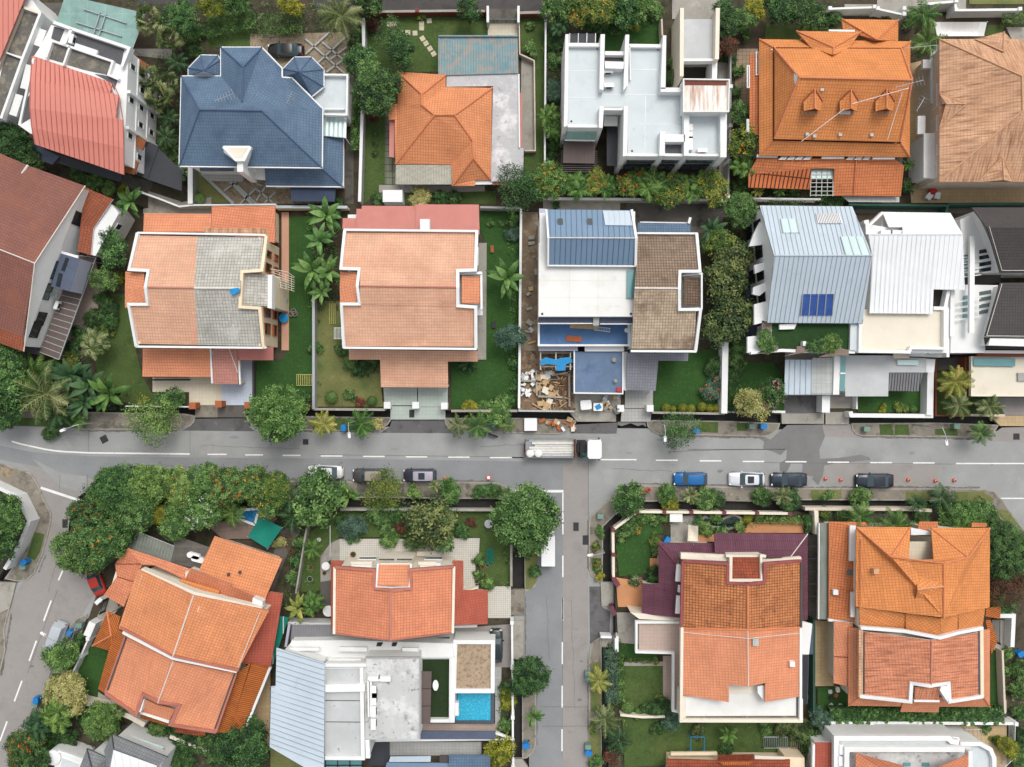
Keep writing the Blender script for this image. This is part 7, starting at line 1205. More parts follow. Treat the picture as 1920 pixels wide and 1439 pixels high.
PL('''
tree 22 272 38 m=dark v=round | dark round-headed tree at the left edge above the brown roof
tree 58 305 26 m=dark | smaller dark tree touching the top corner of the brown roof
fan 280 38 30 h=4 | upper fan palm beside the green glass canopy
fan 318 72 28 h=3.5 | fan palm just below the upper one, over the concrete drive
fan 276 148 28 h=4 | fan palm against the stepped white wall of the curved-roof house
fan 300 182 30 h=3.5 m=frond_olive | fan palm in front of the lower white wall windows
fan 318 158 24 h=3 | fan palm nearest the navy roof's west gutter
palm 333 118 22 m=frond_dark | dark palm left of the smaller octagonal turret
palm 318 222 20 m=frond_dark | dark palm in the strip beside the navy roof, upper
palm 312 258 22 m=frond_dark | dark palm in the strip beside the navy roof, middle
shrub 322 292 20 m=dark | dark shrub above the black carport at the navy roof
shrub 340 325 15 m=mid b=white | shrub with pale flowers at the corner of the black carport
tree 336 38 32 m=mid | loose green tree at the kerb above the fan palms
shrub 372 62 16 m=mid | upright shrub at the end of the red-green hedge
shrub 365 95 15 m=dark | dark shrub left of the small octagonal turret's lawn
tree 398 6 24 m=yellow | yellow-green tree on the top edge above the hedge
tree 442 4 22 m=mid | green tree on the top edge over the front hedge
banana 245 380 33 h=3 | banana plant behind the brown lower roof of the white angled house
shrub 148 326 18 m=dark | dark shrub under the salmon roof's lower eave, first in row
shrub 178 343 18 m=mid | green shrub under the salmon roof's lower eave, second in row
shrub 205 354 15 m=bright | bright shrub under the salmon roof's lower eave, third in row
shrub 229 357 11 m=yellow | yellow shrub ending the row under the salmon roof
ball 374 374 11 m=bright | larger clipped ball in the small triangular lawn
ball 367 362 6.5 m=bright | tiny clipped ball behind the larger one in the triangular lawn
tree 545 4 26 m=yellow | yellowish tree on the top edge behind the black parked car
coco 641 32 45 m=frond_olive h=5 | coconut palm over the mosaic drive beside the white fence
tree 688 6 28 m=dark | dark tree on the top edge beside the brick wall
tree 733 72 32 m=dark v=open h=4 | loose dark tree on the lawn near the stepping stones
tree 752 96 28 m=dark h=4 | dense dark tree below the loose one on the bungalow lawn
tree 676 116 28 m=mid h=4 | green tree leaning over the white fence from the mosaic drive
tree 708 168 40 m=dark h=4.5 | largest dark tree beside the orange bungalow's west eave
tree 694 140 26 m=mid h=4.5 | green tree wedged between the fence tree and the largest one
shrub 702 48 15 m=red | reddish shrub in the corner of the brick wall
shrub 675 58 16 m=mid | shrub between the coconut palm and white fence
shrub 668 88 15 m=dark | dark shrub under the coconut palm's lower fronds
shrub 699 216 13 m=red | dark reddish shrub in the narrow lawn below the large tree
shrub 703 251 6 m=dark | tiny upper shrub in the bungalow's narrow lawn | dots of shrub in the narrow lawn
shrub 703 270 6 m=dark | tiny middle shrub in the bungalow's narrow lawn | dots of shrub in the narrow lawn
shrub 703 289 6 m=dark | tiny lower shrub in the bungalow's narrow lawn | dots of shrub in the narrow lawn
tree 879 22 20 m=dark h=3 | dark cone-shaped tree beside the driveway gate
shrub 789 30 9 m=croton | yellow-orange plant against the brick wall by the green bin
shrub 997 94 14 m=mid | rounded shrub at the top of the walled concrete strip
shrub 994 48 9 m=mid | slim plant in the narrow lawn beside the gate
shrub 788 369 22 m=pale | grey-green scrub left of centre behind the bungalow
shrub 828 369 15 m=mid | green bush next to the grey-green scrub behind the bungalow
shrub 850 372 14 m=dark | dark bush on the back lawn behind the bungalow
tree 970 352 40 m=dark v=open | loose dark tree at the bungalow's bleached roof corner
tree 1008 352 24 m=mid | green tree left of the croton row by the white wall
shrub 709 373 13 m=mid | bush beside the white slab behind the bungalow
tree 1046 12 30 m=mid | first tree along the top hedge above the modern white house
tree 1088 16 30 m=croton b=orange | second tree of the top hedge, flecked with orange
tree 1130 20 30 m=croton b=yellow | third tree of the top hedge, flecked with yellow
tree 1172 20 30 m=mid | fourth tree of the top hedge, plain green
tree 1206 10 28 m=bright | bright green tree ending the top hedge by the grey garage
shrub 1228 22 16 m=mid | shrub between the top hedge and the pale garage wall
shrub 1118 48 20 m=dark | dark shrub hanging over the shaded lawn between fin walls
shrub 1150 46 18 m=dark | dark shrub right of the shaded lawn's corner
shrub 1188 48 11 m=yellow | yellow-green shrub at the edge of the shaded lawn
areca 1046 48 24 m=frond_dark | dark palm clump at the top of the strip left of the fin walls
shrub 1038 78 19 m=dark | dark shrub below the top palm clump left of the fin walls
shrub 1040 115 14 m=mid | shrub halfway down the strip left of the fin walls
shrub 1038 170 20 m=blue | bluish shrub beside the long left fin wall
areca 1032 216 26 m=frond | palm clump spilling over the lawn left of the fin walls
arecab 1036 246 22 m=frond | palm clump directly below the larger one by the left fin wall
shrub 1038 270 17 m=mid | low shrub beside the brown pergola
shrub 1034 296 12 m=dark | dark shrub left of the brown pergola
ball 1263 146 15 m=dark | dark rounded shrub between the fin wall and the dark deck
shrub 1257 118 11 m=mid | shrub above the rounded one in the deck recess
tree 1363 24 24 m=dark | dark tree beside the pale garage wall, highest of three
tree 1362 54 24 m=dark | dark tree beside the pale garage wall, middle of three
tree 1360 88 20 m=red | purplish tree beside the pale garage wall, lowest of three
shrub 1366 112 14 m=dark | dark shrub at the foot of the three garage trees
tree 1416 14 24 m=yellow | yellow tree at the top edge by the dormer house lawn
tree 1394 38 22 m=mid | green tree under the yellow one at the dormer house lawn
shrub 1398 62 14 m=mid | shrub on the corner of the dormer house lawn
tree 1388 212 20 m=mid | green tree on the paving west of the dormer house
shrub 1380 175 12 m=mid | shrub against the white fence west of the dormer house
shrub 1384 132 12 m=mid | shrub on the fence beside the diamond paving
tree 1396 268 30 m=croton b=yellow | golden croton tree at the dormer house's south-west corner
areca 1394 310 30 m=frond | pale palm clump below the golden croton tree
shrub 1392 352 18 m=mid | shrub between the palm clump and the round tree
tree 1388 394 32 m=mid v=round | round dense tree on the drain wall beside the pale metal roof
tree 1032 340 32 m=bright b=yellow | leafy green tree starting the row south of the brown pergola
areca 1082 346 33 m=frond | palm clump first from the left in the row below the fin walls
tree 1117 340 24 m=croton b=orange | orange croton first from the left in the row below the fin walls
areca 1141 350 27 m=frond | palm clump second from the left in the row below the fin walls
tree 1184 344 26 m=croton b=orange | orange croton second from the left in the row below the fin walls
arecab 1218 350 38 m=frond | widest palm clump, middle of the row below the fin walls
tree 1256 358 29 m=croton b=yellow | yellow croton third from the left in the row below the fin walls
areca 1297 352 34 m=frond | palm clump fourth from the left in the row below the fin walls
tree 1334 356 30 m=croton b=yellow | golden croton ending the row below the fin walls
shrub 988 342 22 m=dark | dark shrub between bungalow corner and the palm row
shrub 1043 382 11 m=dark | dark weed growing on the drain slab above the blue metal roof
tree 1464 20 28 m=dark | dark tree left of three above the dormer house
tree 1494 12 28 m=dark | dark tree middle of three above the dormer house
tree 1522 28 26 m=dark | dark tree right of three above the dormer house
shrub 1536 46 18 m=dark | dark shrub above the first gable of the dormer house
shrub 1560 34 17 m=mid | shrub next to the white gate posts of the dormer house
shrub 1662 31 10 m=dark | small shrub between white gate pillars at the top
palm 1730 30 32 h=4 | upper palm between the dormer house and the peach roof
palm 1736 82 32 h=4 | lower palm between the dormer house and the peach roof
shrub 1702 42 14 m=mid | shrub at the corner of the small orange gable
palm 1703 311 13 | small palm in the alley below the dormer house's south-east corner
shrub 1699 352 14 m=mid | shrub in the alley beside the south porch roof
palmb 1420 358 14 m=frond_yellow | small yellowish palm at the left end of the south porch roof
palm 1461 357 14 | small palm in front of the slotted south porch roof
shrub 1486 362 12 m=mid | small shrub beside the glazed pergola bay
shrub 1556 372 26 m=dark | dark spreading shrub under the glazed pergola bay
tree 209 468 30 m=mid | tree left of the half-grey twin house, beside the white gable wall
tree 197 528 22 m=mid | smaller tree below it, beside the slatted canopy
shrub 192 562 17 m=dark | dark shrub halfway along the slatted canopy
shrub 208 580 17 m=dark | dark shrub on the lawn side of the slatted canopy
shrub 208 604 17 m=mid | green shrub above the olive croton by the slatted canopy
shrub 178 598 20 m=dark | dark shrub touching the slatted canopy's middle
shrub 150 630 20 m=dark | nearly black shrub at the slatted canopy's lower half
areca 178 642 33 m=frond_olive | olive palm clump on the lawn edge by the slatted canopy
shrub 198 622 14 m=croton | orange-tipped croton behind the olive palm clump
shrub 227 520 12 m=yellow | yellow shrub under the west dormer of the half-grey twin house
shrub 135 658 16 m=dark | dark shrub at the tip of the slatted canopy
tree 18 684 36 m=mid | green tree at the left edge below the brown roof, highest of four
tree -4 716 34 m=mid | green tree cut by the left edge, second of four
tree 12 742 38 m=mid v=big | broad green tree at the left edge, third of four
tree 4 780 32 m=dark | green tree at the road's left end, lowest of four
coco 92 738 58 m=frond_olive h=3.5 | largest feathery palm in the left garden by the road
coco 72 706 44 m=frond h=3 | feathery palm behind the largest one in the left garden
coco 112 772 40 m=frond_dark h=2.5 | dark feathery palm leaning to the road in the left garden
bananab 136 704 46 h=2.6 m=frond_dark | dark banana clump in the middle of the left garden
banana 172 722 42 h=2.4 m=frond_dark | dark banana clump right of the middle in the left garden
banana 205 738 42 h=2.4 m=frond | green banana clump nearest the half-grey twin's lawn
bananab 160 756 36 h=2.2 m=frond_dark | dark banana clump at the drain in the left garden
palm 150 790 17 z=.12 | small palm on the verge beside the left lamp post
shrub 96 812 16 m=mid z=.12 | bush spilling onto the road under the left palms
shrub 128 680 20 m=croton b=orange | orange-flecked shrub at the top of the left garden
shrub 268 748 11 m=croton b=yellow | yellow plant on the lawn corner at the half-grey twin's gate
tree 288 790 44 m=bright v=open h=3 | open bright tree on the verge below the half-grey twin house
shrub 320 748 23 m=mid | bush inside the gate of the half-grey twin house
banana 613 405 38 h=3 | top banana plant of the group between the two salmon houses
bananab 600 452 36 h=3 | second banana plant down between the two salmon houses
banana 586 508 38 h=3 | third banana plant down, on the left, between the salmon houses
banana 616 512 34 h=3 | banana plant beside the third one, against the salmon house wall
bananab 604 548 28 h=2.4 | lowest banana plant between the two salmon houses
shrub 622 392 20 m=mid | shrub behind the top banana plant
shrub 592 655 13 m=mid | climber on the wall between the two salmon houses
banana 951 522 40 h=2.6 | lone banana plant on the dark lawn left of the building site
tree 958 634 24 m=blue | bluish shrub-tree by the fence left of the building site
shrub 964 414 12 m=mid | low plant in the top corner of the dark lawn
shrub 962 438 15 m=blue | bluish agave-like plant below the lawn's top corner
shrub 919 418 8 m=mid | tiny fern, left of two, at the top of the dark lawn
shrub 944 418 8 m=mid | tiny fern, right of two, at the top of the dark lawn
shrub 964 682 11 m=mid | low plant halfway down the fence by the rubble
shrub 963 722 11 m=mid | low plant by the fence beside the rubble's lower half
shrub 951 750 14 m=bright | bright plant in the lower corner of the dark lawn
shrub 881 763 15 m=yellow | yellow-green bush at the bottom wall right of the pale drive
shrub 907 764 15 m=bright | bright bush second along the bottom wall of the dark lawn
shrub 934 772 26 m=bright | spreading bush third along the bottom wall of the dark lawn
spiky 878 682 24 h=.5 m=frond_dark | low fern bed under the salmon porch's right eave
tree 524 776 51 m=bright v=round h=4.2 | broad round-headed tree over the road below the half-grey twin
ball 657 680 14 m=mid | clipped shrub left of the long salmon porch
shrub 671 692 14 m=dark | dark shrub in front of the clipped one by the long salmon porch
shrub 696 682 17 m=dark | dark shrub against the long salmon porch's corner
shrub 643 656 15 m=dark | dark potted bush at the salmon house's lower left corner
ball 621 745 12 m=bright | clipped ball in the stone-ringed bed of the dry lawn
shrub 657 742 12 m=mid | bush right of the stone-ringed bed in the dry lawn
shrub 674 753 10 m=red b=orange | rust-red bush at the bottom of the dry lawn
ball 697 752 9 m=mid | small clipped ball near the pale drive's left pillar
shrub 571 744 11 m=mid | ringed bush, right of two, on the lawn with bamboo frame
shrub 546 744 10 m=mid | ringed bush, left of two, on the lawn with bamboo frame
palm 608 795 26 m=frond_yellow z=.12 | yellowing palm on the verge, first left of the blue bin
palm 678 796 30 z=.12 | green palm on the verge beside the lamp post near the pale drive
shrub 706 798 13 m=pale z=.12 | greyish shrub on the verge left of the pale drive
palmb 860 798 24 m=frond_olive z=.12 | brown-tipped palm on the verge just right of the pale drive
palm 897 799 28 z=.12 | palm on the verge overhanging the motorcycle
palmb 952 798 17 z=.12 | small palm on the verge left of the white skip cover
bananab 1334 432 32 h=2.6 m=frond_dark | dark banana plant behind the weathered brown roof
tree 1350 458 30 m=croton v=big | olive large-leaved tree, topmost of five beside the white hoods
tree 1374 486 36 m=olive v=big | olive large-leaved tree, second of five beside the white hoods
tree 1362 530 38 m=olive v=big | olive large-leaved tree, third of five beside the white hoods
tree 1376 586 36 m=olive v=big | olive large-leaved tree, fourth of five beside the white hoods
tree 1356 612 36 m=olive v=big | olive large-leaved tree, lowest of five beside the white hoods
shrub 1384 648 19 m=mid | bush at the top of the white boundary wall
shrub 1383 676 17 m=mid | second bush down along the white boundary wall
shrub 1341 688 18 m=dark | dark shrub on the lawn's right side by the white boundary wall
shrub 1336 728 22 m=blue b=orange | bluish shrub with rusty blooms on the lawn by the white boundary wall
ball 1249 765 8.5 m=yellow | yellow clipped ball, first of seven along the lawn's lower wall
ball 1262 767 5.5 m=yellow | smallest yellow clipped ball, second of seven along the lower wall
ball 1280 765 8.5 m=yellow | yellow clipped ball, third of seven along the lawn's lower wall
ball 1295 767 8.5 m=yellow | yellow clipped ball, fourth of seven along the lawn's lower wall
ball 1316 763 8.5 m=yellow | yellow clipped ball, fifth of seven along the lawn's lower wall
ball 1331 766 7.5 m=yellow | yellow clipped ball, sixth of seven along the lawn's lower wall
ball 1345 767 8.5 m=yellow | yellow clipped ball, last of seven along the lawn's lower wall
tree 1272 806 35 m=mid v=open h=3 z=.12 | open spindly tree over the road right of the grey-tiled drive
tree 1410 760 29 m=pale v=round h=2.6 | pale straw-coloured round tree by the pink flowering shrub
tree 1446 738 27 m=mid b=pink | dark shrub with pink blooms beside the straw-coloured tree
shrub 1437 640 18 m=bright h=6.4 | bushy plant on the wooden balcony of the solar-panel house
shrub 1529 648 15 m=mid h=6.6 | planted bush, left of two, on the artificial turf terrace
shrub 1556 644 18 m=bright h=6.6 | bigger planted bush, right of two, on the artificial turf terrace
shrub 1654 766 9 m=yellow | small yellowish plant in the lawn behind the long white wall
shrub 1689 764 12 m=croton | flowering bush in the lawn behind the long white wall
ball 1712 767 7 m=bright | clipped ball in the lawn behind the long white wall
coco 1790 716 34 m=frond_yellow h=3 | yellowing palm, largest beside the cream porch roof
palm 1796 760 27 m=frond_olive | palm below the yellowing one, left of the grey paved drive
palm 1853 763 26 m=frond_olive | palm at the corner of the grey paved drive
palm 1838 812 24 z=.12 | palm on the verge under the right lamp post
''')
PL('''
tree 196 936 32 m=mid | tree at the road corner, leftmost of the big hedge belt
tree 222 912 42 m=mid v=round | broad tree, second from left in the hedge belt by the road
tree 278 908 40 m=bright v=round | light green tree, third from left in the hedge belt by the road
tree 258 958 36 m=mid | shaded tree behind the hedge belt's left end
tree 336 912 34 m=bright b=yellow | tree with scattered yellow bloom in the middle of the hedge belt
tree 384 904 34 m=bright | plain green tree in the middle of the hedge belt
tree 432 912 36 m=mid b=orange | orange-flowering tree right of the small palm in the hedge belt
tree 476 910 34 m=mid b=yellow | yellow-flowering tree in the right half of the hedge belt
tree 512 918 32 m=croton | golden tree nearest the white parked saloon in the hedge belt
tree 498 944 28 m=mid b=yellow | yellow-flecked tree above the little blue pool
palm 417 922 21 h=4.2 m=frond | single palm rising out of the hedge belt
tree 378 958 34 m=bright b=white | white-flowering tree left of the little blue pool
tree 300 962 20 m=yellow | yellow-green small tree in front of the hedge belt
tree 332 988 28 m=mid | green tree touching the wooden pergola's top
tree 340 950 26 m=bright | green tree between the yellow-green and white-flowering trees
palm 436 962 26 m=frond | palm beside the little blue pool
tree 170 968 34 m=dark b=orange | orange-flowering tree at the junction, above the parked red car
tree 186 1016 48 m=mid b=orange v=round | largest orange-flowering tree at the junction
tree 144 1030 38 m=mid | green tree overhanging the side road
tree 228 1000 30 m=dark | dark tree beside the corrugated olive canopy
tree 162 1050 30 m=mid | green tree directly above the red car
tree 8 966 38 m=mid v=round | round tree inside the white wall at the left edge, upper
tree 6 1016 30 m=dark | dark tree inside the white wall at the left edge, lower
palm 544 934 32 m=frond_dark h=3.4 | dark palm left of the middle parked cars
palm 552 966 30 m=frond_dark h=2.6 | dark palm by the green sun sail
tree 598 936 46 m=mid v=big h=3.4 | broad green tree partly over the white parked saloon
tree 592 908 26 m=mid | smaller tree touching the white parked saloon
banana 652 928 27 h=3 m=frond | broad-leaved palm between the white saloon and the taupe car
tree 722 918 36 m=croton v=open h=2.6 z=.12 | sparse yellowish tree covering the taupe car's back
shrub 731 951 13 m=yellow | yellow shrub over the drain below the sparse tree
shrub 775 922 14 m=bright z=.12 | bright shrub on the verge under the lilac people carrier
spiky 815 912 15 m=frond_olive z=.12 | pale spiky plant on the verge right of the lilac people carrier
shrub 842 922 22 m=bright z=.12 | bright leafy shrub on the verge above the drain
shrub 900 922 16 m=mid z=.12 | weedy shrub on the verge left of the corner
shrub 925 920 16 m=mid z=.12 | weedy shrub nearest the corner of the junction
tree 806 982 46 m=olive v=big h=2.8 | olive fruit tree on the lawn above the white paved terrace
tree 828 1008 25 m=mid h=2.2 | lower limb-like small tree under the olive fruit tree
shrub 780 1008 22 m=mid | bush at the terrace edge left of the olive fruit tree
tree 986 970 60 m=mid v=round h=3.6 | huge round dark-green tree on the corner of the side street
shrub 730 1010 17 m=bright | broad-leaved bush at the terrace edge
shrub 663 990 23 m=blue | grey-green loose shrub on the lawn near the clothes pole
shrub 712 962 22 m=mid | low shrub bed along the back wall, left
shrub 745 962 18 m=mid | low shrub bed along the back wall, right
shrub 636 978 11 m=mid | small shrub near the top of the clothes pole
shrub 725 990 15 m=mid | flower clump in the middle of the lawn
shrub 752 992 14 m=red | reddish flower clump in the middle of the lawn
shrub 661 1010 12 m=mid | bush at the terrace's left corner
shrub 866 997 15 m=mid | bush between olive tree and terrace's right corner
shrub 884 980 10 m=red | small reddish bush near the round stone table
palm 586 1030 20 | small palm in the side lawn left of the terrace
shrub 562 1018 14 m=mid | bush on the sloping side fence, upper
shrub 556 1050 13 m=mid | bush on the sloping side fence, middle
shrub 550 1084 14 m=mid | bush on the sloping side fence, lower
banana 560 1140 30 h=2 m=frond_yellow | yellow-striped banana plant beside the teal canopy
areca 588 1130 26 m=frond | leafy clump between the banana plant and the white water tank
shrub 524 1018 13 m=pale | greyish shrub by the small timber bridge
shrub 897 1050 12 m=bright | bright bush at the terrace's right edge, upper
shrub 897 1076 10 m=mid | bush at the terrace's right edge, lower
shrub 917 1094 13 m=bright | bush at the bottom corner of the right lawn
shrub 1002 1074 12 m=mid z=.12 | weed at the rounded end of the kerb strip
shrub 991 1034 13 m=mid z=.12 | weed strip below the huge round tree
tree 1180 938 30 m=mid v=1 h=1.8 | leafy shrub-tree on the corner verge east of the junction
shrub 1252 928 20 m=bright z=.12 | bright shrub on the verge below the blue hatchback, left
shrub 1258 946 18 m=yellow z=.12 | yellow-green shrub over the drain below the blue hatchback
spiky 1294 930 20 m=frond_olive z=.12 | pale strappy plant below the blue hatchback
shrub 1322 934 21 m=mid z=.12 | bush right of the pale strappy plant
shrub 1343 932 16 m=dark z=.12 | dark bush second right of the pale strappy plant
shrub 1430 930 19 m=mid z=.12 | round bush on the verge below the white hatchback
spiky 1466 930 23 m=frond_olive z=.12 | pale strappy plant below the navy saloon
shrub 1482 938 21 m=dark z=.12 | dark bush right of the lower strappy plant
shrub 1124 992 8 m=bright z=.12 | small bush, first along the side street's east kerb
shrub 1126 1004 8 m=mid z=.12 | small bush, second along the side street's east kerb
shrub 1119 1022 9 m=croton z=.12 | flowering bush, third along the side street's east kerb
shrub 1121 1060 10 m=mid b=orange z=.12 | orange-flowered bush, fourth along the side street's east kerb
shrub 1125 1082 9 m=yellow z=.12 | yellow bush at the rounded kerb end by the terracotta drive
shrub 1206 970 15 m=bright | bush in the flower border behind the angled wall, upper
shrub 1178 986 17 m=mid | bush in the flower border behind the angled wall, middle
shrub 1165 1004 13 m=mid | bush in the flower border behind the angled wall, lower
shrub 1192 994 10 m=croton b=orange | orange flowers along the curved lawn's border
shrub 1228 972 13 m=mid | bush at the curved lawn's top end
shrub 1250 973 11 m=bright | bright bush beside the white-topped patio
shrub 1227 1012 13 m=croton | yellowish bush right of the curved lawn, upper
shrub 1227 1030 11 m=mid | bush right of the curved lawn, lower
shrub 1226 1078 17 m=dark | dark bush at the maroon roof's inner corner
shrub 1192 1087 12 m=mid b=pink | pink-flowered bush above the terracotta drive
shrub 1320 992 15 m=bright | bush between the awning and the black pond
shrub 1308 976 13 m=mid | bush above the awning beside the black pond
shrub 1344 969 13 m=bright | bush on the top rim of the black pond
shrub 1388 990 13 m=bright | bush on the right rim of the black pond
ball 1401 974 9 m=yellow | yellow-green clipped ball beside the black pond, lower
ball 1408 967 7 m=yellow | yellow-green clipped ball beside the black pond, upper
shrub 1355 999 13 m=mid | bush on the lower rim of the black pond
shrub 1545 963 14 m=croton | olive bush at the top-left corner of the bright orange house
ball 1578 966 14 m=dark | dark rounded bush on the bright orange house's front strip
palm 1612 968 30 h=3.4 | left palm leaning over the bright orange roof
palm 1675 986 34 h=4 | right palm leaning over the bright orange roof
palm 1717 944 20 m=frond_dark h=2.4 | slim dark palm on the drain's edge
shrub 1728 965 20 m=dark | dark shrub beside the slim dark palm
palm 1764 933 28 m=frond_dark h=2 | broad dark palm over the drain by the right verge
tree 1784 968 26 m=mid h=2 | green tree above the right hipped wing, left
tree 1812 974 33 m=bright h=2.4 | bright tree above the right hipped wing, middle
tree 1846 970 28 m=mid h=2.2 | green tree above the right hipped wing, right
palm 1803 990 24 h=3.2 | palm whose fronds touch the right hipped wing
shrub 1553 930 12 m=mid z=.12 | low bush on the right verge, leftmost
shrub 1612 930 20 m=mid z=.12 | spreading bush on the right verge under the black saloon
tree 1874 1010 32 m=dark | dark tree right of the bright orange house, top
palm 1908 1016 34 m=frond h=3.2 | palm at the right edge beside the dark tree
tree 1886 1048 36 m=dark | dark tree right of the bright orange house, middle
tree 1890 1100 36 m=red v=open | rusty-tinted tree right of the bright orange house, lower
tree 1916 1080 26 m=dark | dark tree cut by the right edge
shrub 1878 1128 22 m=mid | bush above the small orange side porch
tree 116 1226 30 m=bright h=2.4 z=.12 | bright tree on the kerb overlapping the covered car
tree 126 1302 38 m=pale h=2.6 v=2 | pale straw-green tree by the side road's wall
areca 106 1344 38 m=frond | dark palm clump below the pale straw-green tree
areca 70 1360 32 m=frond_dark | darker palm clump nearest the side road
tree 195 1350 38 m=bright v=round h=2.2 | round bright tree above the grey hipped roof
shrub 163 1342 20 m=dark | dark shrub between palm clump and round bright tree
tree 48 1404 36 m=dark b=orange h=2.4 | orange-tinged tree by the side road near the bottom edge
tree 66 1430 28 m=dark | dark tree on the bottom edge by the side road
shrub 120 1382 24 m=dark | dark shrub beside the round white porch column
shrub 100 1398 22 m=dark | dark shrub at the side road end of the white porch
shrub 298 1368 19 m=mid | shrub under the lower eave of the angled orange house, left
shrub 328 1376 17 m=mid | shrub under the lower eave of the angled orange house, right
shrub 352 1388 24 m=dark | dark shrub behind the grey hipped roof
shrub 388 1396 24 m=mid | bush left of the big dark tree at the bottom
shrub 325 1406 19 m=mid | bush touching the grey hipped roof's corner
shrub 345 1428 20 m=dark | dark bush on the bottom edge beside the grey hipped roof
tree 462 1398 50 m=dark v=0 h=3.6 | big dark tree beside the pale metal roof at the bottom
tree 418 1402 30 m=dark | smaller dark tree left of the big one at the bottom
shrub 148 1196 11 m=mid | bush behind the front wall near the hipped porch
shrub 136 1250 11 m=mid | bush on the front wall of the angled orange house
shrub 110 1300 14 m=mid z=.12 | shrub behind the straw-green tree on the kerb
shrub 951 1312 17 m=yellow | bright yellow-green shrub beside the swimming pool
shrub 948 1290 12 m=dark | dark shrub above the yellow-green one beside the pool
shrub 949 1360 15 m=mid | bush at the lower corner of the swimming pool
tree 993 1272 37 m=dark h=3 z=.12 | dark tree on the kerb beside the swimming pool house
tree 938 1408 28 m=yellow v=open h=2 | feathery yellow-green tree by the bottom wall
bananab 1000 1342 24 h=1.8 m=frond z=.12 | small palm with a yellow leaf on the side street kerb
palm 1122 1276 25 m=frond_yellow h=2 z=.12 | yellowish palm by the upper blue bin on the side street
palm 1134 1348 30 m=frond_olive h=2 z=.12 | larger palm halfway down the side street's east kerb
palmb 1160 1388 28 m=frond_dark h=2.4 | dark palm leaning over the bottom lawn with dead fronds
ball 1177 1326 12 m=bright | clipped ball in the corner of the square lawn
shrub 1220 1330 19 m=dark | dark bush at the square lawn's lower edge
shrub 1240 1326 17 m=dark | dark bush at the square lawn's lower right corner
shrub 1236 1308 9 m=croton | reddish small plant at the square lawn's right edge
tree 1258 1352 17 m=blue h=1.4 | bluish round shrub at the white slab's corner
shrub 1233 1366 15 m=dark | dark bush on the big bottom lawn
shrub 1309 1372 16 m=olive | olive bush on the big bottom lawn
bananab 1366 1376 23 h=1.6 m=frond | star-shaped banana plant on the big bottom lawn
shrub 1361 1408 15 m=dark | dark bush below the star-shaped banana plant
shrub 1432 1366 14 m=mid | bush under the cream slab, left
shrub 1228 1239 8 m=croton | flower tuft between the strip lawn and square lawn
shrub 1198 1338 11 m=mid | bush left of the dark bushes below the square lawn
shrub 1118 1428 14 m=mid z=.12 | bush on the kerb at the bottom of the side street
shrub 1112 1366 9 m=croton z=.12 | orange-yellow tuft on the kerb by the larger palm
shrub 1145 1420 14 m=red | rusty bush inside the wall at the bottom of the side street
tree 1538 1344 19 m=blue h=1.4 | bluish shrub-tree at the end of the long planted wall
shrub 1497 1366 21 m=olive | olive bush, right of the patio table
shrub 1524 1388 24 m=mid | bush against the white house's red lean-to roof
shrub 1470 1364 17 m=olive | olive bush below the cream slab's right corner
shrub 1516 1408 14 m=mid | broad-leaved bush beside the red lean-to roof
ball 1520 1307 6 m=yellow | tiny yellow ball by the green fence
ball 1820 1331 8 m=pale | pale clipped ball on the strip lawn below the streaked roof
shrub 1687 1334 15 m=dark | dark bush below the small orange hood roof
shrub 1888 1228 12 m=bright | bush by the right fence, first from the top
shrub 1888 1256 11 m=mid | bush by the right fence, second from the top
shrub 1893 1290 10 m=mid | bush by the right fence, third from the top
shrub 1910 1256 18 m=mid | roadside bush at the right edge, upper
shrub 1910 1292 18 m=mid | roadside bush at the right edge, middle
shrub 1912 1336 16 m=mid | roadside bush at the right edge, lower
tree 1888 1402 19 m=yellow h=1.4 | yellow-green tree at the bottom right railing
shrub 1911 1382 18 m=dark | dark bush outside the bottom right railing, upper
shrub 1912 1418 17 m=mid | bush outside the bottom right railing, lower
shrub 1846 1366 11 m=mid | low bush on the tan yard, left
shrub 1866 1388 11 m=croton | low bush on the tan yard, right
''')
hedge([(384,56),(430,44),(480,36)],2.2,1.4,'red-green hedge above the small octagonal turret','fol_mid');hedge([(483,44),(568,42)],2.6,1.5,'clipped hedge above the black parked car','fol_mid')
hedge([(666,174),(668,282)],1.4,1.6,'bright hedge beside the white fence left of the bungalow','fol_bright');hedge([(1378,690),(1380,775)],1.5,1.5,'dark hedge right of the white boundary wall','fol_dark')
hedge([(1146,1218),(1148,1320)],1.6,1.7,'bluish-green hedge along the side street wall','fol_blue');hedge([(1163,1236),(1164,1316)],1.0,1.1,'lighter hedge inside the bluish one, at the square lawn','fol_mid')
hedge([(1416,974),(1524,976)],1.1,.9,'low clipped hedge behind the terracotta path','fol_bright');hedge([(1517,966),(1518,1000)],1.0,1.2,'short hedge at the end of the terracotta path','fol_mid')
hedge([(1556,1345),(1720,1344),(1884,1345)],2.2,1.2,'long mixed hedge on the wall below the streaked roof','fol_mid',YARD+.4,190,None,.22);hedge([(1880,30),(1930,32)],1.8,1.2,'hedge at the right end of the top edge','fol_bright')
hedge([(1440,376),(1510,378)],1.1,1.0,'dark hedge on the wall behind the pale metal roof','fol_dark');hedge([(352,30),(356,80)],1.4,1.3,'ivy-covered wall left of the turret lawn','fol_bright')
hedge([(1830,940),(1862,962)],1.6,.8,'low growth over the drain at the right corner','fol_mid');hedge([(128,1248),(146,1206)],.9,.8,'creeper along the angled house front wall','fol_mid');hedge([(1172,1238),(1222,1240)],.6,.5,'flower border above the square lawn','fol_croton')
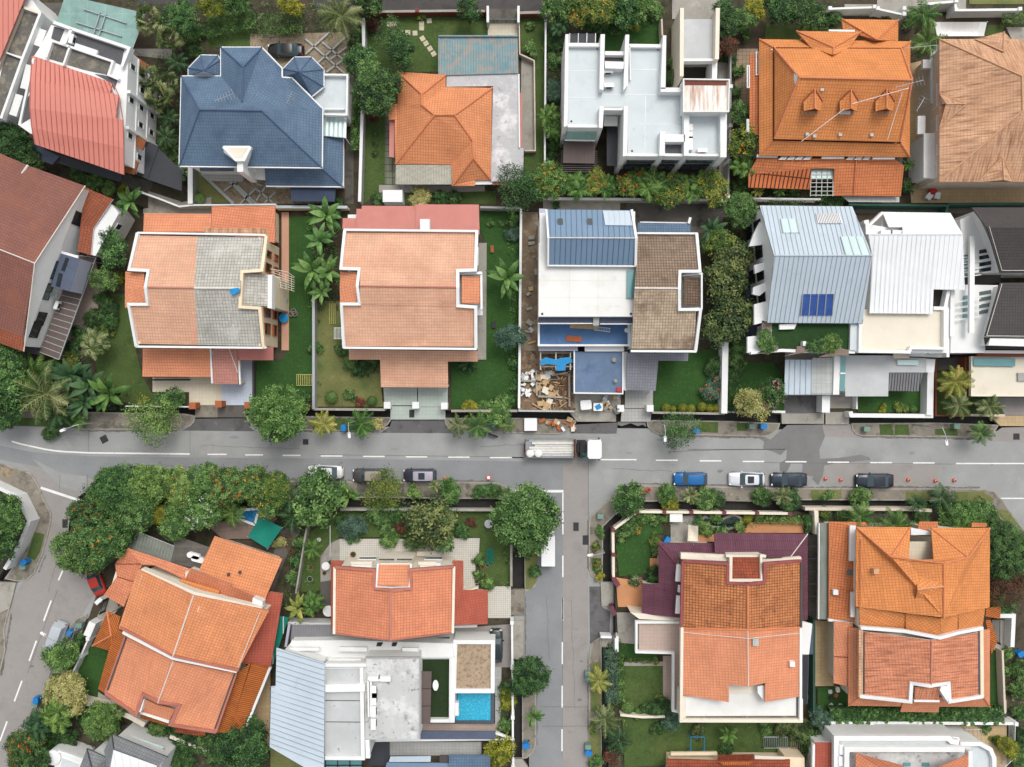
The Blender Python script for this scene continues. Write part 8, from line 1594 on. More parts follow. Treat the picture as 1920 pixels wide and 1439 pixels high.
def cover(px,n,label,mat,hh=.55,z0=YARD+.05):
 r=random.Random(n+int(px[0][0]));P=ccw([W(x,y,z0)for x,y in px]);b=LB();c=sum(P,Vector())/len(P);c.z=z0
 x0,x1=min(p.x for p in P),max(p.x for p in P);y0,y1=min(p.y for p in P),max(p.y for p in P)
 def inside(x,y):
  s=False
  for i in range(len(P)):
   a,d=P[i],P[i-1]
   if(a.y>y)!=(d.y>y)and x<(d.x-a.x)*(y-a.y)/(d.y-a.y)+a.x:s=not s
  return s
 k=0;n=int(n*abs(area(P)))
 while k<n:
  x,y=r.uniform(x0,x1),r.uniform(y0,y1);k+=1
  if not inside(x,y):continue
  h=hh*r.uniform(.2,1.2);t=r.uniform(.05,.8);s=r.uniform(.12,.3)
  for _ in range(9):
   b.leaf(Vector((x+r.gauss(0,s),y+r.gauss(0,s),z0+h*r.uniform(.5,1)))-c,(Vector((0,0,1))+rdir(r)*.8).normalized(),rdir(r),r.uniform(.12,.3),.11,min(1,max(0,t+r.uniform(-.15,.15))))
 o=b.build('ground_cover',g[mat]);o.location=c;return tag(o,label,'ground cover',None,'stuff')
for q,n,l,m in[([(232,8),(400,4),(520,8),(640,10),(660,60),(480,68),(450,64),(380,70),(300,60),(300,20)],2.2,'undergrowth along the top edge above the navy roof','fol_mid'),([(290,90),(360,105),(352,330),(300,350),(268,300),(300,230),(290,170)],2.6,'undergrowth in the strip left of the navy roof','fol_dark'),([(110,290),(250,345),(340,380),(340,352),(262,300),(230,335),(120,295)],2.6,'undergrowth below the curved salmon roof','fol_dark'),([(1018,5),(1060,60),(1052,330),(1024,320)],2.6,'undergrowth left of the fin walls','fol_mid'),([(1040,5),(1260,5),(1240,50),(1050,50)],2.,'undergrowth below the top hedge trees','fol_dark'),([(1015,330),(1370,330),(1370,372),(1015,372)],3.,'undergrowth below the palm row','fol_dark'),([(1345,5),(1400,5),(1402,120),(1376,130),(1376,395),(1405,395),(1405,250),(1366,120)],2.4,'undergrowth west of the dormer house','fol_mid'),([(1410,5),(1560,5),(1575,40),(1500,52),(1410,30)],2.2,'undergrowth above the dormer house','fol_dark'),([(1412,352),(1560,358),(1560,380),(1412,384)],2.6,'undergrowth below the slotted porch roof','fol_dark'),([(1300,420),(1410,400),(1410,660),(1365,640),(1330,640),(1322,440)],2.6,'undergrowth below the olive large-leaved trees','fol_dark'),([(182,455),(245,440),(235,520),(215,640),(150,690),(130,660),(200,560)],2.6,'undergrowth beside the slatted canopy','fol_dark'),([(0,660),(100,675),(270,745),(250,768),(0,765)],3.,'undergrowth in the left garden','fol_dark'),([(576,385),(640,385),(632,580),(580,590)],2.6,'undergrowth below the banana plants','fol_mid'),([(590,600),(606,590),(602,720),(640,748),(700,745),(715,765),(590,766)],1.6,'planting along the edges of the dry lawn','fol_mid'),([(650,660),(712,688),(712,712),(640,690)],2.4,'planting left of the long salmon porch','fol_dark'),([(952,410),(974,410),(970,765),(955,765)],1.8,'planting along the wall right of the dark lawn','fol_mid'),([(150,905),(560,900),(580,990),(470,1000),(430,950),(330,1000),(250,1010),(130,1045)],2.4,'undergrowth inside the hedge belt','fol_dark'),([(555,1000),(575,1000),(600,1150),(535,1160),(530,1080)],2.2,'undergrowth between the two orange houses','fol_mid'),([(600,955),(925,955),(925,968),(600,968)],1.6,'planting along the back wall of the terrace lawn','fol_mid'),([(945,1010),(960,1010),(960,1098),(945,1098)],1.8,'planting along the drain wall of the terrace lawn','fol_mid'),([(1530,958),(1850,958),(1855,990),(1530,985)],2.4,'undergrowth before the bright orange house','fol_dark'),([(1858,965),(1915,1020),(1915,1150),(1865,1130)],2.4,'undergrowth right of the bright orange house','fol_dark'),([(1880,1220),(1900,1220),(1918,1300),(1918,1345),(1895,1350)],2.,'undergrowth outside the right fence','fol_mid'),([(70,1300),(150,1290),(150,1340),(230,1340),(240,1375),(190,1400),(60,1439),(20,1439)],2.4,'undergrowth at the bottom left corner','fol_dark'),([(255,1368),(500,1380),(500,1439),(330,1439)],2.4,'undergrowth behind the grey hipped roof','fol_dark'),([(1140,1200),(1175,1200),(1172,1439),(1142,1439)],2.2,'undergrowth along the side street wall','fol_mid'),([(1165,968),(1260,966),(1250,980),(1200,990),(1170,1010),(1160,1000)],2.4,'flower border behind the angled cream wall','fol_mid'),([(1290,970),(1420,970),(1420,1000),(1290,1000)],1.6,'planting round the black pond','fol_bright'),([(936,1290),(960,1290),(960,1390),(936,1390)],2.2,'planting between pool and side wall','fol_mid'),([(1170,1336),(1500,1345),(1530,1380),(1170,1345)],1.4,'weeds along the top of the big bottom lawn','fol_mid')]:cover(q,n*1.6,l,m)
for q in([(195,922),(940,925),(940,934),(195,926)],[(1160,955),(1200,930),(1500,925),(1500,936),(1210,938)]):cover(q,1.8,'weeds along the verge and drain','fol_mid',.3,VERGE)
KERB='cars parked along the kerb'
def car(label,x,y,ang,L,Wd,Ht,col,st,roof=None,sun=False,z0=0,group=KERB,name='parked_car',plain=False):
 e=empty(name,(*W(x,y,z0+.8).xy,z0),label,'car',group,R(ang));body=paint('paint_'+col[1:],col)
 hw=Wd/2;fx=lambda f:L*(.5-f)
 wid=lambda f:hw*(1-.17*abs(2*f-1)**5)
 top=lambda f:.66+.26*min(1,f/st[0])if f<st[0]else.93-(.1*(f-st[3])/max(.01,1-st[3])if f>st[3]else 0)
 b=MB();F_=[0,.025,.07,.14,st[0],.4,.6,.8,.9,.96,1.];ring=[]
 for f in F_:
  w,t=wid(f)*(.86 if f in(0,1.)else 1),top(f)-(.14 if f in(0,1.)else 0)
  ring.append([Vector((fx(f),q*w,zz))for q,zz in((-.9,.22),(-1,.45),(-.985,t-.14),(-.86,t-.02),(-.4,t+.025),(.4,t+.025),(.86,t-.02),(.985,t-.14),(1,.45),(.9,.22))])
 for a,c in zip(ring,ring[1:]):
  for k in range(9):b.face([a[k],c[k],c[k+1],a[k+1]])
 b.face(ring[0]);b.face(ring[-1][::-1]);b.build('body',body,e,None,True,.001)
 s0,s1,s2,s3=st;lo=[(s0,.8,.9),(s1,.88,.92),(s2,.88,.92),(s3,.8,.9)]
 q=MB();P=lambda f,w,zz:[Vector((fx(f),-w*hw,zz)),Vector((fx(f),w*hw,zz))]
 A,B1_,B2_,D=P(s0,.8,.9),P((s0+s1)/2+.02,.9,.9),P((s2+s3)/2,.9,.9),P(s3,.78,.9)
 U,V=P(s1,.68,Ht-.05),P(s2,.68,Ht-.05)
 gl=body if plain else 'car_glass'
 q.face([A[0],A[1],U[1],U[0]]);q.face([D[1],D[0],V[0],V[1]])
 for i,sg in((0,1),(1,-1)):
  f=[A[i],U[i],V[i],D[i],B2_[i],B1_[i]];q.face(f[::sg])
 q.build('window',gl,e)
 r=MB();rf=[]
 for f,zz,w in((s1-.012,Ht-.06,.66),(s1+.06,Ht,.7),(s2-.05,Ht,.69),(s2+.012,Ht-.06,.65)):rf.append([Vector((fx(f),k*w*hw,zz-(.03 if abs(k)==1 else 0)))for k in(-1,-.6,.6,1)])
 for a,c in zip(rf,rf[1:]):
  for k in range(3):r.face([a[k],c[k],c[k+1],a[k+1]])
 r.build('roof',paint('paint_'+roof[1:],roof)if roof else body,e,None,True,.001)
 if sun:t=MB();m=(s1+s2)/2-.04;t.box((fx(m),0,Ht+.005),(.8,Wd*.5,.03));t.build('sunroof','dark_glass',e)
 for f in(.17,.82):
  for sg in(-1,1):
   t=MB();t.tube([(fx(f),sg*hw*.98,.31),(fx(f),sg*(hw-.22),.31)],.31,14);o=t.build('wheel','tyre',e)
   t=MB();t.tube([(fx(f),sg*(hw*.98+.01),.31),(fx(f),sg*(hw-.1),.31)],.19,10);t.build('rim','rim',o)
 for sg in(-1,1):
  t=MB();t.box((fx(s0+.07),sg*(hw+.08),.93),(.16,.2,.14),0,0,None,.04);t.build('mirror',body,e)
  t=MB();t.box((fx(.035),sg*hw*.66,.64),(.2,.32,.1),-.25*sg,0,None,.05);t.build('headlight','lamp_glass',e)
  t=MB();t.box((fx(.978),sg*hw*.7,.78),(.1,.3,.12),.15*sg,0,None,.03);t.build('tail_light','tail_red',e)
M('car_glass','#3d4d53',.06,1,.06,spec=.9)
SEDAN,HATCH,MPV=(.27,.42,.70,.85),(.25,.40,.84,.97),(.18,.33,.9,.985)
car('white parked saloon partly hidden by a tree',610,886,180,4.5,1.75,1.45,'#d8dad8',SEDAN)
car('taupe parked car behind the white saloon, its tail under a yellowish tree',693,892,180,4.4,1.75,1.6,'#4c4b49',HATCH,'#9b9184')
car('dark people carrier with a lilac-silver roof, rightmost of three west of the junction',787,892,180,4.2,1.7,1.65,'#3a3440',MPV,'#a29ba8',True)
car('bright blue hatchback parked at the kerb',1295,899,180,4.3,1.75,1.5,'#17619c',HATCH)
car('white hatchback with a dark sunroof parked at the kerb',1401,899,180,4.6,1.8,1.45,'#d2d6da',(.27,.42,.78,.93),None,True)
car('navy saloon parked directly behind the white hatchback',1480,900,180,4.6,1.8,1.45,'#2b3440',SEDAN)
car('dark saloon parked alone between orange cones',1641,902,180,4.8,1.82,1.45,'#252c38',SEDAN)
car('black saloon parked on the mosaic drive above the navy roof',535,94,180,4.6,1.78,1.45,'#101113',SEDAN,None,False,YARD+.1,'cars in private drives')
car('red car at an angle under the orange-flowering tree',178,1088,112,4.2,1.7,1.45,'#b23329',SEDAN,group='cars by the side road')
car('pale grey car shrouded in a cover beside the side road',103,1200,250,4.7,1.85,1.6,'#b9c0c4',MPV,None,False,0,'cars by the side road','covered_car',True)
car('dark green-black car half hidden by the thatched roof',930,1212,90,4.2,1.7,1.45,'#26302e',HATCH,None,False,YARD+.26,'cars in private drives')
def wheels(e,xs,hw,r=.42):
 for x in xs:
  for sg in(-1,1):
   t=MB();t.tube([(x,sg*hw,r),(x,sg*(hw-.35),r)],r,14);o=t.build('wheel','tyre',e);t=MB();t.tube([(x,sg*(hw+.01),r),(x,sg*(hw-.1),r)],r*.55,10);t.build('rim','rim',o)
e=empty('lorry',(*W(1055,841,1.2).xy,0),'flatbed lorry with a white cab carrying pale boards, stopped on the road','lorry')
def eb(nm,c,s,m,bev=.04,par=None):b=MB();b.box(c,s,0,0,None,bev);return b.build(nm,m,par or e)
eb('chassis',(-.2,0,.75),(9.4,1.1,.3),'dark_metal');c=eb('cab',(3.9,0,1.65),(1.75,2.35,2.3),'white_enamel',.22);eb('windscreen',(4.79,0,1.95),(.05,2.,.9),'car_glass',0,c);eb('bumper',(4.85,0,.7),(.15,2.2,.35),'white_enamel')
for s in(-1,1):eb('mirror',(4.5,s*1.35,2.),(.12,.25,.4),'dark_metal');eb('door_window',(4.1,s*1.18,2.0),(.9,.03,.7),'car_glass',0,c);eb('headlight',(4.8,s*.85,.95),(.1,.35,.2),'lamp_glass');eb('side_board',(-1.6,s*1.16,1.25),(6.2,.07,.55),'steel',0)
eb('bed',(-1.6,0,1.02),(6.3,2.35,.14),'steel',0);eb('tail_board',(-4.75,0,1.3),(.1,2.35,.7),'wood_brown',0);eb('headboard',(1.55,0,1.7),(.14,2.4,1.5),'wood_brown',0);eb('crane_base',(2.35,.3,1.35),(1.1,1.5,.9),'dark_metal');eb('crane_arm',(2.3,-.1,2.0),(.35,2.1,.35),'black_paint');eb('fuel_tank',(2.4,-.8,1.1),(.9,.6,.5),'black_paint');eb('tool_box',(2.6,-.7,1.5),(.45,.35,.3),'teal_cloth')
wheels(e,(3.8,-2.2,-3.3),1.12)
w0=W(1055,841,1.2)
def load(nm,label,cat,x,y,zz,s,m,bev=.02,gr=None,rz=0):
 o=Vector((w0.x+x,w0.y+y,zz));b=MB();b.box((0,0,s[2]/2),s,rz,0,None,bev);ob=b.build(nm,m);ob.location=o;return tag(ob,label,cat,gr)
for i in range(7):load('board','pale board among those stacked flat on the lorry bed','board',-1.4+.15*(i%3),.98-i*.3,1.1+.07*(i%2),(5.7-.4*(i%3),.27,.1+.14*((i*2)%3)),'load_board',.02,'boards on the lorry')
for i,x in enumerate((-4.15,-3.1)):
 b=MB();b.lathe((0,0,0),[(.35,0),(.5,.12),(.54,.5),(.42,.72),(.15,.8)],14);ob=b.build('bulk_bag','sack',None,None,True);ob.location=(w0.x+x,w0.y-.62,1.2);tag(ob,('rear','front')[i]+' round white bulk bag on the lorry bed','bag','bulk bags on the lorry')
e=empty('box_truck',(*W(1027,1012,1.2).xy,0),'white box truck half hidden under the huge round tree','truck',None,R(-90));eb('cargo_box',(1.2,0,1.6),(3.8,1.7,1.9),'white_enamel',.05);eb('cab',(-1.6,0,1.15),(1.5,1.6,1.3),'white_enamel',.15);eb('chassis',(0,0,.5),(4.8,1.,.25),'dark_metal');wheels(e,(-1.5,1.8),.8,.34)
e=empty('motorcycle',(*W(921,815,.5).xy,0),'black motorcycle parked at the kerb under a palm','motorcycle',None,R(160))
for x in(-.62,.62):b=MB();b.tube([(x,-.06,.3),(x,.06,.3)],.3,14);b.build('wheel','tyre',e)
eb('seat',(-.25,0,.78),(.7,.28,.12),'black_paint',.1);eb('engine',(0,0,.45),(.5,.3,.35),'steel',.08);eb('fuel_tank',(.2,0,.78),(.4,.3,.22),'black_paint',.1);b=MB();b.tube([(.4,-.36,1.0),(.5,0,1.02),(.4,.36,1.0)],.025,6);b.build('handlebar','chrome',e);b=MB();b.tube([(.5,0,1.),(.66,0,.3)],.05,6);b.build('fork','chrome',e)
def wall(pts,h,w,m,label,cap=None,posts=0,pm=None,name='boundary_wall',z0=YARD,cat='wall',pw=.45):
 P=[W(x,y,z0+h)for x,y in pts];c=sum(P,Vector())/len(P);o=Vector((c.x,c.y,z0));e=empty(name,o,label,cat)
 b=MB();b.band(P,w,z0-.1,z0+h-(.06 if cap else 0));b.build('panel',m,e,o)
 if cap:b=MB();b.band(P,w+.1,z0+h-.06,z0+h);b.build('coping',cap,e,o)
 if posts:
  for A,B_ in zip(P,P[1:]):
   n=max(1,round((B_-A).length/posts))
   for k in range(n+(B_ is P[-1])):q=A.lerp(B_,k/n);b=MB();b.box((q.x,q.y,z0+h/2+.1),(pw,pw,h+.2));b.build('pillar',pm or m,e,o)
 return e
def fence(pts,h,m,label,z0=YARD,sp=.16,name='railing_fence'):
 P=[W(x,y,z0+h)for x,y in pts];c=sum(P,Vector())/len(P);o=Vector((c.x,c.y,z0));e=empty(name,o,label,'fence');b=MB()
 for A,B_ in zip(P,P[1:]):
  for zz in(z0+.2,z0+h-.05):b.tube([(A.x,A.y,zz),(B_.x,B_.y,zz)],.04,4)
  n=int((B_-A).length/sp)
  for k in range(n):q=A.lerp(B_,k/n);b.box((q.x,q.y,z0+h/2),(.05,.05,h))
 b.build('railings',m,e,o)
 for q in P:b=MB();b.box((q.x,q.y,z0+h/2),(.16,.16,h+.1));b.build('post',m,e,o)
for q in[(T2.p('715 120 718 350 700 1000 690 1345'),1.9,.28,'grey_wall','long pale wall between the navy-roofed house and the orange bungalow','white_paint'),(T1.p('1283 1130 1283 1375'),1.8,.5,'galvanised','short pale ribbed fence left of the triangular lawn','white_paint'),(T1.p('930 1290 1070 1340 1210 1395 1290 1385 1860 1380'),1.6,.2,'white_paint','white wall curving behind the half-grey twin house',None),(T2.p('690 80 1075 75 1380 72 1540 75'),1.3,.2,'red_brick','low brick wall along the top of the bungalow lawn','concrete',7),(T2.p('1545 40 1545 150'),1.6,.3,'white_paint','white gate wall left of the bungalow gateway',None),(T2.p('1750 40 1750 150'),1.6,.3,'white_paint','white gate wall right of the bungalow gateway',None),(T2.p('1755 85 1930 82'),1.3,.25,'red_brick','brick wall right of the bungalow gateway','concrete'),(T2.p('1755 150 1758 360 1855 405 1862 1005 1790 1005'),.9,.16,'beige_wall','low kerb wall round the concrete strip beside the bungalow',None),(T3.p('228 80 222 1120'),1.9,.2,'white_paint','straight white wall left of the fin-walled house',None),(T3.p('1475 60 1475 850 1455 1330'),1.7,.2,'grey_wall','wall with white piers right of the fin-walled house',None,4.6,'white_paint'),(T3.p('210 1340 760 1345 1460 1352'),1.6,.22,'concrete','stained wall behind the palm row','white_paint'),(T3.p('1010 130 1015 240'),1.8,.2,'beige_wall','short wall by the garage alley',None),(T4.p('0 1338 500 1345'),1.6,.2,'white_paint','white wall behind the dormer house',None),(T4.p('690 1380 1360 1388 1345 1440'),2.0,.25,'green_fence','dark green fence sheet behind the dormer house',None),(T4.p('1360 1378 1900 1375'),1.8,.3,'green_fence','dark green fence behind the peach house yard',None),(T4.p('560 60 860 50 880 60 1060 100 1060 60'),1.7,.25,'white_paint','white gate wall with piers above the dormer house',None,5.5,None),(T4.p('1190 30 1410 10 1410 70 1840 65'),1.8,.3,'white_paint','white wall along the top edge above the awning',None,7),(M2.p('462 590 462 1275'),1.7,.22,'grey_wall','pale wall between the two salmon houses','galvanised'),(M2.p('462 1275 880 1278'),1.5,.2,'grey_wall','front wall of the dry lawn','concrete'),(M2.p('1270 1285 1660 1285'),1.4,.2,'grey_wall','front wall below the dark lawn','concrete'),(M2.p('1680 100 1668 1270'),1.9,.2,'beige_wall','pinkish wall between the dark lawn and the building site','white_paint'),(M2.p('235 88 660 90'),1.6,.25,'peach_wall','back wall behind the banana plants','galvanised'),(M2.p('1440 90 1680 95'),1.6,.25,'grey_wall','back wall at the top of the dark lawn',None),(M2.p('110 990 110 1240'),.9,.16,'dark_wall','low dark wall beside the blue-tiled drive',None),(M1.p('735 1258 1120 1262'),1.2,.14,'white_paint','thin white front wall of the half-grey twin',None),(M2.p('90 1262 160 1265 440 1270'),1.0,.16,'red_brick','brick front wall beside the broad round-headed tree',None),(M3.p('112 930 105 1285 430 1288'),1.7,.2,'poly_sheet','hoarding round the rubble of the building site',None),(M3.p('1315 875 1308 1300'),2.0,.75,'white_paint','thick white boundary wall left of the dark hedge',None),(M3.p('885 1295 1310 1302'),1.2,.18,'grey_wall','low front wall behind the yellow clipped balls','concrete'),(M3.p('1330 1290 1440 1295'),1.0,.2,'white_paint','short white wall below the straw-coloured tree',None),(M4.p('735 1290 740 1312 1220 1316'),1.5,.5,'white_paint','long white front wall of the terrace house',None),(M4.p('1205 1060 1200 1310'),1.8,.8,'white_paint','thick white side wall beside the lawn with yellow hose',None),(M4.p('772 1200 772 1275'),1.3,.2,'white_paint','thin white wall between gravel drive and lawn',None),(M4.p('592 1195 590 1295'),2.0,1.,'white_paint','stout white gate wall beside the dark drive',None),(M4.p('1236 980 1236 1312 1420 1315'),1.3,.18,'red_brick','low brick wall left of the palms by the cream roof',None),(M4.p('1440 1310 1640 1312'),1.2,.2,'red_brick','low brick wall left of the grey paved drive','beige_wall'),(M4.p('275 1290 352 1292'),1.3,.3,'white_paint','white wall beside the pink flowering shrub',None),(B1.p('-120 440 0 492 112 545 195 712 130 870 30 1035'),1.8,.45,'white_paint','angular white wall round the garden at the left edge',None),(B2.p('570 632 1600 636'),1.2,.22,'grey_wall','mossy back wall of the terrace lawn','concrete'),(B2.p('1722 850 1722 1150'),1.2,.2,'grey_wall','side wall between terrace lawn and drain','concrete'),(B2.p('352 690 325 850 268 1200'),1.5,.2,'concrete','sloping wall between the two orange houses',None),(B2.p('1390 1185 1500 1160'),1.,.2,'cream_wall','short cream wall beside the red lean-to',None),(L1.p('700 85 660 120'),1.6,.5,'white_paint','white gate pier beside the red car',None),(L1.p('640 250 600 345'),1.7,.9,'white_paint','stout white wall near the hipped porch',None),(L1.p('612 360 560 480 490 620'),1.5,.2,'white_paint','white front wall with piers beside the lush lawn',None,6.,None),(L1.p('510 790 770 850 900 905 1000 960'),1.7,.6,'cream_wall','cream wall below the lower eave of the angled house',None),(L1.p('1175 1040 1350 1110 1500 1160'),1.5,.4,'cream_wall','cream wall behind the grey hipped roof',None),(L2.p('1772 250 1775 560 1780 1250'),1.8,.25,'white_paint','white wall between swimming pool house and side street',None,7.,None,'boundary_wall'),(L2.p('220 255 530 262'),1.9,.3,'white_paint','white wall above the dark corrugated lean-to',None),(L2.p('1370 280 1530 275'),1.6,.3,'white_paint','white wall above the check-paved court',None),(B3.p('686 1100 682 770 845 648 1210 652 1875 660'),1.5,.22,'cream_wall','cream wall with dark red piers round the curved lawn','cream_wall',3.6,'ridge_maroon'),(B4.p('470 640 475 800'),1.8,.5,'cream_wall','cream pier wall between the maroon and bright orange houses',None),(B4.p('395 628 1100 632 1250 640'),1.4,.4,'beige_wall','beige wall behind the drain above the bright orange roof',None),(L3.p('750 890 900 905 1060 902'),1.2,.3,'cream_wall','cream wall below the square lawn',None),(L3.p('725 345 725 455'),1.6,.45,'white_paint','white gate pier by the grey drive',None),(L3.p('615 350 690 352'),1.4,.3,'white_paint','short white wall across the drain',None),(L3.p('690 140 715 200'),1.5,.5,'ridge_maroon','dark red gate pier below the terracotta drive',None),(B3.p('690 1110 720 1150'),1.5,.6,'ridge_maroon','dark red gate pier above the terracotta drive',None),(L4.p('466 230 466 880'),1.9,.25,'green_fence','green mesh fence between maroon and bright orange houses',None),(L4.p('530 945 1862 950'),1.6,.35,'white_paint','long white wall with piers below the planted hedge',None,6.2,None),(L4.p('530 905 1800 900'),1.0,.3,'concrete_dark','grey planter wall below the streaked roof',None),(L4.p('1772 445 1790 880'),1.5,.25,'beige_wall','beige wall along the right strip of lawn',None),(L4.p('1755 205 1850 205 1840 420'),1.6,.5,'white_paint','white gate wall at the right edge',None),]:
 if q[3]=='green_fence':M('green_fence','#274b40',.1,1,.7)
 wall(*q[:5],*(q[5:8]))
fence(L4.p('1862 950 1855 1190 1740 1300'),1.4,'white_paint','white railing at the bottom right corner');fence(L1.p('715 100 690 190'),1.5,'black_paint','black gate beside the red car');fence(B3.p('697 1150 697 1300'),1.6,'black_paint','black gate of the terracotta drive');fence(L3.p('716 205 716 350'),1.6,'black_paint','black gate of the grey drive');fence(T2.p('1552 128 1745 128'),1.4,'steel','grey double gate of the bungalow');fence(L4.p('1755 225 1755 400'),1.5,'black_paint','dark gate at the right edge');fence(B1.p('505 1440 480 1520'),1.2,'galvanised','short rail beside the covered car')
def box(nm,label,cat,x,y,s,m,z0=YARD,rz=0,gr=None,bev=.03,mt=None):
 w=W(x,y,z0+s[2]);b=MB();b.box((0,0,s[2]/2),s,0,0,1 if mt else None,bev);o=b.build(nm,[m,mt]if mt else m);o.location=(w.x,w.y,z0);o.rotation_euler=(0,0,R(rz));return tag(o,label,cat,gr)
for t,x,y,m,w in[(M1,1130,1255,'orange_brick','left pier of the cream-tiled drive'),(M1,1283,1245,'orange_brick','pier between the cream and blue drives'),(M1,1455,1252,'orange_brick','right pier of the blue-tiled drive'),(M2,895,1252,'white_paint','left pier of the mint drive'),(M2,1062,1252,'white_paint','middle pier of the mint drive'),(M2,1230,1256,'white_paint','right pier of the mint drive'),(M3,872,1270,'white_paint','pier right of the grey-tiled drive'),(M3,700,1270,'white_paint','pier left of the grey-tiled drive')]:
 o=box('gate_pier',('orange ' if 'or' in m else 'white ')+w,'pillar',*t(x,y),(.75,.75,1.6),m);b=MB();b.box((0,0,1.66),(.85,.85,.12));b.build('cap',m,o)
def lamp(base,head,h,label):
 A,H_=W(*base,VERGE),W(*head,h+.3);o=Vector((A.x,A.y,VERGE));e=empty('street_lamp',o,label,'street lamp','street lamps');d=Vector((H_.x-A.x,H_.y-A.y,0));T_=o+Vector((0,0,h))
 b=MB();b.tube([o,T_],[.09,.06],8);b.build('pole','galvanised',e,o);b=MB();b.tube([T_,T_+d*.35+Vector((0,0,.3)),T_+d*.8+Vector((0,0,.35)),H_],.045,6);b.build('arm','galvanised',e,o)
 b=MB();b.box((0,0,0),(.75,.3,.16),0,0,None,.1);q=b.build('lamp_head','white_enamel',e);q.location=H_-o;q.rotation_euler=(0,0,math.atan2(d.y,d.x));b=MB();b.box((.03,0,-.1),(.5,.22,.05),0,0,None,.08);b.build('lamp_glass','lamp_glass',q)
lamp((204,791),(118,807),7,'lamp post leaning out over the road from the left garden');lamp((676,788),(655,816),7.4,'lamp post between two verge palms left of the mint drive');lamp((1226,792),(1247,823),7,'lamp post beside the open spindly tree');lamp((1122,1016),(1107,1041),6.6,'lamp post on the side street kerb beside the curved lawn');lamp((1712,797),(1774.6,830),6.8,'long-armed lamp post on the right verge');lamp((157,1174),(81,1189),6,'lamp post reaching over the covered car')
BG='blue wheeled bins on the kerbs'
bw=empty('wheeled_bin',(0,0,0),'x','bin',BG);b=MB();b.prism([(-.24,-.3),(.24,-.3),(.24,.3),(-.24,.3)],.1,.95);b.build('body','blue_plastic',bw);b=MB();b.box((0,.02,1.0),(.58,.72,.1),0,0,None,.12);b.build('lid','blue_plastic',bw)
for s in(-1,1):b=MB();b.tube([(s*.25,.32,.12),(s*.19,.32,.12)],.12,10);b.build('wheel','tyre',bw)
b=MB();b.tube([(-.22,.4,.95),(.22,.4,.95)],.03,6);b.build('handle','blue_plastic',bw)
for i,(x,y,w)in enumerate([(645,803,'between two verge palms left of the mint drive'),(926,797,'under the palm beside the motorcycle'),(1305,808,'beside the open spindly tree'),(1432,800,'on the rounded verge by the straw-coloured tree'),(46,1054,'on the grass kerb at the left edge'),(131,1187,'at the front of the covered car'),(68,1313,'on the side road below the straw-green tree'),(1103,1274,'by the yellowish palm on the side street'),(1103,1412,'at the bottom of the side street, east kerb'),(986,1398,'at the bottom of the side street, west kerb'),(1912,1226,'at the right edge by the gate'),(1250,1013,'on the curved lawn garden patio')]):
 l=W(x,y,1);z0=YARD if i==11 else VERGE if i not in(5,6,7,8)else 0.0
 if i:copy_tree(bw,(l.x,l.y,z0),R(30*i),1.15,None,'blue wheeled bin '+w)
 else:bw.location=(l.x,l.y,z0);bw.scale=(1.15,)*3;bw['label']='blue wheeled bin '+w
for x,y,w in((41,1064,'left-edge kerb'),(1103,1265,'yellowish palm'),(1103,1402,'bottom east kerb'),(64,1321,'straw-green tree'),(1411,800,'straw-coloured tree'),(1626,805,'right verge'),(1126,969,'junction corner'),(1795,800,'right lamp post'),(147,1174,'covered car')):box('utility_cabinet','grey-green utility cabinet near the '+w,'cabinet',x,y,(.75,.6,.9),'green_plastic',VERGE)
cn=empty('traffic_cone',(0,0,0),'x','cone','orange traffic cones');b=MB();b.lathe((0,0,.04),[(.2,0),(.12,.35),(.05,.66)],12);b.build('cone','orange_plastic',cn);b=MB();b.box((0,0,.025),(.46,.46,.05),0,0,None,.06);b.build('base','orange_plastic',cn);b=MB();b.lathe((0,0,.26),[(.152,0),(.118,.16)],12);b.build('reflective_band','white_plastic',cn)
for i,(x,y,w)in enumerate([(834,896,'right of the lilac-roofed people carrier'),(1547,898,'first cone right of the navy saloon'),(1576,900,'second cone right of the navy saloon'),(1702,900,'first cone right of the lone dark saloon'),(1753,902,'second cone right of the lone dark saloon'),(1788,901,'last cone towards the right corner')]):
 l=W(x,y)
 if i:copy_tree(cn,(l.x,l.y,0),.4*i,1.,None,'orange cone, '+w)
 else:cn.location=(l.x,l.y,0);cn.scale=(1.,)*3;cn['label']='orange cone, '+w
for i,(x,y)in enumerate(((916,896),(1198,920),(1206,921),(1217,919))):
 o=box('square_planter',('orange square tub standing on the road near the corner','orange tub, left of three on the corner verge','orange tub, middle of three on the corner verge','orange tub, turned, right of three on the corner verge')[i],'tub',x,y,(.5,.5,.35),'orange_plastic',VERGE if i else 0,45*(i==3));b=MB();b.box((0,0,.352),(.36,.36,.02));b.build('soil','white_plastic' if not i else 'soil',o)
M('iron_grate','#3b3a3c',.1,1,.6,grid=(.12,.12,.02,.4,0,0,0))
for x,y,sx,sy,rz,w in[(195,824,.9,.9,28,'square, on the road below the left palms'),(122,982,.7,1.1,0,'dark, on the side road near the junction'),(573,829,.7,.7,0,'square, on the road left of the white saloon'),(1080,988,.7,1.1,0,'dark, in the middle of the side street mouth'),(1098,1013,.75,1.2,0,'grey, against the side street kerb'),(1906,819,.8,.8,0,'square, at the right edge of the road'),(772,776,.65,1.0,0,'dark, in the mint-tiled drive'),(1189,759,.6,.7,0,'square, in the grey-tiled drive')]:box('manhole_cover','manhole cover, '+w,'manhole',x,y,(sx,sy,.02),'iron_grate',YARD+.01 if y<780 else.02,rz,'manhole covers',0)
